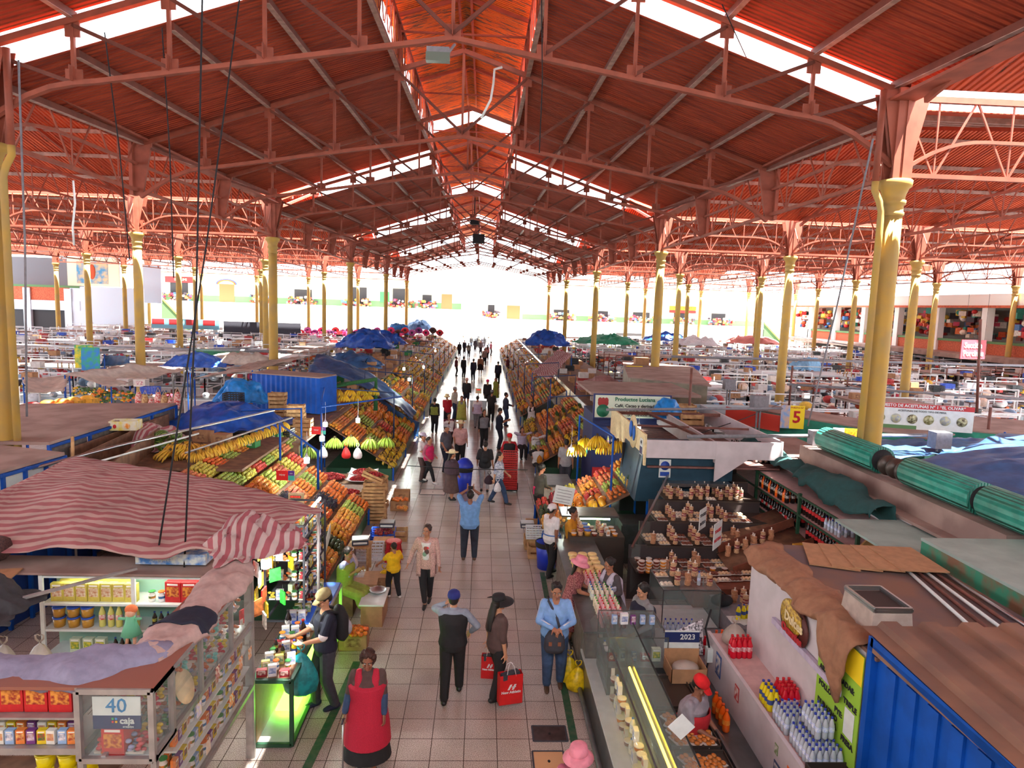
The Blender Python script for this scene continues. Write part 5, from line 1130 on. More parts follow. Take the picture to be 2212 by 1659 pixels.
for s in(-1,1):mb.tube([c+Vector((s*.04,0,.0)),c+Vector((s*.05,-.02,-.12))],.02,8,M('doll skin'));mb.tube([c+Vector((s*.04,0,.2)),c+Vector((s*.14,-.03,.22))],.018,8,M('doll green dress'))
tag(mb.build('cloth_doll'),'green dressed doll hanging in front of the shelf unit','doll')
for i,(x,y,r,h)in enumerate([(-5.35,8.05,.17,.5),(-5.75,8.0,.14,.4)]):handbag('tied clear plastic bag of goods %s of the shelf unit'%['in front of the left end','further left'][i],(x,y,1.75),r,h,PLAST,i+3)
heap_cloth('dark_sheet','dark grey sheet heaped at the left edge over the near counter',(-5.9,7.6,2.35),.75,.5,.3,cloth('dark grey sheet',(58,58,62)),9,'cloth')
mb=MB();mb.bar((-6.2,7.2,2.3),(-4.3,8.35,2.55),.05,.03,ALU);tag(mb.build('slotted_angle'),'slotted metal angle lying diagonally above the left shelves','metal bar')
mb=MB();mb.bb(-8.2,-5.9,6.9,8.4,2.42,2.46,ROOFP);mb.box((-6.3,8.0,2.48),(1.2,.7,.015),CARD,.2);tag(mb.build('roof_board'),'brown cardboard covered roof board at the left frame edge','board')
mb=MB()
for k in range(3):mb.tube([(-8.4,8.9,2.75+k*.02),(-7,8.75,2.72+k*.02),(-6.05,8.5,2.7+k*.02)],.14,10,M('brown wire netting',(92,60,56),.8,rgb2=(60,40,40),ns=60))
tag(mb.build('netting_roll'),'rolled brown wire netting under the left part of the canopy','roll')
boxes=thing('goods_pack','blue and white wrapped pack lying under the canopy edge','pack',(-4.0,8.75,2.5));mb=MB();mb.box((0,0,.07),(.9,.3,.14),M('blue pack print',(70,130,200),.4,rgb2=(214,220,214),ns=9));mb.build('wrapping',boxes)
ob('word',text('Apples',.09,WHS,.003),boxes,(-.1,-.155,.08))
t=thing('glass_counter','low dark green framed glass counter along the left edge of the aisle','counter',(0,0,0));x0,x1,ya,yb,h=-2.92,-2.42,8.5,11.6,.95
mb=MB();frame_box(x0,x1,ya,10.0,.04,h,.05,DGRN,mb);frame_box(x0,x1,10.05,yb,.04,h,.05,ALU,mb);mb.build('frame',t)
mb=MB();mb.bb(x0,x1,ya,10.0,h,h+.02,WOODD);mb.bb(x0,x1,10.05,yb,h+.02,h+.045,M('bright blue board',(40,100,220),.4));mb.build('top',t)
mb=MB();mb.bb(x0+.02,x0+.03,ya,yb,.06,h,CARD);mb.bb(x0,x1,ya,yb,.04,.06,WHS);mb.build('inner_panel',t)
mb=MB();mb.bb(x1-.003,x1+.003,ya+.03,yb-.03,.06,h-.02,GLASS);mb.bb(x0,x1,ya-.003,ya+.003,.06,h-.02,M('cardboard'))if False else mb.bb(x0+.03,x1-.03,ya-.003,ya+.003,.06,h-.02,GLASS);mb.build('glass_pane',t)
mb=MB();mb.bb(x0+.1,x1-.1,ya+.6,yb-.1,.14,.17,M('green lit tube',(140,255,60),.4,emit=3.2));tag(mb.build('light_tube'),'green glowing light tube inside the low counter','lamp')
k=0
for xx in(-2.84,-2.7,-2.54):
 row([['medr','medg','med','supp','dark','medr','supo','med','colab'],['med','supo','medg','dark','med','medr','supp'],['medr','supp','med','ysoda','medg','supo','cola','med']][k],(xx,8.6,h+.02),(0,.155,0),9,'remedy pack or bottle on the wooden counter top behind the shopper, %s row'%['inner','middle','outer'][k],'remedies on the wooden counter, row %d'%k,rz=.3);k+=1
for xx in(-2.86,-2.72):row(['med','supp','medg','supo','dark','medr'],(xx,10.15,h+.045),(0,.15,0),9,'remedy pack on the blue board at the far end of the low counter','remedies on the blue board',rz=.2)
t=thing('goods_rack','tall metal rack of jars and hanging packets under the canopy corner','rack',(0,0,0))
mb=MB();frame_box(-3.3,-2.7,10.2,11.6,.95,2.5,.03,DKG,mb);mb.build('frame',t)
for z in(1.3,1.62,1.94,2.26):mb=MB();mb.bb(-3.3,-2.7,10.2,11.6,z-.015,z,DKG);mb.build('shelf_board',t);row(['tk1','med','tk4','supp','tk0','dark'],(-3.2,10.22,z),(.115,0,0),5,'packet or jar facing the camera on the tall rack under the canopy corner','front goods on the tall rack');row(['boxgrn','medr','supo','medg'],(-2.95,10.4,z),(0,.15,0),8,'inner row packet on the tall rack under the canopy corner','inner goods on the tall rack',rz=PI/2);row(['supp','supo','med','dark','medg','boxyel','supo'],(-2.76,10.28,z),(0,.125,0),11,'jar or packet on the tall rack under the canopy corner','goods on the tall rack',rz=PI/2)
for i in range(34):
 rr=random.Random(i+40);y=8.6+rr.random()*2.6;x=-3.35+rr.random()*.5;z=1.5+rr.random()*.9;c=[(60,220,70),(240,200,40),(200,40,40),(220,214,206),(226,206,160),(190,110,60)][i%6]
 b=MB();b.box((0,0,0),(.02,.13+.05*rr.random(),.2),M('packet %s'%(c,),c,.35,n=.3,ns=20));b.tube([(0,0,.1),(0,0,.2)],.003,4,BLK)
 tag(b.build('hanging_packet',None,(x,y,z),rr.uniform(-.8,.8)),'%s packet hanging in the first left stall'%['green','yellow','red','clear','cream','brown'][i%6],'packet','hanging %s packets of the first left stall'%['green','yellow','red','clear','cream','brown'][i%6])
lamp('bare bulb glowing under the canopy corner of the first left stall',(-3.0,9.3,2.32),28)
mb=MB();mb.bb(-5.3,-3.6,8.5,8.54,2.355,2.385,M('white lit tube',(255,255,236),.4,emit=7));tag(mb.build('light_tube'),'light tube under the top board of the stall 40 shelf unit','lamp')
mb=MB();mb.bb(-2.75,-2.72,10.6,11.4,2.58,2.62,M('white lit tube',(255,255,236),.4,emit=7));tag(mb.build('light_tube'),'white light tube at the canopy tip','lamp')
mb=MB()
for a,b in(((-2.13,7.9),(-2.02,9.4)),((-2.02,9.4),(-1.96,10.7))):mb.bar((a[0],a[1],.003),(b[0],b[1],.003),.12,.004,M('worn green paint',(28,84,58),.6,rgb2=(70,90,70),ns=9))
tag(mb.build('painted_line'),'worn dark green line painted on the left of the aisle floor','floor marking')
mb=MB();mb.bar((1.42,7.9,.003),(1.5,14.6,.003),.11,.004,M('worn green paint'));tag(mb.build('painted_line'),'worn dark green line painted on the right of the aisle floor','floor marking')
for(u,v,w,d,m,l)in((1187,1585,.48,.34,M('rusty iron',(72,56,56),.6,.3,n=.3),'dark rusty iron floor hatch near the bottom right of the aisle'),(1186,1645,.42,.4,M('beige tile',(206,160,120),.6),'plain beige replacement floor tile at the bottom of the aisle'),(935,1063,.8,.62,M('pale hatch',(204,186,176),.4),'pale square floor hatch with a metal rim in the middle of the aisle')):
 p=G(u,v);t=thing('floor_hatch',l,'hatch',(p.x,p.y,0));mb=MB();mb.bb(-w/2,w/2,-d/2,d/2,0,.006,m);mb.build('plate',t)
 mb=MB()
 for s in(-1,1):mb.bb(-w/2,w/2,s*d/2-.012,s*d/2+.012,0,.01,DKG);mb.bb(s*w/2-.012,s*w/2+.012,-d/2,d/2,0,.01,DKG)
 mb.ball((0,0,.006),(.02,.03,.004),BLK,8,4);mb.build('rim',t)
def bank(name,x0,x1,y0,y1,z0,z1,board=WOODD):
 """sloped display: aisle edge x0,z0 up to back x1,z1"""
 t=thing('fruit_stand',name,'stand',(0,0,0));mb=MB()
 a=[(x0,y0,z0),(x1,y0,z1),(x1,y1,z1),(x0,y1,z0)];slab(mb,*[(p[0],p[1],p[2]-.06)for p in(a if x1<x0 else[a[1],a[0],a[3],a[2]])],.03,board)
 mb.build('sloped_board',t);mb=MB()
 for y in(y0,(y0+y1)/2,y1):
  for x,z in((x0,z0),(x1,z1)):mb.bar((x,y,0),(x,y,z-.05),.05,.05,BLUP)
 mb.build('legs_frame',t);mb=MB();mb.bb(min(x0,x1)+.15,max(x0,x1)-.25*0-.05,y0+.02,y1-.02,0,z0-.1,DGRN);mb.build('kick_panel',t);return t
def patches(x0,x1,y0,y1,z0,z1,rows,label,grp,seed=0,sp=.085,layers=2):
 """rows: list (from the aisle upwards) of lists of fruit keys along y"""
 nr=len(rows);
 for r,ks in enumerate(rows):
  xa=lerp(x0,x1,r/nr);xb=lerp(x0,x1,(r+.9)/nr);za=lerp(z0,z1,r/nr);zb_=lerp(z0,z1,(r+.9)/nr);n=len(ks)
  for i,k in enumerate(ks):
   ya=lerp(y0,y1,(i+.04)/n);yb=lerp(y0,y1,(i+.96)/n);L1=yb-ya;L2=math.hypot(xb-xa,zb_-za)
   f={'papaya':1.9,'banana':1.9,'gbanana':2.2,'ybanana':2,'pineapple':2.0,'watermelon':3.4,'mango':1.15,'grape':1.25,'ggrape':1.25,'avocado':1.05}.get(k,1.0);s=sp*f
   pile(k,(xa,ya,za),(0,L1,0),(xb-xa,0,zb_-za),max(1,int(L1/s)),max(1,int(L2/s)),s,'%s heaped %s'%({'mandarin':'orange mandarin','orange':'pale orange fruit','mango':'yellow mango','apple':'red apple','gapple':'lime green apple','peach':'blushed peach','granadilla':'brown orange granadilla','lemon':'yellow green lemon','avocado':'dark green avocado','pomegranate':'deep red pomegranate','papaya':'ripe orange papaya','banana':'ripe banana hand','gbanana':'green plantain hand','ybanana':'bright yellow banana hand','pineapple':'leafy pineapple','watermelon':'striped watermelon','grape':'black grape bunch','ggrape':'green grape bunch'}[k],label),'%s %s'%(k,grp),layers=layers if f<1.5 else 1,rot=True if k not in('banana','gbanana','ybanana','pineapple','grape','ggrape')else None if k=='pineapple' else False,seed=seed+r*7+i)
bank('tiered fruit stand of the first left fruit stall',-2.95,-5.1,12.1,17.7,.5,1.95)
patches(-2.95,-5.1,12.1,17.7,.55,2.0,[['banana','mandarin','granadilla','avocado','mango','orange','granadilla','gapple','mandarin'],['banana','papaya','papaya','peach','ggrape','mandarin','grape','mandarin','mandarin'],['grape','papaya','papaya','mango','grape','peach','mandarin','gapple','mandarin'],['grape','lemon','mango','mandarin','orange','gapple','peach','lemon','apple']],'on the first left fruit stand','stand A',3)
bank('upper fruit shelf behind the first left fruit stand',-5.15,-6.3,12.6,19.6,1.9,2.3);patches(-5.15,-6.3,12.8,19.6,1.95,2.35,[['mandarin','peach','gapple','lemon','apple','gapple','lemon','peach','gapple','lemon'],['apple','peach','lemon','mandarin','gapple','orange','banana','banana','lemon','gapple']],'on the upper shelf behind the first left stand','shelf A',9)
for i in range(14):u=i/13;p=Vector((-6.35,15.0,2.5)).lerp(Vector((-5.05,17.2,2.85)),u);place('banana',T(p.x,p.y,p.z,rz=.5+i*.1,s=1.15),'ripe banana hand hanging in the row on the metal rail','bananas on the rail')
mb=MB();mb.tube([(-6.5,14.8,2.55),(-4.9,17.4,2.95)],.025,8,ALU);tag(mb.build('hanging_rail'),'steel rail threaded with ripe bananas','rail')
for i in range(22):rr=random.Random(i);place('banana',T(-6.9+rr.uniform(-.45,.45),15.6+rr.uniform(-.5,.5),2.35+.22*rr.random(),rz=rr.uniform(-1,1),rx=-.5,s=1.25),'ripe banana hand in the big heap beside the watermelons','banana heap by the watermelons')
for i,(dx,dy,dz)in enumerate([(0,0,0),(.3,-.25,0),(-.35,.15,0),(.15,.35,0),(.5,.1,0),(-.15,-.35,0),(.05,.05,.22),(.35,.1,.22)]):place('watermelon',T(-7.75+dx*1.1,16.2+dy*1.1,2.42+dz,rz=i*.7,s=1.0),'striped watermelon in the pile beside the striped cloth','watermelons')
mb=MB();mb.bb(-8.6,-5.2,14.6,18.2,2.2,2.26,WOODD);mb.bb(-8.62,-8.58,14.2,18.6,2.26,2.75,WOODD);tag(mb.build('loft_board'),'brown board deck carrying the watermelons and bananas','board')
heap_cloth('striped_cloth','red and white striped cloth heaped beside the watermelons',(-8.25,16.8,2.3),.7,.95,.5,STRIPX,12,'cloth',amp=.16,rz=.2)
heap_cloth('tarpaulin','crumpled bright blue tarpaulin heaped before the wooden crates',(-7.3,19.4,2.35),1.7,1.2,.62,TARPB,5,'tarp',amp=.2,rz=-.1)
heap_cloth('tarpaulin','light blue sheet draped over the black plastic crates',(-7.9,22.3,2.6),.9,.7,.75,TARPL,15,'tarp',amp=.2)
mb=MB();mb.bb(-9.3,-4.9,18.4,25.5,2.0,2.06,WOODD);mb.bb(-9.3,-5.0,18.4,18.5,0,2.0,WOODD);tag(mb.build('loft_board'),'storage deck over the first left stalls carrying crates and the blue tarpaulin','board')
CR=[('pcb',505,905,20.6,4,'black plastic crate stacked behind the blue tarpaulin'),('pcw',530,925,19.9,2,'white plastic crate stacked before the black crates'),('pcr',580,935,19.4,1,'red plastic crate beside the blue tarpaulin'),('pcb',612,945,19.0,1,'black plastic crate lying before the wooden crates'),('crate',600,880,21.4,4,'raw wooden crate in the tall stack behind the white carton'),('crate',640,895,20.6,3,'raw wooden crate in the right stack near the blue shed'),('crate',655,930,19.6,2,'raw wooden crate low beside the rail'),('boxw',585,912,20.0,1,'printed white carton between the crate stacks'),('boxg',590,960,18.6,1,'green and white carton in front of the red crate'),('boxg',540,990,16.9,1,'open green carton above the banana rail'),('box',480,985,17.2,1,'open brown carton with purple lining by the watermelons'),('boxo',440,975,17.5,1,'brown carton with green rim beside the tarpaulin')]
for k,u,v,Y,n,l in CR:
 p=aty(u,v,Y);z0=2.26 if Y<18.3 else 2.06
 for i in range(n):place(k,T(p.x,p.y,z0+i*.25,rz=.06*((i*7)%5-2)),l,l)
pb=thing('fruit_carton','open yellow and white fruit carton standing on the long board','box',(-8.5,16.2,2.78),.15);mb=MB();frame=.9
for a in(-1,1):mb.bb(-.3,.3,a*.2-.006,a*.2+.006,0,.22,M('yellow carton'));mb.bb(a*.3-.006,a*.3+.006,-.2,.2,0,.22,M('yellow carton'))
mb.bb(-.3,.3,-.2,.2,0,.01,CARD);mb.build('carton_walls',pb);mb=MB();mb.ball((.1,-.21,.11),(.07,.01,.07),M('orange print'));mb.ball((-.17,-.21,.1),(.04,.01,.05),M('red print',(200,40,40),.6));mb.build('printed_fruit',pb)
for i,(P,l)in enumerate([([(-5.0,16.7,0),(-5.0,16.7,2.9),(-3.5,14.4,2.75),(-3.5,14.4,1.9)],'blue steel pole frame rising behind the banana rail'),([(-4.6,19.3,0),(-4.6,19.3,2.95),(-2.7,22.6,2.85)],'blue steel pole frame over the strawberry table'),([(-4.9,18.3,0),(-4.9,18.3,3.05),(-6.2,17.4,3.1)],'blue steel pole with a long rail above the crates'),([(-4.6,19.3,2.95),(-5.6,24,3.0),(-5.6,24,0)],'long pale rail running back over the left stalls')]):
 lineup('pole_frame',l,'frame',P,.028,BLUP)
for i,p in enumerate([(-3.95,15.2,2.42),(-4.55,19.6,2.45),(-3.75,20.4,2.45),(-4.1,17.3,2.5)]):lamp(['glowing bulb hanging above the lime green apples','bright bulb hanging by the pole behind the strawberries','bulb hanging above the papayas of the second left stall','unlit looking bulb above the green bananas'][i],p,(26,26,22,10)[i])
def paysign(label,p,s=1.):
 t=thing('payment_sign',label,'sign',p);mb=MB();mb.bb(-.2*s,.06*s,0,.012,0,.22*s,M('red print flat',(224,30,34),.5));mb.build('red_board',t);mb=MB();mb.bb(.062*s,.2*s,0,.012,.11*s,.22*s,M('violet flat',(90,40,140),.5));mb.bb(.062*s,.2*s,0,.012,0,.108*s,M('teal flat',(60,190,170),.5));mb.build('violet_teal_board',t)
 ob('word',text('izipay',.06*s,WHS,.002),t,(-.07*s,-.003,.13*s));ob('word',text('yape',.035*s,WHS,.002),t,(.13*s,-.003,.165*s))
paysign('red, violet and teal payment sign hung below the bulb on the left',(-4.35,14.9,1.95));paysign('red payment sign hung near the green bananas on the left',(-4.6,19.0,2.2));
def scale_(label,p,rz=0,tall=True):
 t=thing('weighing_scale',label,'scale',p,rz);mb=MB()
 if tall:mb.bb(-.02,.02,-.02,.02,0,.35,ALU);mb.box((0,0,.46),(.3,.1,.26),CREAM);mb.build('head',t);mb=MB();mb.bb(-.11,.11,-.056,-.05,.5,.55,BLK);mb.build('display',t);ob('digits',text('0.00 0.00 0.00',.035,M('red led',(255,40,30),.5,emit=3),.002),t,(0,-.06,.525))
 else:
  mb.box((0,0,.05),(.36,.3,.1),M('dark scale body',(60,66,84),.5));mb.build('base',t);mb=MB();mb.box((0,0,.12),(.34,.28,.025),SILV);mb.build('pan',t);mb=MB();mb.bb(-.15,.15,-.155,-.15,.03,.075,WHS);mb.build('display_panel',t)
scale_('pale electronic scale with red digits above the fruit on the left',(-3.75,13.6,1.45));p=G(1500,1240)
t=thing('market_table','cloth covered table with heaps of strawberries on the left','table',(0,0,0));mb=MB();mb.bb(-4.9,-3.1,18.9,20.2,.72,.76,WOODD);mb.build('table_top',t);mb=MB();mb.bb(-4.92,-3.08,18.86,18.9,.1,.78,cloth('beige table cloth',(206,186,176)));mb.bb(-3.1,-3.06,18.9,20.2,.2,.78,M('beige table cloth'));mb.build('table_cloth',t)
ber=M('strawberry heap',(186,24,34),.4,rgb2=(120,14,24),ns=40)
def berries(label,c,rx,ry,h,n=160,tray=True,m=ber,kind='strawberries'):
 rr=random.Random(int(c[0]*100));mb=MB()
 for i in range(n):a=rr.random()*6.28;r=math.sqrt(rr.random());mb.ball((math.cos(a)*r*rx,math.sin(a)*r*ry,.02+h*(1-r*r)),(.022,.022,.026),m,6,4)
 mb.lathe([(1,0),(.75,h*.45),(.35,h*.8),(.01,h*.95)],(0,0,0),16,m,Matrix.Diagonal((rx*.93,ry*.93,1,1)));o=mb.build(kind,None,c);tag(o,label,'fruit',None,'stuff')
 if tray:mb=MB();mb.sheet(lambda u,v:Vector(((u-.5)*rx*2.6,(v-.5)*ry*2.6,-.02+.06*((2*u-1)**4+(2*v-1)**4))),8,8,.008,cloth('pale paper',(222,210,220)));tag(mb.build('paper_sheet',None,c),'white paper sheet under the %s'%label,'paper')
berries('strawberries heaped on the left half of the cloth covered table',(-4.35,19.45,.82),.42,.3,.12,260,False);berries('strawberries on white paper at the back right of the table',(-3.5,19.95,.84),.32,.24,.12,180);berries('strawberries on white paper at the front right of the table',(-3.45,19.2,.84),.3,.22,.12,170)
for i in range(6):place('crate',T(-2.85+.02*(i%3),18.0,i*.19+.0,rz=.12*(i%2)-.05,s=(1.25,1.25,.8)),'raw wooden berry crate in the stack at the left aisle edge','berry crates')
place('crate',T(-2.85,17.95,1.22,rz=-.2,rx=0,ry=.35,s=(1.2,1.2,.7)),'tilted wooden crate holding strawberries on top of the berry crates','tilted crate')
berries('strawberries in the tilted wooden crate',(-2.85,17.98,1.3),.22,.15,.07,90,False);berries('strawberries in the low crate beside the stack',(-3.5,18.05,.78),.26,.18,.07,90,False)
for i in range(4):place('crate',T(-3.5,18.05,i*.19,s=(1.15,1.15,.8)),'wooden crate left of the berry crate stack','crates left of the berries')
for i in range(5):p=[(-4.5,20.6),(-4.05,20.9),(-3.4,20.6),(-2.95,20.9),(-4.95,19.2)][i];place('gbanana',T(p[0],p[1],1.75,s=1.7),'green plantain hand hanging over the strawberry table','plantains over the strawberries')
for i,(x,c)in enumerate(((-3.75,WBAG),(-4.1,M('red net',(200,40,40),.5)),(-4.8,WBAG))):handbag(['white plastic bag hung behind the strawberries','red and clear plastic bag hung behind the strawberries','pale bag hung left of the strawberries'][i],(x,20.4,1.6),.14,.42,c,i+2)
for k,u,v,l in(('boxo',862,1100,'cardboard box of mandarins at the aisle edge'),('boxo',868,1080,'cardboard box with a few oranges behind the first'),('pcbl',828,1165,'blue plastic crate of red fruit at the aisle edge'),('box',828,1190,'brown carton under the blue crate'),('crate',855,1165,'small wooden crate under the silver scale'),('boxo',765,1395,'cardboard box of small oranges behind the backpack'),('pcw',800,1205,'white plastic basket near the scale'),('box',790,1285,'plastic wrapped carton before the seated vendor'),('box',812,1270,'second wrapped carton before the seated vendor')):
 p=G(u,v);place(k,T(p.x,p.y,0,rz=.05,s=1.15),l,l)
def loose(key,u,v,z,n,r,label):
 p=atz(u,v,z);rr=random.Random(n+u)
 for i in range(n):a=rr.random()*6.28;q=math.sqrt(rr.random())*r;place(key,T(p.x+math.cos(a)*q*1.3,p.y+math.sin(a)*q,z+.02+.05*(1-q/r),rz=a),label,label)
loose('mandarin',865,1080,.3,24,.16,'mandarin in the cardboard box at the aisle edge');loose('mandarin',768,1365,.3,40,.17,'small orange in the box behind the backpack');loose('pomegranate',830,1150,.25,22,.18,'red fruit in the blue plastic crate');loose('orange',870,1100,.3,14,.15,'orange in the open box by the aisle')
scale_('silver topped scale on a wooden crate at the left aisle edge',(-2.25,16.3,.45),0,False);scale_('white pan scale on a low table behind the seated vendor',(-2.62,14.6,.62),.2,False)
t=thing('plastic_stool','red plastic stool with a patterned white seat pad','stool',tuple(G(850,1210)));mb=MB();mb.lathe([(.17,.42),(.19,.44),(.19,.47)],n=20,m=REDC);mb.build('seat',t);mb=MB();mb.lathe([(.17,.47),(.16,.485)],n=20,m=M('pad print',(220,150,150),.7,rgb2=(200,60,60),ns=60));mb.build('seat_pad',t)
for a in range(4):q=PI/4+a*PI/2;mb=MB();mb.bar((math.cos(q)*.22,math.sin(q)*.22,0),(math.cos(q)*.16,math.sin(q)*.16,.44),.07,.03,REDC);mb.build('leg',t)
mb=MB();mb.lathe([(.21,.2),(.205,.24)],n=20,m=REDC,cap=False);mb.build('ring',t)
t=thing('wooden_stool','small wooden table carrying the white pan scale','table',(-2.62,14.6,0));mb=MB();mb.bb(-.25,.25,-.22,.22,.57,.61,WOOD);mb.build('top',t)
for sx in(-1,1):
 for sy in(-1,1):mb=MB();mb.bb(sx*.2-.025,sx*.2+.025,sy*.17-.025,sy*.17+.025,0,.57,WOOD);mb.build('leg',t)
p=p9 .location;t=thing('low_table','low box table with a metal bowl where the child reaches','table',(p.x+.62,p.y-.25,0));mb=MB();mb.bb(-.2,.2,-.35,.35,0,.42,CARD);mb.build('carton_base',t);mb=MB();mb.bb(-.23,.23,-.4,.4,.42,.45,WHS);mb.build('board',t)
mb=MB();mb.lathe([(.1,0),(.17,.05),(.16,.05),(.09,.01)],n=20,m=SILV);tag(mb.build('metal_bowl',None,(p.x+.66,p.y-.1,.46)),'shiny metal bowl on the low box table','bowl')
mb=MB();mb.bb(-.2,.2,-.2,.2,0,.42,WOODD);tag(mb.build('seat_box',None,(p.x,p.y,0)),'brown box used as a seat by the long-haired vendor','box')
handbag('yellow plastic bag standing behind the child',(-1.95,13.75,.42),.17,.4,YELB,3);handbag('white and red plastic bag hung beside the seated vendor',(-2.75,14.25,.6),.15,.42,WBAG,6)
mb=MB();mb.sheet(lambda u,v:Vector((-3.05+.02*u,12.6+u*.9,.95+.5*u-.28*v)),6,4,.006,WHS);tag(mb.build('paper_edge'),'torn white paper strip along the edge of the first left fruit stand','paper')
mb=MB();mb.sheet(lambda u,v:Vector((-2.9+.02*u,11.3+u*.8,.75+.7*u-.3*v)),6,4,.006,WHS);tag(mb.build('paper_edge'),'tall torn white paper strip behind the khaki cap','paper')
def kiosk(label,P,z,h=.5,mface=None,roofm=None):
 t=thing('kiosk',label,'kiosk',(0,0,0));mb=MB();slab(mb,*[(x,y,z)for x,y in P],.06,roofm or ROOFP);mb.build('flat_roof',t)
 mb=MB();(xa,ya),(xb,yb)=P[1],P[2];n=4
 for i in range(n):
  a=(lerp(xa,xb,(i+.05)/n)-.03,lerp(ya,yb,(i+.05)/n));b=(lerp(xa,xb,(i+.95)/n)-.03,lerp(ya,yb,(i+.95)/n));mb.bar((a[0],a[1],z-.3),(b[0],b[1],z-.3),.02,.42,mface or WHS)
 mb.build('side_panels',t);mb=MB()
 for i in range(n+1):x,y=lerp(xa,xb,i/n),lerp(ya,yb,i/n);mb.bar((x,y,0),(x,y,z),.06,.06,BLUP)
 for dz in(.04,.54,1.2):mb.bar((xa,ya,z-dz),(xb,yb,z-dz),.06,.06,BLUP)
 mb.build('blue_frame',t);mb=MB();mb.bar((xa-.1,ya,(z-.6)/2),(xb-.1,yb,(z-.6)/2),.03,z-.6,M('deep blue panel',(24,60,130),.5));mb.build('lower_wall',t);return t
kiosk('blue framed kiosk with white panels at the left frame edge',[(-12.5,9.9),(-8.3,11.2),(-8.05,13.1),(-12.5,14.6)],2.85);kiosk('second blue framed kiosk with a long dusty roof on the left',[(-13,13.4),(-8.75,13.75),(-8.7,19.3),(-13,18.4)],2.9,mface=M('grimy panel',(110,104,98),.7,n=.3))
for i,(a,b,l)in enumerate((((-8.15,13.7,2.5),(-8.35,17.4,2.6),'long brown board standing along the kiosk roof'),((-7.2,12.9,2.45),(-7.9,16.6,2.55),'front brown board holding back the striped cloth'))):mb=MB();mb.bar(a,b,.03,.42,WOODD);tag(mb.build('side_board'),l,'board')
lineup('bamboo_pole','short bamboo pole standing between the two blue kiosks','pole',[(-8.15,13.5,2.3),(-8.1,13.45,3.15)],.03,WOOD)
for i,(P,l,m,r)in enumerate([([(-12,9.5,2.4),(-9,11.2,2.6),(-7.3,13.6,2.95),(-5.6,18.2,3.0)],'grey cable conduit curving along the left boards',SILV,.03),([(-9,10.6,2.35),(-7.6,11.5,2.55),(-6.9,12.6,2.8)],'yellow green hose along the blue kiosk',LIME,.05),([(-7.7,12.4,2.7),(-6.2,14.8,3.0)],'thin pale pipe lying across the boards',WHS,.02)]):lineup('cable',l,'cable',P,r,m)
def corr(label,a,b,z0,z1,m,depth,roof=ROOFP,name='metal_shed',wave=.12):
 """corrugated box: front face from a to b (x,y), going back depth"""
 t=thing(name,label,'shed',(0,0,0));a=Vector(a+(0,));b=Vector(b+(0,));d=(b-a).normalized();n=Vector((-d.y,d.x,0));L=(b-a).length;k=int(L/wave);mb=MB();pts=[]
 for i in range(k+1):pts.append(a+d*(L*i/k)+n*(.03 if(i//1)%2 else 0))
 for p,q in zip(pts,pts[1:]):mb.add([(p.x,p.y,z0),(q.x,q.y,z0),(q.x,q.y,z1),(p.x,p.y,z1)],[(0,1,2,3)],m)
 mb.build('corrugated_front',t);mb=MB();e=n*depth;A,B=a+n*.04,b+n*.04
 slab(mb,(A.x,A.y,z0),(B.x,B.y,z0),(B.x+e.x,B.y+e.y,z0),(A.x+e.x,A.y+e.y,z0),z1-z0,m);mb.build('shed_body',t);mb=MB();A=a-n*.05-d*.05;B=b-n*.05+d*.05
 slab(mb,(A.x,A.y,z1),(B.x,B.y,z1),(B.x+e.x,B.y+e.y,z1+.02),(A.x+e.x,A.y+e.y,z1+.02),.04,roof);mb.build('roof',t);return t
a=aty(545,800,24);b=aty(690,812,23);corr('blue corrugated shed on the left behind the wooden crates',(a.x,a.y),(b.x,b.y),2.1,3.35,BLUP,1.0,wave=.1);MBo_=MB();MBo_.bb(-9.6,-7.2,24.2,25,0,2.08,DKG);tag(MBo_.build('storage_bin'),'dark storage bin under the blue corrugated shed','bin')
def awning(label,P,m,seed=1,sag=.18,n=16,name='awning',t_=.012):
 """P: four corners, sagging sheet"""
 A,B,C,D=[Vector(p)for p in P]
 def fn(u,v):p=A.lerp(B,u).lerp(D.lerp(C,u),v);p.z-=sag*math.sin(PI*u)*math.sin(PI*v);return p+crumple(p,.10,1.3,seed)+crumple(p,.03,5,seed)
 t=thing(name,label,'awning',(0,0,0));mb=MB();mb.sheet(fn,n,n,t_,m);mb.build('sheet',t)
 for q in(A,B,C,D):mb=MB();mb.tube([(q.x,q.y,0),(q.x,q.y,q.z)],.025,6,BLUP);mb.build('pole',t)
 return t
def zz(u,v,z):return tuple(atz(u,v,z))
awning('milky plastic sheet stretched over the flower stalls on the left',[zz(140,810,2.9),zz(240,835,2.5),zz(405,800,2.7),zz(290,785,3.1)],PLAST,2,.1);awning('dim grey plastic sheet at the left behind the column',[zz(50,815,2.8),zz(55,850,2.6),zz(140,845,2.6),zz(150,810,2.8)],PLAST,5)
awning('pale translucent sheet reaching towards the blue shed',[zz(420,818,2.9),zz(545,800,3.2),zz(690,765,3.3),zz(560,780,3.2)],PLAST,6,.05);awning('faded dark blue sheet behind the milky plastic',[zz(215,790,2.7),zz(280,785,2.7),zz(278,770,3.0),zz(225,765,3.3)],TARPD,7);awning('green shade cloth over the left side hall stalls',[zz(410,775,2.9),zz(540,775,2.9),zz(520,755,3.1),zz(420,758,3.2)],TARPG,8)
heap_cloth('tarpaulin','blue tarpaulin knot beside the cauliflowers on the left',tuple(atz(425,790,2.7)),1.5,.8,.6,TARPB,21,amp=.2);heap_cloth('grey_sheet','grey plastic heap over the left stalls by the blue shed',tuple(atz(520,785,2.8)),2.2,.8,.5,PLAST,22,amp=.2)
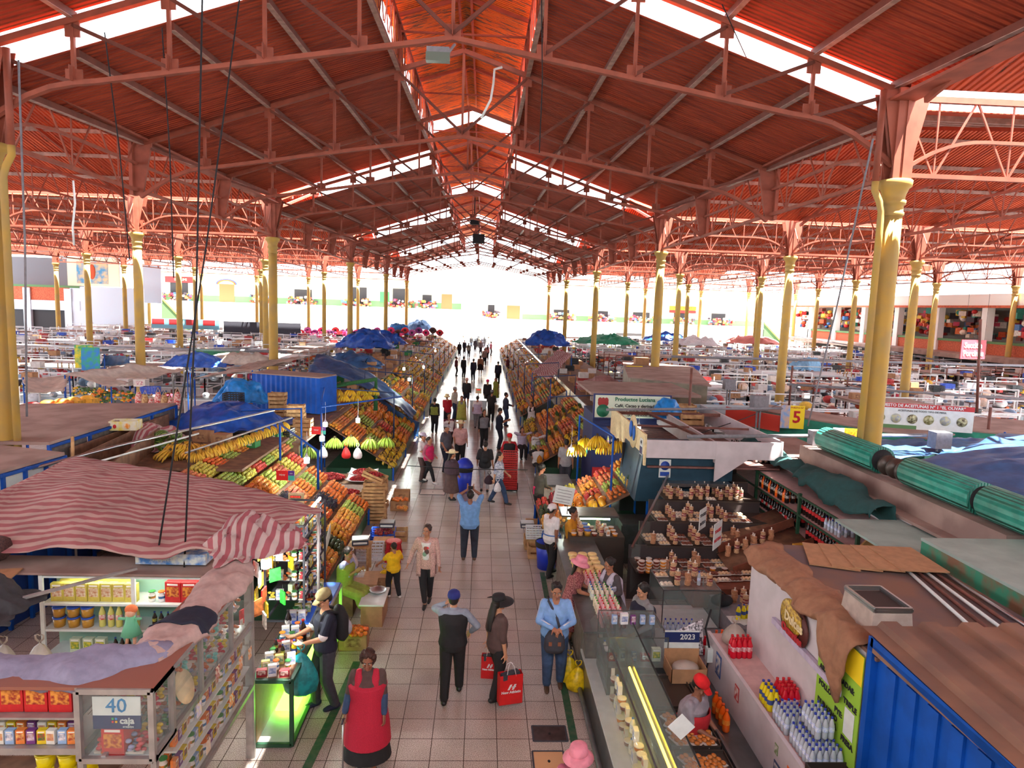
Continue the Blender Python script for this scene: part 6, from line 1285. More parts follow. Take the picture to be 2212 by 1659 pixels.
def blob_goods(name,label,cat,c,r,cols,n,seed,sz=(.08,.16),kind=None):
 rr=random.Random(seed);mb=MB()
 for i in range(n):
  p=Vector((rr.uniform(-r[0],r[0]),rr.uniform(-r[1],r[1]),rr.uniform(0,r[2])));m=M('goods %s'%(cols[i%len(cols)],),cols[i%len(cols)],.6,n=.15,ns=9);s=rr.uniform(*sz)
  if rr.random()<.5:mb.box(p+Vector((0,0,s*.4)),(s*1.2,s,s*.9),m,rr.random()*3)
  else:mb.ball(p+Vector((0,0,s*.4)),(s*.6,s*.6,s*.5),m,7,5)
 return tag(mb.build(name,None,c),label,cat,None,kind)
FL=[(226,120,40),(240,190,50),(70,110,50),(60,90,50)]
blob_goods('flower_bunches','orange and yellow flowers massed under the milky sheet','flowers',tuple(atz(240,870,1.6)),(.9,.4,.5),FL,120,1,(.05,.12),'stuff');blob_goods('flower_bunches','yellow flowers in front of the blue pole','flowers',tuple(atz(185,855,1.7)),(.5,.3,.3),FL[1:],60,2,(.05,.1),'stuff')
for i in range(7):
 p=aty(300+i*14,865+6*(i%3),23.5-i*.1);mb=MB();mb.ball((0,0,0),(.13,.1,.3),M('basket %d'%(i%3),[(190,40,44),(206,170,120),(200,190,176)][i%3],.8,rgb2=[(220,200,190),(150,110,70),(180,60,60)][i%3],ns=16),12,8)
 mb.tube([(-.08,0,.25),(0,0,.45),(.08,0,.25)],.012,6,CREAM);tag(mb.build('woven_basket',None,p),'%s woven basket hanging in the left stall under the milky sheet'%['red','straw','pale striped'][i%3],'basket','%s baskets under the milky sheet'%['red','straw','pale striped'][i%3])
for i,(u,v,c)in enumerate([(70,905,(214,60,60)),(105,900,(240,130,40)),(135,896,(236,150,60)),(160,892,(226,170,60)),(190,888,(240,180,60))]):
 p=atz(u,v,2.35);mb=MB();mb.box((0,0,.2),(.5,.4,.4),M('sunlit sack %d'%i,c,.6,n=.2));mb.ball((0,0,.4),(.22,.18,.1),M('sunlit sack %d'%i),10,6);tag(mb.build('goods_sack',None,p),'sunlit sack of %s goods behind the blue kiosk roofs'%['red','orange','amber','ochre','yellow'][i],'sack')
STN=['second','third','fourth','fifth','sixth']
YS=[(22.3,29.5),(30.5,39),(40,52),(53,68),(69,86)]
FR=['mandarin','orange','papaya','mango','banana','gapple','peach','granadilla','lemon','apple','gbanana','pineapple','mandarin','avocado','banana','mango','papaya','ybanana']
for i,(a,b)in enumerate(YS):
 x0=-2.9-.05*i;rr=random.Random(i+11)
 bank('%s left fruit stand along the aisle'%STN[i],x0,x0-2.4,a,b,.5,2.0)
 n=int((b-a)/.8);sp=(.10,.12,.15,.2,.26)[i]
 patches(x0,x0-2.4,a,b,.55,2.05,[[rr.choice(FR)for _ in range(n)]for _ in range(4)],'on the %s left fruit stand'%STN[i],'left stand %d'%(i+2),20+i,sp,2 if i<2 else 1)
def edge_tarp(u,v):
 p=Vector((-3.0-2.3*(1-u),29.7+.5*math.sin(u*3),.1));top=2.1-1.45*u;return Vector((-2.75-2.7*(1-u),29.9-.1*v+.3*math.sin(u*6),top*(1-v)+.05))+crumple((u*3,v*2,0),.06,2,1)
cloth_sheet('tarpaulin','dark blue tarpaulin hung down the slope at the end of the second left stand','tarp',edge_tarp,20,10,TARPD)
cloth_sheet('tarpaulin','long blue tarpaulin draped from the shed down to the third left stand','tarp',lambda u,v:Vector((-8.2+5.2*u,33.5-2.6*u-2.2*v+.0,3.3-2.3*u*u-.7*v*(1-u)+.0))+crumple((u*5,v*3,1),.15,1.2,8),30,14,TARPD)
for i,(u,v,rx,ry,h,m,l)in enumerate([(790,750,2.2,1.6,1.3,TARPB,'blue tarpaulin heap over the third left stall'),(830,742,1.8,1.2,1.0,TARPB,'blue tarpaulin heap further back over the left stalls'),(760,790,1.6,1.2,.7,TARPD,'blue sheet bundle beside the green framed stall'),(860,722,1.5,1.2,1.2,TARPL,'bright blue tarpaulin bundle at the back of the left stalls'),(905,712,1.8,1.4,1.3,TARPD,'striped blue tarpaulin near the far end of the left stalls')]):
 heap_cloth('tarpaulin',l,tuple(atz(u,v,2.6)),rx,ry,h,m,30+i,amp=.3,n=22)
rr=random.Random(77)
CT=[(172,128,92),(150,110,80),(196,156,108),(206,200,196),(90,40,40),(60,60,66),(190,120,60),(120,84,60),(60,96,60)]
for i in range(210):
 y=23+62*(rr.random()**1.3);x=rr.uniform(-9.2,-5.5)
 if y<26:continue
 cellplace(rr.choice(['box','crate','boxw','box','boxo','pcb','boxg','pcr','crate']),x,y,2.0,'storage box or crate piled on the decks above the left fruit stalls','storage over the left fruit stalls')
mb=MB();mb.bb(-9.5,-5.3,26,86,1.94,2.0,WOODD);mb.bb(-9.5,-9.4,26,86,0,1.94,WOODD);tag(mb.build('loft_board'),'long storage deck over the back of the left fruit stalls','board')
for i in range(9):y=24+i*6.5;lineup('pole_frame','dark blue pole frame over the left stands, %s from the camera'%['first','second','third','fourth','fifth','sixth','seventh','eighth','ninth'][i],'frame',[(-5.3,y,2),(-5.3,y,2.9),(-3.2,y+.6,2.7),(-3.2,y+.6,1.0)],.03,M('dark blue pole',(34,56,96),.5));
for i in range(4):lamp(['bulb over the third left stand','bulb over the far left stands','small bulb far up the left stands','second bulb over the third left stand'][i],[(-3.4,31.5,2.5),(-3.3,38,2.5),(-3.5,50,2.6),(-4.0,34.5,2.7)][i],14)
t=thing('green_display','green tinsel wrapped frame hung with yellow bananas','frame',(-5.4,24.6,0));mb=MB();mb.tube([(0,0,1.9),(0,0,2.9),(1.4,.8,3.1),(1.4,.8,1.9)],.09,8,M('tinsel',(50,110,60),.8,n=.5,ns=60,bump=1));mb.build('tinsel_arch',t)
for i in range(7):place('ybanana',T(-5.25+i*.2,24.6+i*.1,2.75-.2*(i%2),s=1.4),'yellow banana hand hung in the green tinsel frame','bananas in the tinsel frame')
STEEL=M('scratched stainless steel',(120,122,124),.35,.8,n=.12,ns=6);WPAN=M('off white painted panel',(206,196,200),.6,n=.08,ns=3,bump=.1);RUST=M('rusty beam',(116,70,60),.7,n=.25,ns=6);TEALC=M('teal corrugated metal',(30,130,106),.5,n=.22,ns=5);DKM=M('dark metal tray',(84,74,68),.4,.5);TEALR=M('teal roller shutter',(46,146,126),.45,n=.2,ns=6,wave=(0,.05,.8));DTEAL=cloth('dark teal drape',(30,72,72));BURL=cloth('brown burlap',(146,102,76))
YLIT=M('yellow lit strip',(255,214,60),.4,emit=4)
def MBo(name,label,cat,fn,loc=None,rz=0.,group=None):
 mb=MB();fn(mb);return tag(mb.build(name,None,loc,rz),label,cat,group)
def part(name,t,fn):mb=MB();fn(mb);return mb.build(name,t)
t=thing('display_counter','long glass display counter with a curved front at the bottom right of the aisle','counter')
part('steel_base',t,lambda b:(b.bb(1.72,2.2,6.0,10.2,0,.5,STEEL),b.tube([(1.66,5.8,.12),(1.66,12.6,.12)],.04,8,STEEL),b.bb(1.72,2.2,6,10.2,.5,.53,WHS)))
part('curved_glass',t,lambda b:b.sheet(lambda u,v:Vector((1.72+.42*(1-math.cos(v*1.4)),6+4.2*u,.52+.68*math.sin(v*1.4))),4,8,.006,GLASS))
part('inner_shelf',t,lambda b:(b.bb(1.85,2.2,6,10.2,.8,.812,GLASS),b.bb(2.18,2.2,6,10.2,.5,1.2,STEEL),b.bb(2.0,2.45,6,10.2,1.2,1.215,GLASS)))
part('lit_strip',t,lambda b:b.tube([(2.14,6.2,1.12),(2.14,8.6,1.12)],.018,6,YLIT))
part('slanted_glass',t,lambda b:(b.sheet(lambda u,v:Vector((1.95+.3*v,6.0+3.0*u,1.22+.35*v)),2,2,.006,GLASS),b.bar((2.25,6,1.57),(2.25,9,1.57),.015,.015,BLK),b.bar((1.95,6,1.22),(1.95,9,1.22),.02,.02,STEEL)))
for z in(.54,.815):row(['tubc','tubo','med','yogb','tubc','boxwht'],(1.98,6.2,z),(0,.16,0),24,'tub or pack of dairy goods inside the curved glass counter','goods in the curved counter',rz=-PI/2)
t=thing('glass_case','small glass case of gift boxes standing between the counters','display case');part('glass_panes',t,lambda b:[b.bb(*q,GLASS)for q in((1.9,2.75,8.9,8.905,.95,1.4),(1.9,2.75,9.75,9.755,.95,1.4),(1.9,1.905,8.9,9.75,.95,1.4),(2.745,2.75,8.9,9.75,.95,1.4),(1.9,2.75,8.9,9.75,1.4,1.408))])
part('case_base',t,lambda b:(b.bb(1.9,2.75,8.9,9.75,0,.95,STEEL),));part('case_edges',t,lambda b:frame_box(1.9,2.75,8.9,9.75,.95,1.4,.012,STEEL,b))
row(['medr','med','boxblu','medr','boxgrn'],(2.0,9.1,.955),(.16,0,0),5,'boxed gift inside the small glass case','gifts in the glass case');row(['boxblu','med','boxpur','boxblu'],(2.05,9.3,1.41),(.14,0,0),5,'flat blue and pink box lying on top of the small glass case','boxes on the glass case')
t=thing('tray_counter','steel counter carrying dark pastry trays behind the glass counter','counter');part('cabinet',t,lambda b:b.bb(2.28,2.95,5.6,8.8,0,.92,STEEL));part('rear_rail',t,lambda b:b.bar((2.97,5.6,.95),(2.97,8.8,.95),.03,.05,STEEL))
for i in range(4):
 y=5.95+.78*i;tt=thing('baking_tray','dark metal baking tray with %s, %s from the near end'%(('flaky pastries under film','sugared pastries under film','plastic covered biscuits','one last pastry'))[i:i+1]+(('first','second','third','fourth')[i],)if False else 'dark metal baking tray holding %s'%['glazed flaky pastries nearest the frame edge','sugared pastries under plastic film','golden biscuits under plastic film','a single last pastry'][i],'tray',(2.62,y,.93))
 part('tray_body',tt,lambda b:(b.bb(-.3,.3,-.36,.36,0,.01,DKM),[b.bb(*q,DKM)for q in((-.3,.3,-.36,-.35,0,.05),(-.3,.3,.35,.36,0,.05),(-.3,-.29,-.36,.36,0,.05),(.29,.3,-.36,.36,0,.05))]))
 for k in range((8,9,8,1)[i]):rr=random.Random(k+i*9);place('pasg',T(2.5+.12*(k%3)+rr.uniform(-.02,.02),y-.2+.13*(k//3),.95,rz=rr.random()*3),'golden flaky pastry lying on a dark baking tray','pastries on the trays')if 'pasg' in PROTO else None
flatpack('pasg',(200,120,50),'pastry')
for i in range(3):
 for k in range(12):rr=random.Random(k+i*9);place('pasg',T(2.46+.15*(k%3)+rr.uniform(-.02,.02),5.72+.78*i+.14*(k//3),.95,rz=rr.random()*3),'golden flaky pastry lying on a dark baking tray','pastries on the trays')
MBo('plastic_basin','grey blue plastic basin of wrapped pastry by the trays','basin',lambda b:(b.lathe([(.17,0),(.22,.1),(.21,.1),(.16,.01)],n=20,m=M('grey blue plastic',(130,150,170),.4),sy=1.3),b.ball((0,0,.05),(.15,.2,.05),PNK)),(2.75,6.15,.99))
MBo('price_card','white card hung on the glass beside the worker in the red cap','card',lambda b:b.box((0,0,0),(.2,.01,.2),WHS,mat=Matrix.Rotation(.78,4,'Y')),tuple(aty(1472,1570,6.3)))
MBo('paper_slip','small white paper slips beside the basin','paper',lambda b:(b.box((0,0,0),(.14,.1,.004),WHS),b.box((.12,.08,.004),(.1,.12,.004),WHS,.4)),(2.5,6.5,.99))
t=thing('open_carton','open carton of clear bags behind the pastry trays, with a 2023 calendar flap','box',(2.95,8.7,.95));part('carton_walls',t,lambda b:[b.bb(*q,CARD)for q in((-.25,.25,-.2,-.19,0,.2),(-.25,.25,.19,.2,0,.3),(-.25,-.24,-.2,.2,0,.2),(.24,.25,-.2,.2,0,.2))]);part('clear_bags',t,lambda b:b.ball((0,0,.12),(.2,.15,.09),PLAST));part('calendar',t,lambda b:(b.bb(-.25,.25,.22,.23,.28,.55,WHS),b.bb(-.25,.25,.215,.222,.38,.53,M('calendar navy',(28,44,96),.5))));ob('word',text('2023',.11,WHS,.002,bold=.002),t,(.08,.21,.46))
MBo('spotted_sheet','white sheet with dark dots beside the calendar','sheet',lambda b:b.sheet(lambda u,v:Vector((.5*u,.1*v,.5*v*(1-.5*(1-u)))),4,4,.006,M('dotted print',(228,224,230),.6,rgb2=(60,54,60),ns=34)),(2.8,9.0,1.1))
t=thing('steel_counter','steel topped counter of cheeses and yogurt drinks along the right of the aisle','counter');part('cabinet',t,lambda b:b.bb(1.75,2.5,9.9,14.0,0,.97,M('grimy steel front',(120,110,104),.6,.2,n=.3)));part('top',t,lambda b:b.bb(1.7,2.55,9.85,14.05,.97,1.0,STEEL))
for g,(ya,ks,l)in enumerate(((10.0,['yogp'],'red capped pink'),(10.45,['yogg','yogp'],'green capped pale'),(11.0,['yogb','yogg'],'blue or green capped cream'),(11.5,['yogp','yogp','yogg'],'mixed cap pink'))):
 for k in range(4):row(ks,(2.02,ya+.1*k,1.0),(.085,0,0),5,'%s yogurt bottle standing on the steel counter'%l,'%s yogurt bottles'%l)
for i in range(26):rr=random.Random(i);MBo('cheese_wheel','pale yellow cheese stacked on the steel counter near the pink sun hat','cheese',lambda b:b.lathe([(.085,0),(.095,.01),(.095,.05),(.085,.06)],n=18,m=M('fresh cheese',(236,206,140),.5,n=.1,ns=10)),(1.95+.2*(i%3),12.0+.21*((i//3)%6),1.0+.062*(i//18)),group='cheeses on the steel counter')
t=thing('low_display','dark low display table of jars and honey tubs by the lit case','table');part('table_body',t,lambda b:b.bb(2.0,3.2,13.9,14.7,0,1.1,DKM))
for k in range(3):row(['tubo','bist','tubb','tubc','bis','boxwht'],(2.1,14.0+.22*k,1.1),(.15,0,0),7,'jar or tub standing on the dark low display table','jars on the low display')
t=thing('lit_case','green lit glass case with a white sign card on its corner','display case');part('case_body',t,lambda b:(b.bb(1.95,3.3,15.0,15.7,0,.6,STEEL),b.bb(1.95,3.3,15.0,15.7,1.18,1.22,STEEL)));part('glass_pane',t,lambda b:(b.bb(1.95,3.3,15,15.005,.6,1.18,GLASS),b.bb(1.95,1.955,15,15.7,.6,1.18,GLASS),b.bb(2.0,3.25,15.05,15.6,.8,.81,GLASS)))
part('light_tube',t,lambda b:b.tube([(2.1,15.1,1.12),(3.1,15.1,1.12)],.018,6,M('pale green tube',(210,255,190),.4,emit=7)))
l=bpy.data.lights.new('case_light','POINT');l.energy=9;l.color=(.8,1,.7);l.shadow_soft_size=.1;o=bpy.data.objects.new('case_light',l);COL.objects.link(o);o.location=(2.6,15.25,1.05)
for i in range(3):MBo('stacked_plates','stack of pale plates with cut fruit in the lit case, %s'%['left','middle','right'][i],'plates',lambda b:([b.lathe([(.06,0),(.12,.012),(.12,.016)],(0,0,k*.012),18,WHS)for k in range(5)],b.ball((0,0,.09),(.07,.07,.04),MUST,10,6)),(2.2+.4*i,15.3,.812))
t=thing('sign_card','white handwritten card on a post above the lit case','sign',tuple(aty(1218,1070,15.1)));part('card',t,lambda b:(b.box((0,0,0),(.46,.012,.42),WHS,mat=Matrix.Rotation(.18,4,'Y')),b.bar((.1,.02,-.2),(.1,.02,-.7),.02,.02,STEEL)));part('written_lines',t,lambda b:[b.box((0,-.008,.12-.07*k),(.34,.003,.012),GRY,mat=Matrix.Rotation(.18,4,'Y'))for k in range(5)])
t=thing('tiered_rack','dark stepped rack of bagged biscuits and pastries','rack')
for i in range(5):
 part('shelf_board',t,lambda b:b.bb(3.15+.38*i,6.5,12.5+.75*i,13.3+.75*i,.86+.27*i,.9+.27*i,DKM));part('riser',t,lambda b:b.bb(3.15+.38*i,6.5,13.26+.75*i,13.3+.75*i,.0,.9+.27*(i+1),M('dark riser',(60,50,50),.6)))
part('slanted_edge',t,lambda b:(b.bar((3.05,12.6,1.35),(5.0,16.4,2.35),.04,.05,SILV),b.sheet(lambda u,v:Vector((3.05+1.95*u,12.6+3.8*u,(1.35+1.0*u)*v+.4*(1-v))),2,2,.006,GLASS)))
KK=[['tubc','tubo','pasb','bis','pasb','bisn','pasb','pas'],['pas','pasw','bist','pasb','bist','pasb','bis','pas','bisn'],['pas','bis','pasw','bist','pas','bist','bis','pasb'],['bist','bis','pasw','bist','bist','bis','bist'],['bist','bist','bist','boxora','bist','bist']]
for i in range(5):
 for j in range(3 if i<4 else 2):row(KK[i]if j else KK[i][::-1],(3.3+.38*i,12.62+.75*i+.24*j,.9+.27*i),(.235,0,0),int((6.4-3.3-.38*i)/.235),'%s of biscuits or pastries on the %s step of the dark rack'%(['front row pack','middle row pack','rear row pack'][j],['lowest','second','third','fourth','top'][i]),'step %d row %d of the biscuit rack'%(i,j))
for k in range(4):row(['tubc','tubo'],(3.2,12.35-.0,.95+.062*k),(.14,0,0),4,'stacked sauce tub at the left end of the biscuit rack','stacked sauce tubs')
boxproto('truf','yellow_carton','box',.32,.13,.13,(196,150,50),(70,50,36),(206,160,60))
row('truf',(4.9,15.8,2.0),(.36,.05,0),4,'yellow and black biscuit carton on the top step of the rack','yellow cartons on top',rz=.2)
t=thing('wooden_bin','slanted wooden bins of yellow cartons and bagged bread at the right of the racks','bin');part('bin_boards',t,lambda b:[(b.bar((5.0,11.4+.9*k,.9+.12*k),(6.8,11.9+.9*k,1.35+.12*k),.03,.18,M('reddish wood',(120,66,48),.6,n=.2)),b.sheet(lambda u,v,k=k:Vector((5.0+1.8*u,11.45+.9*k+.5*u+.85*v,.8+.45*u+.12*k+.1*v)),3,3,.02,WOODD))for k in range(3)])
for k in range(2):row('truf',(5.5,11.9+.32*k,1.12+.05*k),(.3,.09,.075),4,'yellow and black carton lying in the slanted wooden bin','cartons in the bin',rz=.25)
row(['bisn','bist','bisn'],(5.1,12.9,1.1),(.2,.06,.05),6,'bagged flat bread in the slanted wooden bin','breads in the bin');row(['pasb','pas','pasw'],(4.2,11.9,.98),(.24,.03,0),6,'pack of pastries on the boards before the slanted bins','packs before the bins');row(['pas','pasb'],(4.3,12.15,1.0),(.24,.03,0),5,'second row pack of pastries before the slanted bins','second packs before the bins')
MBo('board_table','wooden board table of pastry packs before the slanted bins','table',lambda b:b.bb(4.0,6.3,11.6,12.45,.6,.96,M('reddish wood')))
for u,v,Y,h,w,txt,c,l in((1518,1120,12.8,.42,.2,'YOGURT|BATIDO',(60,60,70),'white card with dark letters standing among the biscuits'),(1550,1155,12.0,.5,.24,'YOGURT|NATURAL',(200,30,40),'white card with red letters standing among the pastries')):
 p=aty(u,v,Y);t=thing('sign_card',l,'sign',tuple(p),math.radians(52));part('card',t,lambda b:b.box((0,0,0),(w*1.9,.01,h),WHS));ink=M('ink %s'%(c,),c,.6)
 for k,s_ in enumerate(txt.split('|')):ob('word',text(s_,.085,ink,.002,bold=.003),t,(0,-.008,.08-.17*k))
t=thing('glass_case','glass case topped with biscuit bags beside the navy vest','display case');part('glass_panes',t,lambda b:[b.bb(*q,GLASS)for q in((3.2,4.2,10.8,10.806,.6,1.28),(3.2,3.206,10.8,11.7,.6,1.28),(4.194,4.2,10.8,11.7,.6,1.28),(3.2,4.2,10.8,11.7,1.28,1.29),(3.2,4.2,10.8,11.7,.94,.948))]);part('case_base',t,lambda b:(b.bb(3.2,4.2,10.8,11.7,0,.6,WHS),frame_box(3.2,4.2,10.8,11.7,.6,1.28,.014,STEEL,b)))
row(['pasw','bist','bisn','water','bis'],(3.3,11.0,1.29),(.19,0,0),5,'biscuit bag or bottle standing on top of the glass case','bags on the glass case');row(['pas','bist','pasb','bist'],(3.32,11.4,1.29),(.2,0,0),5,'rear biscuit bag on top of the glass case','rear bags on the glass case')
MBo('bench','long low bench carrying soda and water bottles behind the navy vest','bench',lambda b:b.bb(2.95,4.6,9.5,10.75,.3,.62,GRY));row('water',(3.2,10.6,.62),(.09,0,0),6,'clear water bottle with a blue cap standing before the glass case','waters before the case',);row('water',(3.2,10.45,.62),(.09,0,0),6,'front row clear water bottle before the glass case','front waters before the case');row('orsoda',(3.9,10.1,.62),(.1,.02,0),4,'orange soda bottle on the low bench','orange sodas on the bench');row('redsoda',(3.35,9.9,.62),(.1,0,0),4,'purple red soda bottle on the low bench','red sodas on the bench');row('ysoda',(4.4,10.5,.9),(.1,.03,0),5,'yellow soda bottle by the corner of the white booth','yellow sodas')
MBo('corner_table','table of papers and bread bags by the corner of the white booth','table',lambda b:b.bb(4.25,5.6,10.2,11.5,.4,.9,GRY));row(['bisn','bist'],(4.6,11.2,.9),(.16,0,0),6,'bag of flat bread by the corner of the white booth','breads at the booth corner');row(['bist','bisn'],(4.7,10.95,.9),(.16,0,0),5,'front bag of flat bread by the corner of the white booth','front breads at the booth corner')
MBo('black_bag','small black handbag on the corner table','bag',lambda b:(b.ball((0,0,.1),(.2,.12,.11),BLK,14,8),b.tube([(-.12,0,.15),(0,0,.26),(.12,0,.15)],.012,6,BLK)),(4.3,11.0,.92));MBo('paper_slip','loose papers lying on the corner table','paper',lambda b:[b.box((.1*k,-.05*k,.004*k),(.2,.26,.004),WHS,k*.5)for k in range(4)],(4.35,10.5,.91))
t=thing('snack_booth','white snack booth with an oval sweets sign and a shelf of bottled drinks','booth');part('back_wall',t,lambda b:b.bb(4.0,4.05,6.3,9.2,0,2.62,WPAN));part('shelf',t,lambda b:b.bb(3.55,4.0,5.7,9.45,1.16,1.2,M('pinkish shelf laminate',(206,168,164),.6,n=.1)));part('front_panel',t,lambda b:(b.bb(3.5,3.55,5.7,9.45,0,1.24,WPAN),));part('sink_ledge',t,lambda b:b.bb(3.15,3.5,5.7,9.3,.55,.6,STEEL));part('light_tube_housing',t,lambda b:b.bar((3.96,8.3,1.98),(3.96,6.6,1.98),.05,.08,LILAC))
sg=thing('oval_sign','oval sign with a yellow waffle and red and white sweets lettering on the booth wall','sign',(3.97,7.75,2.2),-PI/2)
OV=Matrix.Rotation(PI/2,4,'X');part('oval_board',sg,lambda b:(b.lathe([(.36,0),(.36,.02)],n=30,m=M('dark brown sign',(90,40,34),.5),mat=OV,sy=.75),b.lathe([(.27,.02),(.27,.035)],(-.05,.06,0),30,M('waffle yellow',(226,190,70),.5,rgb2=(150,110,40),ns=26),OV,sy=.8)))
ob('word',text('Dulces',.17,CREAM,.004,bold=.006),sg,(.05,-.045,.04));ob('word',text('Ocannies',.14,REDC,.004,bold=.008),sg,(.03,-.05,-.12))
ps=thing('menu_poster','green and yellow menu poster listing empanadas and pies','poster',(3.97,6.62,1.95),-PI/2);part('poster_sheet',ps,lambda b:(b.bb(-.5,.36,-.01,0,-.65,.62,M('lime poster',(150,196,60),.5)),b.bb(-.5,.36,-.014,-.01,.3,.62,M('yellow poster band',(240,206,30),.5)),b.lathe([(.15,0),(.15,.012)],(-.1,.38,.02),22,M('waffle yellow'),OV)))
ob('word',text('Dulces',.1,REDC,.003,bold=.004),ps,(-.06,-.035,.34))
for s_,x,z in(('EMPANADAS:',.0,.17),('ARABES',-.3,.09),('QUESO',-.3,0),('POLLO',-.3,-.09),('TRIPLE',.2,.0),('PYE:',.0,-.2),('DURAZNO',-.22,-.3),('MANZANA',-.22,-.39),('LIMON',-.22,-.48),('FRESA',.2,-.42)):ob('word',text(s_,.085,BLK,.002,bold=.003),ps,(x,-.016,z))
part('price_sheet',ps,lambda b:b.bb(.12,.3,-.02,-.015,-.35,-.05,WHS))
def packs(u0,y0,nx,ny,key,l,z=1.2,g=None):
 for j in range(ny):row(key,(3.62+u0,y0+.075*j,z),(.075,0,0),nx,l,g or l)
packs(.0,6.45,5,7,'water','clear water bottle with a blue cap on the booth shelf nearest the trays');packs(.12,6.6,3,5,'water','clear water bottle of the pack stacked on top of the others',1.46);packs(.0,7.05,4,5,'water','clear water bottle in the middle packs of the booth shelf');packs(0,7.5,2,4,'ysoda','yellow soda bottle with a blue cap on the booth shelf');packs(.18,7.5,3,4,'redsoda','dark soda bottle with a red cap against the booth wall');packs(.02,8.75,4,2,'redsoda','bright red soda bottle at the far end of the booth shelf')
row('orsoda',(3.3,8.0,.6),(0,.13,0),4,'orange soda bottle standing on the steel ledge below the booth shelf','sodas on the ledge');handbag('white bag pack of wrapped goods at the far end of the booth shelf',(3.8,9.15,1.55),.18,.36,PLAST,3)
for i,(y,z)in enumerate(((6.35,1.22),(6.0,1.34),(5.95,1.22))):tt=thing('steel_box_tray','deep dark steel tray stacked on the booth shelf, %s'%['lowest at the back','topmost','lowest at the front'][i],'tray',(3.78,y-.25,z),.15*i);part('tray_body',tt,lambda b:(b.bb(-.26,.26,-.3,.3,0,.01,DKM),[b.bb(*q,DKM)for q in((-.26,.26,-.3,-.29,0,.11),(-.26,.26,.29,.3,0,.11),(-.26,-.25,-.3,.3,0,.11),(.25,.26,-.3,.3,0,.11))]))
for i,(y,z,w,h,c,l)in enumerate(((6.55,.85,.34,.42,(230,110,40),'orange framed picture poster on the booth front'),(6.95,.78,.16,.26,(70,80,120),'small notice sheet on the booth front'),(7.0,1.05,.08,.12,(120,140,90),'little plant picture on the booth front'),(8.2,1.0,.14,.2,(190,60,60),'strawberry sticker on the booth front'),(8.9,1.0,.2,.32,(60,90,150),'blue and white notice near the far end of the booth front'))):MBo('wall_poster',l,'poster',lambda b:(b.bb(-.006,0,-w/2,w/2,-h/2,h/2,M('poster %d'%i,c,.5)),b.bb(-.008,-.006,-w*.4,w*.4,-h*.4,h*.4,M('poster art %d'%i,(226,220,214)if i!=0 else(110,60,40),.5,rgb2=c if i else(226,190,80),ns=14))),(3.498,y,z))
handbag('white plastic bags hung on the booth front',(3.4,6.9,.75),.16,.6,WBAG,8);MBo('electric_box','white electric switch box with a dark cable by the booth end','switch box',lambda b:(b.bb(-.08,0,-.06,.06,-.1,.1,WHS),b.tube([(-.04,0,-.1),(-.06,.03,-.3),(0,.06,-.5)],.012,6,BLK),b.tube([(-.04,0,.1),(-.08,.1,.35),(.02,.2,.6)],.015,6,BLK)),(3.5,9.2,1.0))
def burl(u,v):
 y=9.1-2.75*u;drop=.08+.13*math.sin(u*8)**2+(.6*max(0,math.sin((u-.74)*8.5))**2 if u>.74 else 0)
 a=(v-.3)*1.7;x=4.15-.0*u;s=v*1.2
 if v<.4:p=Vector((4.35-.45*v/.4,y,2.70+.05*math.sin(v*8)))
 else:q=(v-.4)/.6;p=Vector((3.9-.07*math.sin(q*PI),y-.12*q*(1 if u<.6 else-1),2.68-drop*q))
 return p+crumple(p,.07,3.6,6)
cloth_sheet('burlap_drape','brown burlap cloth slung over the top edge of the white booth','cloth',burl,46,18,BURL,.014)
t=thing('vent_box','concrete vent box with an open metal lid frame on the brown roof','vent',(4.35,6.75,2.66));part('box_body',t,lambda b:b.box((0,0,.15),(.46,.62,.3),M('concrete',(168,150,140),.85,n=.15,ns=8),taper=.9));part('lid_frame',t,lambda b:(frame_box(-.2,.2,-.28,.28,.31,.34,.025,SILV,b),b.bb(-.18,.18,-.25,.25,.3,.305,M('painted hollow shade',(60,44,40),.9))))  # dark plate on the solid box paints the shade of an open vent
BR=M('brown dusty roof board',(124,90,74),.85,rgb2=(98,84,88),ns=1.1);t=thing('booth_roof','brown dusty board roof of the white snack booth','roof');part('roof_board',t,lambda b:slab(b,(3.98,6.1,2.62),(6.25,6.1,2.62),(6.25,9.15,2.64),(3.98,9.25,2.64),.04,BR))
for i in range(5):MBo('roof_panel','loose pale board lying near the far edge of the brown roof','board',lambda b:b.box((0,0,0),(.62,.9,.015),CARD,-.35+.07*i),(4.9+.24*i,8.75-.05*i,2.7+.014*i),group='loose boards on the brown roof')
for i in range(5):lineup('metal_rod','%s rod lying along the right side of the brown roof'%['white','rusty','long white','thin brown','grey'][i],'rod',[(5.75+.1*i,8.6,2.71),(5.35+.17*i,6.5,2.70)],.022,[WHS,RUST,WHS,RUST,SILV][i])
t=thing('container_kiosk','bright blue steel kiosk with a rusty ribbed roof at the bottom right corner','kiosk',(.17,0,0))
def rib(b):
 n=7
 for i in range(n):
  x=3.72+.42*i
  for(xa,xb,za,zb_)in((x,x+.16,0,0),(x+.16,x+.2,0,.05),(x+.2,x+.36,.05,.05),(x+.36,x+.42,.05,0)):b.add([(xa,3.0,2.8+za),(xb,3.0,2.8+zb_),(xb,6.25,2.92+zb_),(xa,6.25,2.92+za)],[(0,1,2,3)],RR)
 b.bb(3.78,6.6,3.0,6.2,2.7,2.78,RR)
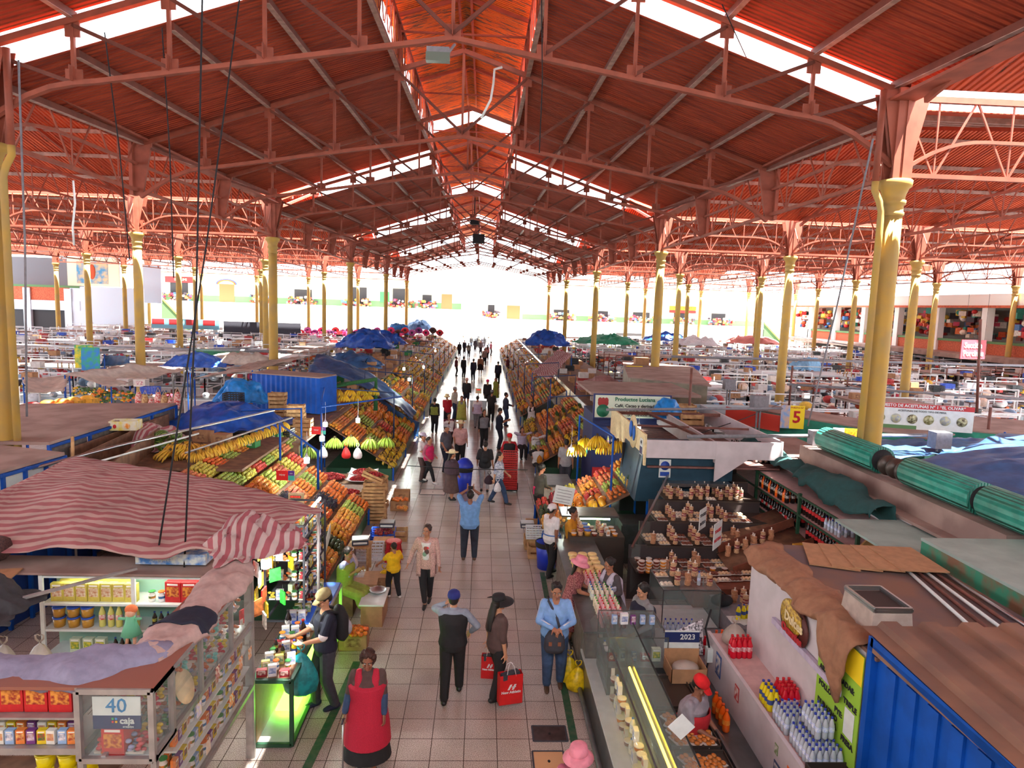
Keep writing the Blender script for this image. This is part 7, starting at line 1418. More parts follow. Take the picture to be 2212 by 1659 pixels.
RR=M('ribbed rusty roof',(136,98,78),.8,rgb2=(112,82,70),ns=1.5);part('ribbed_roof',t,rib);part('blue_walls',t,lambda b:(b.bb(3.85,6.6,3.0,6.15,0,2.7,BLUP),[b.bb(3.82,3.85,3.1+.3*k,3.25+.3*k,.1,2.65,BLUP)for k in range(10)],[b.bb(3.95+.3*k,4.1+.3*k,6.15,6.17,.1,2.45,BLUP)for k in range(8)]));part('blue_frame',t,lambda b:(b.bar((3.82,6.17,0),(3.82,6.17,2.84),.08,.08,BLUP),b.bar((3.82,6.17,2.8),(3.82,3,2.7),.08,.1,BLUP)))
t=thing('green_kiosk','flat grey roofed kiosk with a worn green edge right of the brown roof','kiosk');part('flat_roof',t,lambda b:b.bb(6.35,9.6,5.6,9.0,2.86,2.9,M('pale green grey roof',(150,168,160),.7,n=.15,ns=2)));part('green_side',t,lambda b:b.bb(6.35,9.6,5.6,8.98,2.3,2.86,M('worn green paint side',(50,130,100),.6,rgb2=(120,84,60),ns=4)));part('body',t,lambda b:b.bb(6.45,9.6,5.7,8.9,0,2.3,GRY))
t=thing('rack_roof','long dusty roof boards behind the soda racks','roof');part('roof_board',t,lambda b:(b.bb(7.45,7.7,9.2,18.6,2.5,2.55,ROOFP),b.bb(7.7,9.2,9.1,15.5,2.86,2.92,ROOFP),b.bb(7.7,7.73,9.1,15.5,2.5,2.86,ROOFP),b.bb(7.7,9.0,15.5,18.6,2.5,2.55,ROOFP),b.bb(6.3,8.3,9.1,11.2,2.42,2.46,M('pale green grey roof'))));part('back_wall',t,lambda b:b.bb(7.5,7.55,10.9,18.4,0,2.5,WPAN))
for i,(a,b_)in enumerate(((14.9,12.7),(11.8,10.0),(9.85,7.9))):
 mb=MB();P=[(8.0,a,3.2),(8.0,b_,3.2)];mb.tube(P,.27,28,TEALR);mb.tube([(8.0,b_-.005,3.2),(8.0,b_-.01,3.2)],.22,20,BLK)
 tag(mb.build('roller_shutter'),'%s teal roller shutter drum on the roof boards'%['farthest','middle','nearest'][i],'shutter')
MBo('shutter_axle','dark greasy axle with wheels between the teal shutter drums','axle',lambda b:(b.tube([(8.0,12.7,3.15),(8.0,11.8,3.15)],.06,8,BLK),[b.lathe([(.2,-.04),(.2,.04)],n=16,m=DKM,mat=Matrix.Translation((8.0,12.5-.27*k,3.15))@Matrix.Rotation(PI/2,4,'X'))for k in range(3)]))
t=thing('soda_rack','long green edged shelf rack of soda bottles on the right','rack')
for z in(.95,1.4,1.85,2.25):part('shelf_board',t,lambda b:(b.bb(6.75,7.5,11.2,18.0,z-.03,z,M('pinkish shelf laminate')),b.bar((6.74,11.2,z-.015),(6.74,18.0,z-.015),.03,.04,DGRN)))
for y in(11.2,13.4,15.6,18):part('upright',t,lambda b:b.bb(6.72,6.78,y-.03,y+.03,0,2.3,DGRN))
for z,ks,ya,n,l in((1.4,['cola'],11.9,11,'big cola bottle on the middle shelf of the soda rack'),(1.4,['redsoda'],11.3,4,'red soda bottle on the middle shelf'),(.95,['orsoda'],11.35,5,'orange soda bottle on the lowest rack shelf'),(.95,['cola'],12.2,12,'cola bottle on the lowest rack shelf'),(1.85,['cola'],12.6,8,'cola bottle on the third rack shelf'),(1.85,['water'],12.0,5,'clear bottle on the third rack shelf'),(1.85,['colab','orsoda','colab'],14.2,12,'mixed soda bottle on the third rack shelf'),(1.4,['cola','colab'],13.9,14,'cola bottle further back on the middle shelf'),(2.25,['colab'],16.0,14,'dark beer bottle with a white label on the top rack shelf'),(.95,['bist'],14.3,16,'bagged bread on the lowest rack shelf')):
 for j in range(3):row(ks,(6.86+.13*j,ya,z),(0,.125,0),n,l+', row %s'%['front','middle','rear'][j],l+str(j),rz=-PI/2)
def drape(u,v):
 y=17.6-6.4*u;a=v*PI*1.2;r=.16+.08*math.sin(u*11)+.1*u;p=Vector((7.3-.15*u-math.cos(a)*r*1.5,y,2.5+math.sin(a)*r-(.25*max(0,v-.7))));return p+crumple(p,.14,2.6,4)
cloth_sheet('teal_drape','dark teal cloth rolled along the top of the soda rack','cloth',drape,50,12,DTEAL,.014)
MBo('end_cabinet','pale metal cabinet box lit by sun at the near end of the soda rack','cabinet',lambda b:(frame_box(7.0,7.45,10.6,11.1,1.6,2.42,.04,M('cream frame',(206,190,150),.6),b),b.bb(7.02,7.43,10.62,11.08,1.6,2.4,WPAN),b.add([(6.3,10.7,1.9),(6.98,10.7,1.9),(6.98,10.7,2.35),(6.7,10.7,2.35),(6.3,10.74,1.9),(6.98,10.74,1.9),(6.98,10.74,2.35),(6.7,10.74,2.35)],[(0,1,2,3),(7,6,5,4),(0,4,5,1),(3,2,6,7),(0,3,7,4)],M('rust stained board',(196,140,80),.7,n=.3,ns=4))))
t=thing('juice_stall','dark blue grey steel juice stall with a slanted hood and an open front','stall');HB_=M('blue grey steel',(52,84,104),.4,.5,n=.15,ns=3)
part('hood',t,lambda b:(b.add([(3.75,15.5,1.45),(6.1,15.5,1.45),(6.1,15.5,2.6),(3.9,15.5,2.6),(3.75,17.5,1.45),(6.1,17.5,1.45),(6.1,17.5,2.6),(3.9,17.5,2.6)],[(3,2,1,0),(0,4,7,3),(1,2,6,5),(3,7,6,2)],HB_),b.bb(4.4,6.0,15.2,15.5,1.9,1.98,STEEL)));part('counter',t,lambda b:(b.bb(3.4,6.2,15.2,15.9,0,.95,STEEL),b.bb(3.4,6.2,15.1,15.9,.95,1.0,STEEL)));part('painted_inner_shade',t,lambda b:b.bb(3.8,6.1,17.3,17.4,0,2.5,BLK))  # black back sheet stands in for the deep shade inside the stall
MBo('safety_sign','small blue and white hand washing sign on the steel hood','sign',lambda b:(b.bb(-.14,.14,-.01,0,-.22,.22,WHS),b.lathe([(.11,0),(.11,.006)],n=20,m=M('safety blue',(30,70,160),.5),mat=Matrix.Translation((0,-.01,.07))@OV),b.bb(-.11,.11,-.016,-.01,-.18,-.08,M('safety blue'))),tuple(aty(1436,1012,15.48)))
t=thing('partition_wall','off white partition panels around the open frame roof beside the juice stall','partition');part('panels',t,lambda b:(b.bb(3.95,7.2,15.35,15.4,2.55,2.98,WPAN),b.add([(5.6,15.34,2.0),(7.0,15.34,2.98),(7.0,15.34,2.98),(5.6,15.34,2.98),(5.6,15.38,2.0),(7.0,15.38,2.98),(7.0,15.38,2.98),(5.6,15.38,2.98)],[(0,1,3),(7,5,4),(0,4,5,1),(0,3,7,4)],WPAN),b.bb(3.9,3.95,15.4,19.6,2.35,3.1,CREAM),b.bb(7.2,7.25,15.4,21.5,2.5,3.0,WPAN),b.bb(4.6,9.0,21.5,21.55,2.5,3.0,M('pale blue metal',(170,182,190),.5)),b.bb(5.6,5.65,15.4,21.5,2.45,2.95,WPAN)))
part('rust_beams',t,lambda b:(b.bar((3.95,19.6,2.95),(7.2,19.6,2.95),.07,.09,RUST),b.bar((4.0,17.6,2.93),(7.2,17.4,2.93),.05,.05,RUST),b.bar((5.0,19.6,2.96),(5.5,15.4,2.96),.06,.06,RUST),b.bb(4.0,7.2,15.4,21.5,2.3,2.34,M('rusty brown decking',(122,84,78),.8,n=.2,wave=(1,.2,1)))))
MBo('wall_plate','big round beige plate with blue cloths hung on the cream partition','plate',lambda b:(b.lathe([(.42,0),(.42,.02)],n=30,m=CREAM,mat=Matrix.Rotation(-PI/2,4,'Y')),b.ball((-.05,.1,.05),(.03,.16,.22),M('royal cloth',(40,100,190),.7),10,6),b.ball((-.05,-.25,0),(.03,.1,.2),M('royal cloth'),10,6)),(3.9,16.6,2.95));t=thing('stall_number','number 44 card at the near end of the cream partition','sign',(3.89,15.7,2.75),-PI/2);part('card',t,lambda b:(b.bb(-.14,.14,0,.01,-.2,.2,WHS),b.bb(-.13,.13,-.002,0,-.18,0,M('navy print'))));ob('number',text('44',.15,NAVY,.002),t,(0,-.004,.1))
t=thing('coffee_kiosk','coffee and cocoa kiosk with a wide leafy billboard','kiosk',(4.75,20.45,0));part('body',t,lambda b:(b.bb(-1.2,1.2,.3,2.2,0,2.7,M('dark blue kiosk',(30,40,90),.6)),b.bb(-1.15,1.15,.2,.3,0,1.0,REDC),b.bb(-1.3,2.2,.2,3.6,3.32,3.4,ROOFP)));part('billboard',t,lambda b:(b.bb(-1.25,1.2,.0,.1,2.62,3.4,M('navy rim',(36,44,100),.5)),b.bb(-1.2,1.15,-.01,0,2.66,3.36,M('pale green board',(206,216,196),.5))))
part('printed_art',t,lambda b:([b.ball((-1.05+.1*(k%3),-.012,3.12+.07*(k//3)),(.07,.006,.1),M('cocoa red',(150,40,40),.5),10,6)for k in range(6)],b.lathe([(.2,0),(.2,.01)],(-.95,2.87,.01),24,M('seal green',(30,110,80),.5),OV),[b.ball((.85+.08*(k%4),-.012,3.0+.1*(k//4)),(.06,.006,.04),M('seal green')if k%2 else PNK,8,5)for k in range(12)]))
ob('word',text('Productos Luciana',.17,M('seal green'),.003,bold=.004),t,(.05,-.02,3.24));ob('word',text('Café, Cacao y derivados',.14,BLK,.003,bold=.003),t,(.1,-.02,3.04));ob('word',text('“Chanchamayu”',.13,BLK,.003,bold=.003),t,(.15,-.02,2.87));ob('word',text('LA CONVENCION - BAMBA',.075,BLK,.003,bold=.002),t,(.3,-.02,2.74))
row(['dark','oil','colab'],(3.9,20.6,1.75),(.14,0,0),12,'bottle on the shelf under the coffee billboard','bottles under the billboard');lamp('white bulb shining under the coffee billboard',(4.9,20.2,2.5),26)
for k,u,v,Y,n,l in(('crate',1475,885,20.2,1,'tall wooden crate standing on the kiosk roof edge'),('crate',1490,905,19.8,1,'wooden crate lying beside the tall crate')):p=aty(u,v,Y);place(k,T(p.x,p.y,p.z-.15,s=1.4),l,l)
heap_cloth('tarpaulin','blue plastic sheet bundled beside the wooden crates on the right',tuple(aty(1440,900,20.0)),.5,.4,.5,TARPL,61,amp=.15)
for i,(P,z,l)in enumerate((([(4.6,23.5),(6.6,22),(7.2,26),(5.2,27)],2.9,'curved dusty kiosk roof behind the coffee billboard'),([(6.0,27),(8.6,24.5),(10.6,33),(7.6,36)],3.25,'long grey box shaped duct roof on the right'))):
 t=thing('kiosk',l,'kiosk');part('roof',t,lambda b:slab(b,*[(x,y,z)for x,y in P],.05,ROOFP));part('walls',t,lambda b:slab(b,*[(lerp(x,sum(p[0]for p in P)/4,.06),lerp(y,sum(p[1]for p in P)/4,.06),0)for x,y in P],z,M('weathered steel wall',(140,130,112),.6,n=.25,ns=2)))
bank('right fruit stand beside the juice stall',2.3,4.2,16.0,18.6,.75,1.75);patches(2.3,4.2,16.0,18.6,.8,1.8,[['papaya','papaya','apple','lemon'],['papaya','apple','orange','peach'],['mandarin','gapple','peach','apple'],['pineapple','lemon','gapple','orange']],'on the right fruit stand beside the juice stall','right stand A',61,.1)
bank('small crate table of berries and yellow fruit by the hooded shopper',1.6,2.3,15.8,18.2,.55,.85);patches(1.6,2.3,15.8,18.2,.6,.9,[['granadilla','avocado','apple'],['orange','mandarin','pomegranate']],'on the small right table by the hooded shopper','right table',71,.1)
for i in range(5):place('ybanana',T(2.6+.28*i,17.6+.3*(i%2),2.35+.12*(i%3),s=1.7),'bright yellow banana hand hung from the right pole frame','bananas of the right pole frame')
for i in range(5):place('pineapple',T(3.9+.16*i,16.4,1.85,s=1.2),'pineapple standing in a box on the right stand','pineapples on the right stand')
lineup('pole_frame','blue pole frame over the right fruit stand','frame',[(3.35,16.4,0),(3.35,16.4,2.85),(2.9,19.2,2.9),(2.9,19.2,0)],.03,BLUP);paysign('red payment sign hung over the right fruit stand',(2.75,17.9,2.05));lamp('bulb hanging beside the right bananas',(2.45,17.5,2.3),20)
t=thing('work_table','steel work table wrapped in plastic sheeting on the right of the aisle','table');part('table_body',t,lambda b:(b.bb(1.75,2.7,18.9,20.1,0,.85,PLAST),b.bb(1.7,2.75,18.85,20.15,.85,.9,STEEL),b.bb(1.75,1.76,18.9,20.1,.9,1.2,GLASS)))
t=thing('metal_table','tall pale metal table with a scale in the middle of the aisle','table',tuple(G(1032,905)));part('table_body',t,lambda b:b.box((0,0,.5),(.85,.7,1.0),M('pale metal',(200,206,210),.4,.3)));part('table_top',t,lambda b:b.box((0,0,1.02),(.9,.75,.04),SILV));scale_('scale with a post display on the pale metal table',(t.location.x,t.location.y,1.05))
def bin_(label,p,r,h,lid=True):
 t=thing('waste_bin',label,'bin',p);BB=M('blue plastic bin',(36,60,190),.4);part('body',t,lambda b:b.lathe([(r*.8,0),(r,h*.85),(r*.98,h*.85),(r*.75,.03)],n=20,m=BB));part('black_liner',t,lambda b:b.lathe([(r*1.02,h*.72),(r*1.06,h*.87),(r*.98,h*.88)],n=20,m=BLK,cap=False))
 if lid:part('swing_lid',t,lambda b:b.lathe([(r*1.05,h*.86),(r*1.05,h*.92),(r*.8,h*1.06),(r*.4,h*1.16),(.02,h*1.18)],n=20,m=BB))
bin_('tall blue bin with a swing lid standing in the aisle',tuple(G(1002,1062)),.27,.95);bin_('open blue bin beside the worker in the white bonnet',(1.62,14.9,0),.26,.72,False)
t=thing('hand_truck','dark hand truck under the red crates','trolley',tuple(G(1100,1062)));part('frame',t,lambda b:(b.bar((-.2,.2,.05),(-.2,.3,1.3),.03,.03,BLK),b.bar((.2,.2,.05),(.2,.3,1.3),.03,.03,BLK),b.bb(-.25,.25,-.2,.25,.08,.11,BLK)))
for s_ in(-1,1):part('wheel',t,lambda b:b.lathe([(.12,-.03),(.12,.03)],n=16,m=BLK,mat=Matrix.Translation((s_*.26,.22,.12))@Matrix.Rotation(PI/2,4,'Y')))
for i in range(4):place('pcr',T(t.location.x,t.location.y+.0,.12+.3*i,s=(.9,1,1.15)),'red bottle crate in the stack on the hand truck','red crates on the hand truck')
for k,x,y,l in(('crate',1.55,15.6,'light wooden crate beside the open blue bin'),('crate',1.5,16.2,'wooden crate under the green peppers box'),('boxo',1.55,17.3,'small box by the right aisle edge')):place(k,T(x,y,0,s=1.25),l,l)
loose('avocado',1178,1178,.3,26,.17,'green pepper in the white box by the open bin');place('pcw',T(1.45,16.1,.3,s=.9),'white box of green peppers by the open bin','pepper box');scale_('dark scale on crates at the right aisle edge',(1.3,16.9,.3),0,False)
for i,(a,b)in enumerate(((23.0,31),(33.5,42),(43,55),(56,70),(71,86))):
 x0=2.0+.03*i;rr=random.Random(i+91);n=int((b-a)/.8);sp=(.11,.13,.16,.22,.28)[i]
 bank('%s right fruit stand along the aisle'%STN[i],x0,x0+2.3,a,b,.5,1.9);patches(x0,x0+2.3,a,b,.55,1.95,[[rr.choice(FR+['mandarin','papaya','orange'])for _ in range(n)]for _ in range(4)],'on the %s right fruit stand'%STN[i],'right stand %d'%(i+2),80+i,sp,2 if i<1 else 1)
for i in range(70):
 y=25+60*(rr.random()**1.2);cellplace(rr.choice(['box','crate','boxw','box','boxo','pcb','pcr']),rr.uniform(4.9,7.4 if y>37 else 5.2),y,1.95,'storage box or crate piled behind the right fruit stands','storage behind the right fruit stands')
MBo('loft_board','long storage deck behind the right fruit stands','board',lambda b:(b.bb(4.5,5.4,24,86,1.9,1.95,WOODD),b.bb(5.4,7.8,37,86,1.9,1.95,WOODD)))
for i in range(8):y=24+i*7;lineup('pole_frame','dark blue pole frame over the right stands, %s from the camera'%['first','second','third','fourth','fifth','sixth','seventh','eighth'][i],'frame',[(4.4,y,2),(4.4,y,2.9),(2.5,y+.6,2.7),(2.5,y+.6,1.0)],.03,M('dark blue pole'))
awning('striped red cloth awning over the second right fruit stall',[zz(1150,805,2.3),zz(1190,820,2.4),zz(1235,765,3.0),zz(1205,755,3.1)],STRIPX,9,.05)
heap_cloth('tarpaulin','bright blue tarpaulin heaped far up the right stalls',tuple(atz(1180,745,2.9)),1.9,1.6,1.2,TARPB,71,amp=.3);heap_cloth('brown_cloth','dusty striped cloth heap beside the curved kiosk roof',tuple(atz(1300,838,2.6)),1.1,.9,.45,cloth('dusty rose cloth',(150,112,108)),72,amp=.18)
for i in range(12):place('papaya',T(4.9+.3*(i%4),22.3+.25*(i//4),2.25+.1*(i%2),rx=1.2,rz=i,s=1.2),'melon in the heap behind the right stalls by the curved roof','melons by the curved roof')
for i in range(2):place('box',T(8.0,33.2,2.9+.35*i,s=1.6),'brown carton stacked on the duct roof on the right','cartons on the duct roof')
CRM=M('cream wall paint',(248,240,208),.8);WWL=M('white wall paint',(236,236,232),.8);GDD=M('green wall dado',(92,130,84),.8);BRK=M('orange brick',(206,104,70),.85,rgb2=(170,80,54),ns=9);LBW=M('pale blue white wall',(206,218,230),.8);DKW=M('painted opening shade',(52,50,52),.8);WNG=M('grey window panes',(120,128,130),.3);DOORB=M('brown door',(150,96,56),.7)  # dark opening colour paints in the shade inside doorways and arcades
def S(name,label,fn):mb=MB();fn(mb);return struct(name,mb,label)
S('wall_back','cream upper wall with green dado above the white balcony front',lambda b:(b.bb(-50,-3.4,103,103.3,4.9,9.6,CRM),b.bb(-50,-3.4,102.95,103,4.9,6.2,GDD),b.bb(-3.4,44,103,103.3,3.7,9.4,CRM),b.bb(6,44,102.95,103,3.7,4.9,GDD),b.bb(-12,44,104,104.3,9.4,12.2,WWL),b.bb(-50,44,101,104,9.5,9.6,WWL)))
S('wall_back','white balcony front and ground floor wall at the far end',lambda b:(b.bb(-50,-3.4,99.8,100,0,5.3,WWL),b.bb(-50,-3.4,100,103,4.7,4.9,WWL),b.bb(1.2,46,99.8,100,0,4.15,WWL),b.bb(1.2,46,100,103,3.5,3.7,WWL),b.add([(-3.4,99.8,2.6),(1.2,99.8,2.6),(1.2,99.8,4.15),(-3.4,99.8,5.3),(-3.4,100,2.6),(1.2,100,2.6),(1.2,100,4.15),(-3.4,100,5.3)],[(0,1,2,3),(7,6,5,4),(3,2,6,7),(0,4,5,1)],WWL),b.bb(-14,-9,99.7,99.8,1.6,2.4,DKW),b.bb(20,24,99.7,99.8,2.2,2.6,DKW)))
DR=[(-45.5,2.6,3.0,DKW,'restaurant front with a maroon sign'),(-38.5,2.2,3.0,DOORB,'brown shutter under a rainbow painted arch'),(-33.2,1.6,3.0,DKW,'textile shop under a yellow sign'),(-27.2,2.6,2.6,DKW,'souvenir shop hung with clothes'),(-19,2.6,3.2,DKW,'wide doorway with its shade painted dark'),(-12.6,2.4,3.2,DKW,'doorway beside a green shop poster'),(-8.6,1.4,2.4,DKW,'shop doorway beside stacked textiles'),(-5.6,1.6,2.6,DOORB,'doorway beside yellow steps'),(1.2,1.0,2.4,DKW,'narrow doorway beside hung cloths'),(4.6,2.0,2.4,DOORB,'wide brown shutter'),(12,2.4,2.0,DKW,'shop opening crowded with red goods'),(18,2.4,2.0,DKW,'shop opening with dark coats'),(24.4,2.6,2.0,DKW,'shop opening with textiles'),(30.5,2.0,2.4,DKW,'shop under a yellow sign marked 7'),(36.5,2.2,2.2,DKW,'shop opening hung with dresses')]
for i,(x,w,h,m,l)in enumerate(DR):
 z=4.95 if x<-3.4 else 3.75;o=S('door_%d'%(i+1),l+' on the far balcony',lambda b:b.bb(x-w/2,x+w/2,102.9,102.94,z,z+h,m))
for i,(x,w,z,h)in enumerate(((1.2,6.6,9.7,1.5),(8,5.4,9.7,1.4),(14,4,9.9,1.0),(20,4,9.9,1.0),(31,5,10,1.6),(38,2.4,10,1.6))):S('window_%d'%(i+1),'grey upper floor window of the far building',lambda b:(b.bb(x-w/2,x+w/2,103.9,103.95,z,z+h,WNG),[b.bb(q-.04,q+.04,103.85,103.9,z,z+h,WWL)for q in(x-w/2,x,x+w/2)]))
def shopsign(l,x,z,w,h,c,s_,tc,sz,y=102.8,rz=0):
 t=thing('shop_sign',l,'sign',(x,y,z),rz);part('board',t,lambda b:b.bb(-w/2,w/2,0,.08,-h/2,h/2,M('sign %s'%(c,),c,.5)))
 if s_:ob('word',text(s_,sz,M('ink %s'%(tc,),tc,.6),.01,bold=.01),t,(0,-.02,0))
 return t
shopsign('maroon restaurant sign on the far left balcony',-45.2,8.4,4.6,.9,(150,40,40),'EL TUMI',(240,220,180),.5);shopsign('yellow and red textile shop sign on the far left balcony',-33,8.6,2.6,.7,(240,200,30),'LINDAS TELAS',(200,30,30),.34);shopsign('yellow shop sign reading TODO TELAS 7 on the far right balcony',30.8,6.6,4.2,.6,(240,200,30),'TODO TELAS 7',(200,30,30),.42);shopsign('red shop sign below the yellow one on the far right',30.8,6.05,4.2,.4,(214,40,34),'',(0,0,0),.2);shopsign('green and yellow shop poster on the far balcony',-15,6.8,1.4,1.6,(60,140,80),'',(0,0,0),.2)
t=thing('rainbow_arch','painted blue, red and yellow arch over the brown shutter on the far balcony','arch',(-38.5,102.8,7.9))
for r,c in((1.5,(40,100,200)),(1.35,(220,50,40)),(1.2,(240,200,50))):part('arch_band',t,lambda b:b.tube([(r*math.cos(a),0,r*.5*math.sin(a))for a in[PI*k/12 for k in range(13)]],.09,6,M('arch %s'%(c,),c,.6)))
GC=[(200,40,40),(230,120,60),(240,220,200),(60,50,60),(190,60,90),(60,110,170),(230,190,70),(120,60,50),(214,90,50)]
for i,(x,w)in enumerate([(x,w+1.6)for x,w,h,m,l in DR if m is DKW]):
 z=4.95 if x<-3.4 else 3.75;blob_goods('shop_goods','clothes and goods crowding the far balcony shop %s from the left'%['first','second','third','fourth','fifth','sixth','seventh','eighth','ninth','tenth','eleventh','twelfth','thirteenth'][i],'goods',(x,101.6 if x>8 else 102.2,z),(w/2,.5,1.3),GC,60,i,(.2,.42),'stuff')
S('wall_left','left hall wall with an orange brick balustrade and openings painted dark as shade',lambda b:(b.bb(-60,-43.6,80,80.3,0,3.9,DKW),b.bb(-60,-46.5,79.8,80,5.0,6.5,BRK),b.bb(-60,-46.5,79.7,80,6.5,6.75,GDD),b.bb(-60,-46.5,79.7,80.2,3.9,5.0,LBW),b.bb(-47.6,-39.5,79.75,80.3,0,6.7,LBW),b.bb(-60,-48,83,83.3,6.7,10,M('dim grey wall',(120,124,130),.8)),b.bb(-49.5,-43.5,82.6,82.8,6.8,10.2,CRM),b.bb(-42.5,-39.3,84,84.2,5,9.6,LBW),[b.bb(q,q+.8,79.6,80,0,6.4,LBW)for q in(-57,-52.8,-48.2)]))
t=thing('wall_mural','painted mural of a figure in blue and orange on the left upper wall','mural',(-46.6,82.55,8.4));part('painting',t,lambda b:(b.bb(-1.8,1.8,0,.04,-1.3,1.3,M('mural ground',(226,200,150),.8,rgb2=(90,160,200),ns=1.6)),b.ball((0,-.02,.1),(.4,.03,.9),M('mural figure',(206,90,50),.8),10,6)))
def stair(label,x,y,w,n,dx,z1):
 t=thing('staircase',label,'stairs',(x,y,0))
 for k in range(n):part('step',t,lambda b:b.bb(k*dx,n*dx,0,w,k*z1/n,(k+1)*z1/n,GRY))
 part('green_parapet',t,lambda b:(b.add([(0,-.15,0),(n*dx,-.15,0),(n*dx,-.15,z1+1),(0,-.15,1.1),(0,0,0),(n*dx,0,0),(n*dx,0,z1+1),(0,0,1.1)],[(0,1,2,3),(7,6,5,4),(3,2,6,7),(0,3,7,4)],GDD),b.bar((0,-.2,.9),(n*dx,-.2,z1+.8),.06,.06,M('yellow rail',(226,190,70),.6))))
stair('green sided staircase rising to the far left balcony',-38.5,92,2.2,14,-.32,4.8);stair('green sided staircase rising to the far right balcony',41.5,88,3,12,-.34,4)
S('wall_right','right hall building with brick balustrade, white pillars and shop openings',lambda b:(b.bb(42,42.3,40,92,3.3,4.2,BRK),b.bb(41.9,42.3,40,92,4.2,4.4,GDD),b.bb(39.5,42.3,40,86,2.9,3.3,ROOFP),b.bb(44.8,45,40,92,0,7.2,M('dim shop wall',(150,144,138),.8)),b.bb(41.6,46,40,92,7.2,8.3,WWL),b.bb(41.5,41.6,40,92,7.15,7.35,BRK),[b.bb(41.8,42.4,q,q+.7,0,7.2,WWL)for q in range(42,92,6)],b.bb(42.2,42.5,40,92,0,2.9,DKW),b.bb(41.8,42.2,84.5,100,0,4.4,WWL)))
for i in range(8):blob_goods('shop_goods','clothes hung in the right building shop %s from the camera'%['first','second','third','fourth','fifth','sixth','seventh','eighth'][i],'goods',(43.4,45+6*i,4.5),(.9,2.3,2.2),GC+[(60,150,130),(230,224,214)],70,50+i,(.25,.6),'stuff')
t=thing('hanging_sign','pink hanging sign reading Sección Porcinos','sign',tuple(aty(2103,755,34)),.25);part('board',t,lambda b:b.bb(-.85,.85,0,.05,-.5,.5,M('pink board',(196,76,90),.6)));part('hanging_wires',t,lambda b:[b.tube([(x,0,.5),(x,0,3.6)],.01,4,BLK)for x in(-.7,.7)]);ob('word',text('Sección',.4,WHS,.01,bold=.012),t,(-.05,-.01,.2));ob('word',text('Porcinos',.4,WHS,.01,bold=.012),t,(0,-.01,-.22))
def stallA(m,roof,goods,seed,h=2.3):
 t=thing('market_stall','x','stall');part('frame',t,lambda b:(frame_box(-1.5,1.5,-1.2,1.2,.9,h,.06,m,b),[b.bar((x,y,0),(x,y,h+.4),.06,.06,m)for x in(-1.5,1.5)for y in(-1.2,1.2)],b.bar((-1.5,-1.2,h+.4),(1.5,-1.2,h+.4),.05,.05,m)))
 part('counter',t,lambda b:(b.bb(-1.5,1.5,-1.2,-.5,0,.95,WPAN if seed%2 else STEEL),b.bb(-1.55,1.55,-1.25,-.45,.95,1.0,STEEL)))
 if roof:part('roof_panel',t,lambda b:b.bb(-1.6,1.6,-1.3,1.3,h+.05,h+.11,roof))
 rr=random.Random(seed)
 def g(b):
  for k in range(26):c=goods[k%len(goods)];s=rr.uniform(.1,.3);p=(rr.uniform(-1.4,1.4),rr.uniform(-1.1,.9),rr.choice((1.0,1.0,1.4,1.9,h-.2)));(b.box if rr.random()<.6 else b.ball)(*((p,(s,s,s*.8),M('goods %s'%(c,),c,.6,n=.15,ns=9))if True else()))
 part('displayed_goods',t,g)['kind']='stuff';return t
WH=M('white pipe frame',(224,226,228),.45);W_=[(230,228,226),(206,214,222),(180,60,60),(150,160,170),(120,150,180),(226,206,190),(70,70,80)]
SA=[(stallA(WH,None,W_,1),'open white pipe framed stall'),(stallA(ALU,M('grey white roof sheet',(206,206,208),.6,n=.1,ns=2),W_,2),'grey sheet roofed stall'),(stallA(WH,None,W_+GC,3,2.0),'low white framed stall of mixed goods'),(stallA(ALU,ROOFP,GC,4),'dusty board roofed stall'),(stallA(RUST,None,W_,5,2.5),'rusty framed meat stall')]
rr=random.Random(5);used=[False]*5
for side,xs,ys in(('right',[10.6+3.6*i for i in range(9)],[20+4.3*j for j in range(16)]),('left',[-13-3.7*i for i in range(9)],[26+4.4*j for j in range(13)])):
 for x in xs:
  for y in ys:
   u,v,d=px(x,y,1.5)
   if not(-60<u<2270):continue
   if side=='right' and(x<12 and y<24 or y<22 and x>17):continue
   if side=='left' and y<34 and x>-20:continue
   if any(abs(x-a)<1.75 and abs(y-b)<1.5 for a in XS_L+XS_R for b in YK):continue
   k=rr.choice((0,0,1,1,2,2,4,3)if side=='right' else(0,2,3,0,2,1));o,l=SA[k];L_='%s in the %s side hall %s'%(l,side,'near the nave' if abs(x)<21 else 'far from the nave')
   loc=(x+rr.uniform(-.15,.15),y+rr.uniform(-.2,.2),0)
   if not used[k]:used[k]=True;o.location=loc;o['label']=L_;o['group']=L_
   else:dup(o,loc,rr.choice((0,PI)),label=L_,group=L_)
for i in range(420):
 s_=rr.random()<.55;x=rr.uniform(10,40)if s_ else-rr.uniform(12,42);y=rr.uniform(22,86);cellplace(rr.choice(['box','boxw','pcw','pcb','crate','boxw','pcr','pcbl','boxo']),x,y,2.4,'box or crate stored on the side hall stalls','boxes on the side hall stalls',1)
for i,(u,v,z,w,c,l)in enumerate([(1310,742,2.8,5,TARPG,'bright green cloth roof over far right stalls'),(1440,735,2.9,4,TARPB,'blue and white cloth roof over far right stalls'),(1500,745,2.8,4,WHT,'white cloth roof over far right stalls'),(1625,742,2.9,5,cloth('dusty red roof cloth',(190,110,100)),'dusty red cloth roof over the textile stalls on the right'),(1740,800,2.4,1.8,cloth('pale blue sheet',(140,190,226)),'pale blue plastic sheet bundle in the right hall'),(2060,760,2.9,4,CREAM,'cream cloth roof before the right building')]):
 heap_cloth('cloth_roof',l,tuple(atz(u,v,z)),w*.62,w*.36,.8,c,80+i,'awning',n=18,amp=.35)
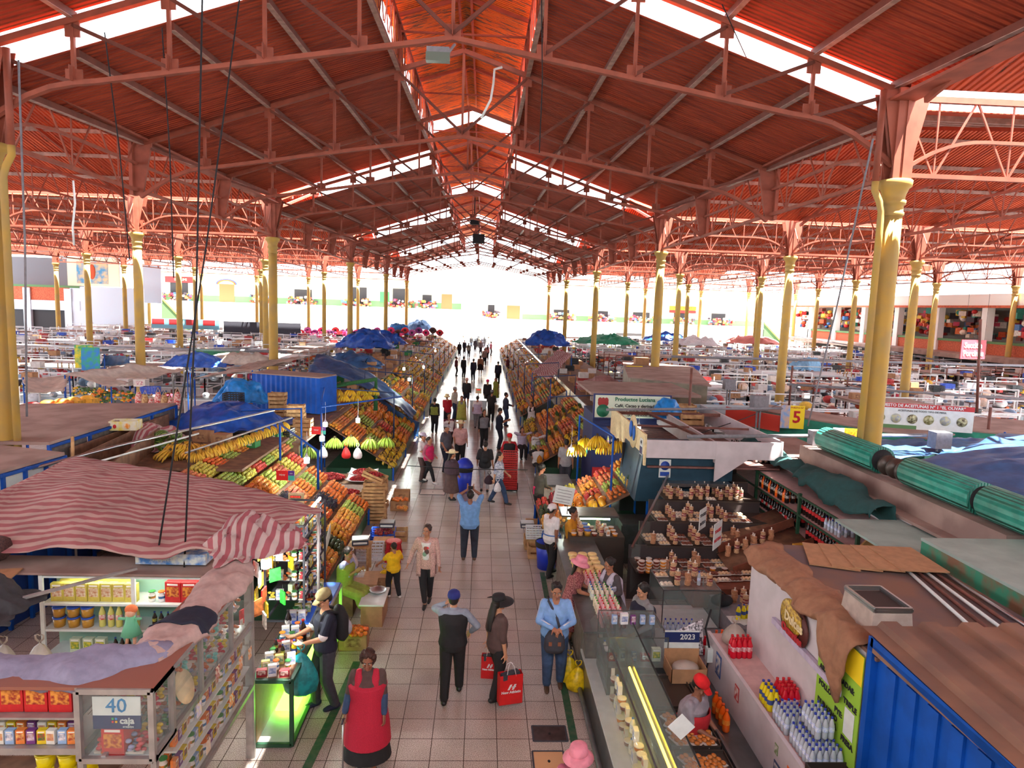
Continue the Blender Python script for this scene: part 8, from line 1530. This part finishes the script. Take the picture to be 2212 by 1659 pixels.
for i in range(24):
 p=aty(605+15*i,716+5*(i%2),72);k=i%5;c=[(150,60,140),(226,60,120),(90,60,60),(206,50,60),(190,90,160)][k];nm=['violet','pink','brown','red','mauve'][k]
 MBo('pet_bed','%s domed pet bed in the row on top of the far left stalls'%nm,'pet bed',lambda b:(b.tube([(.33*math.cos(a),-.1,.33*math.sin(a))for a in[PI*q/8 for q in range(9)]],.11,8,M('pet bed %s'%(c,),c,.8)),b.ball((0,.15,.1),(.36,.3,.36),M('pet bed %s'%(c,)),10,6),b.ball((0,-.05,.12),(.2,.1,.2),BLK,8,5)),p,group='%s pet beds'%nm)
blob_goods('hanging_goods','pink and red toys hung below the pet beds','toys',tuple(aty(760,745,71)),(7.5,.4,1.2),[(226,60,120),(206,40,50),(240,200,210),(120,60,110)],160,91,(.15,.4),'stuff');a=aty(560,715,70);MBo('dark_screen','long dark grey screen left of the pet beds','screen',lambda b:b.bb(-3.6,4.2,0,.1,-1.2,.9,DKG),a);a=aty(400,700,70);MBo('sign_banner','red and pale blue brand banner along the far left stalls','banner',lambda b:(b.bb(-3.4,3.4,0,.1,-.5,.5,M('pale blue banner',(120,180,200),.6)),[b.bb(q,q+1.2,-.02,0,-.1,.45,M('red banner patch',(190,40,44),.6))for q in(-3.3,-1.6,.1,1.8)]),a)
for i,(u,v,c)in enumerate(((182,770,(230,210,50)),(196,775,(50,130,210)))):MBo('striped_bag','%s striped shopping bag hung in the left side hall'%['yellow','blue'][i],'bag',lambda b:b.box((0,0,0),(.7,.1,1.0),M('bag stripe %d'%i,c,.6,wave=None,rgb2=(60,170,110),ns=5),.3),tuple(aty(u,v,30)))
corr('green corrugated kiosk row behind the roller drums',(11.6,16.6),(8.6,21.5),1.6,2.9,TEALC,-1.4,wave=.14);corr('long green corrugated kiosk at the right frame edge',(16.5,16.2),(11.9,18.6),1.6,2.95,TEALC,-3.2,wave=.16);t=thing('red_panel','red and beige counter panel with a letter H on the green kiosk','panel',(8.45,20.9,2.75),-1.02);part('board',t,lambda b:b.bb(-1.2,1.3,0,.04,-.3,.2,M('tomato board',(206,60,44),.5)))
for(u,v,Y,s_,w)in((1706,900,19.6,'5',.5),(1822,955,15.6,'3',.5)):
 p=aty(u,v,Y);t=thing('number_sign','yellow stall number sign with a saint picture and a red %s%s'%(s_,'' if s_=='5' else ' beside the near column'),'sign',tuple(p),-.2);part('board',t,lambda b:(b.bb(0,.42,0,.02,-.36,.34,M('yellow sign',(240,214,30),.5)),b.bb(-.26,0,0,.02,-.36,.34,M('saint picture',(120,160,210),.6,rgb2=(200,170,150),ns=7))));ob('number',text(s_,.5,REDC,.004,bold=.012),t,(.2,-.01,-.02));ob('word',text('PUESTO Nº',.075,REDC,.003),t,(.2,-.01,.28))
p=aty(1370,806,32);t=thing('number_sign','yellow stall sign with the number 73 by the duct roof','sign',tuple(p));part('board',t,lambda b:b.bb(-.4,.4,0,.03,-.35,.35,M('yellow sign')));ob('number',text('73',.45,BLK,.005,bold=.015),t,(0,-.01,-.08));ob('word',text('PUESTO Nº',.13,BLK,.004),t,(0,-.01,.24))
p=aty(1990,905,17.5);t=thing('sales_banner','white and green banner with round pictures of olives on the right','banner',tuple(p),-.3);part('board',t,lambda b:(b.bb(-1.25,1.25,0,.03,-.3,.4,WHS),b.bb(-1.25,1.25,-.005,0,.27,.4,M('banner red',(190,50,50),.5)),b.bb(-1.25,-.1,-.005,0,-.3,-.2,GDD)));part('round_pictures',t,lambda b:[b.lathe([(.13,0),(.13,.006)],n=18,m=M('olive picture %d'%(k%3),[(110,110,60),(150,160,170),(70,60,40)][k%3],.5,rgb2=(190,190,150),ns=14),mat=Matrix.Translation((-1.02+.4*k,-.005,-.02))@OV)for k in range(6)]);ob('word',text('PUESTO DE ACEITUNAS Nº 1 “EL OLIVAR”',.11,WHS,.003,bold=.003),t,(0,-.012,.335));ob('word',text('ACEITUNAS DE TODO TIPO DE MESA',.07,BLK,.003),t,(0,-.012,.2))
awning('blue tarpaulin roof sloping at the right frame edge',[(9.3,13.9,2.75),(10.2,11.2,2.8),(16,11.6,3.2),(13.5,16.4,3.2)],TARPD,31,-.25,20);awning('second blue tarpaulin roof behind the near right column',[(9.2,14.6,2.7),(13.2,16.2,2.9),(13.8,18.0,2.8),(9.6,16.6,2.75)],TARPD,32,-.1,16)
MBo('cream_beam','long chipped cream box beam beside the roller drums','beam',lambda b:b.bar((9.6,13.0,2.75),(9.5,9.9,2.75),.25,.2,CREAM));MBo('yellow_sign','yellow and navy shop sign piece at the right frame edge','sign',lambda b:(b.bb(-.4,.5,0,.03,-.2,.25,M('lime sign',(206,210,40),.5)),b.bar((-.2,-.01,-.2),(.1,-.01,.25),.12,.01,NAVY)),(9.9,11.1,2.55))
for i,(a,b_,z,r,l)in enumerate((((1485,943),(2000,940),3.12,.045,'grey conduit crossing the open frame roof on the right'),((1310,885),(1690,882),3.2,.04,'grey conduit crossing behind the open frame roof'),((1450,770),(2212,790),3.4,.08,'thick grey conduit over the right side hall stalls'),((1560,700),(2100,790),3.3,.06,'far grey conduit over the right side hall'),((20,745),(620,760),3.3,.08,'thick grey conduit over the left side hall stalls'),((200,762),(560,752),3.2,.06,'white pipe rail over the left side hall stalls'),((1700,830),(2212,862),3.3,.05,'grey conduit behind the near right column'))):lineup('conduit',l,'pipe',[atz(*a,z),atz(*b_,z)],r,GRY)
for i,(u,v,z,s_)in enumerate(((1765,945,3.1,.34),(2030,950,3.1,.4),(1640,870,3.3,.45),(1575,830,3.3,.4))):p=atz(u,v,z);MBo('junction_box','grey junction box on the conduits, %s'%['nearest the soda racks','right of the near column','left of the second column','above the meat stalls'][i],'box',lambda b:(b.box((0,0,0),(s_,s_*.8,s_),GRY,0),b.tube([(-.05,0,-s_/2),(-.05,0,-.9),(-.3,0,-1.0)],.03,6,GRY),b.tube([(.05,0,-s_/2),(.05,0,-1.1)],.03,6,GRY)),tuple(p))
for i,(a,b_,Y,Y2,l)in enumerate((((437,0),(398,1225),9.5,8.6,'dark cable hanging from the nave truss on the left'),((517,0),(340,1200),12,8.6,'second dark cable slanting down from the left truss'),((40,130),(58,900),13.8,13.8,'grey conduit hanging beside the near left column'),((1886,300),(1745,920),13.5,17,'pale conduit slanting down beside the near right column'),((226,70),(280,560),14,14,'thin cord hanging from the first truss on the left'),((350,60),(375,600),14,14,'second thin cord hanging from the first truss on the left'),((1170,0),(1165,330),13,14,'thin cord hanging from the first truss on the right'),((1560,10),(1690,300),13,20,'thin wire crossing the right nave roof'),((880,1006),(1140,1015),18,18,'thin wire stretched across the aisle'),((1690,870),(1500,940),22,17,'black cable over the open frame roof'))):p,q=aty(*a,Y),aty(*b_,Y2);m_=(p+q)/2;lineup('cable',l,'cable',[p,m_+Vector((.04,0,-.04)),q],.012 if i not in(2,3)else .02,BLK if i not in(2,3)else GRY)
for i,(u,a,b_,Y,l)in enumerate(((1494,795,935,20,'rusty post rising from the open frame roof'),(1712,790,880,27,'rusty post among the right meat stalls'),(2118,690,890,20,'thin grey post carrying cables at the right'),(2140,880,960,18,'wooden post at the right frame edge'))):lineup('steel_post',l,'post',[aty(u,a,Y),aty(u-8,b_,Y)],.04,RUST)
t=thing('floodlight','grey floodlight hung at the centre of the nearest truss','floodlight',tuple(aty(947,118,13.7)));part('housing',t,lambda b:(b.box((0,0,.02),(.44,.3,.16),GRY),b.box((0,-.1,-.09),(.46,.16,.16),M('floodlight glass',(96,110,100),.2))));part('bracket',t,lambda b:b.bar((.2,.1,.1),(.3,.26,.3),.04,.04,GRY))
for u,v,Y,s_,l in((1034,516,46,.8,'black loudspeaker box hanging under the ridge, largest'),(1025,478,40,.5,'small black loudspeaker hanging under the ridge above the largest')):MBo('loudspeaker',l,'speaker',lambda b:(b.box((0,0,0),(s_,s_*.6,s_*.75),BLK),b.tube([(0,0,s_*.3),(0,0,s_*.3+1.2)],.03,5,BLK)),tuple(aty(u,v,Y)))
lineup('curved_tube','curved pale conduit hanging under the ridge lantern','pipe',[aty(1085,145,16),aty(1068,150,16),aty(1066,180,16),aty(1060,215,16),aty(1040,255,16)],.03,WHS);lineup('curved_tube','pale wavy cord hanging from the left side roof','cord',[aty(158,390,22),aty(162,440,22),aty(157,490,22),aty(160,530,22)],.03,WHS)
cam=bpy.data.cameras.new('camera');co=bpy.data.objects.new('camera',cam);COL.objects.link(co)
cam.sensor_width=36;cam.sensor_fit='HORIZONTAL';cam.lens=36*F/2212;cam.clip_start=.05;cam.clip_end=500
co.matrix_world=Matrix.Translation((0,0,CH))@CAMR.to_4x4()
SC.camera=co
w=bpy.data.worlds.new('sky');SC.world=w;w.use_nodes=True;nt=w.node_tree
bg=nt.nodes['Background'];bg.inputs[0].default_value=(.84,.93,1.0,1);bg.inputs[1].default_value=1.9
sun=bpy.data.lights.new('sun','SUN');sun.energy=15;sun.angle=.009;sun.color=(1,.95,.86)
so=bpy.data.objects.new('sun',sun);COL.objects.link(so)
d=Vector((-.30,.20,-1)).normalized();so.rotation_euler=d.to_track_quat('-Z','Y').to_euler()
finish()
SC.view_settings.view_transform='Standard';SC.view_settings.look='None';SC.view_settings.gamma=1
SC.view_settings.use_curve_mapping=False;SC.view_settings.exposure=1.85
SC.cycles.max_bounces=6;SC.cycles.diffuse_bounces=4;SC.cycles.glossy_bounces=2;SC.cycles.transmission_bounces=4;SC.cycles.transparent_max_bounces=8
SC.cycles.sample_clamp_indirect=6;SC.cycles.use_denoising=True;SC.cycles.caustics_reflective=False;SC.cycles.caustics_refractive=False
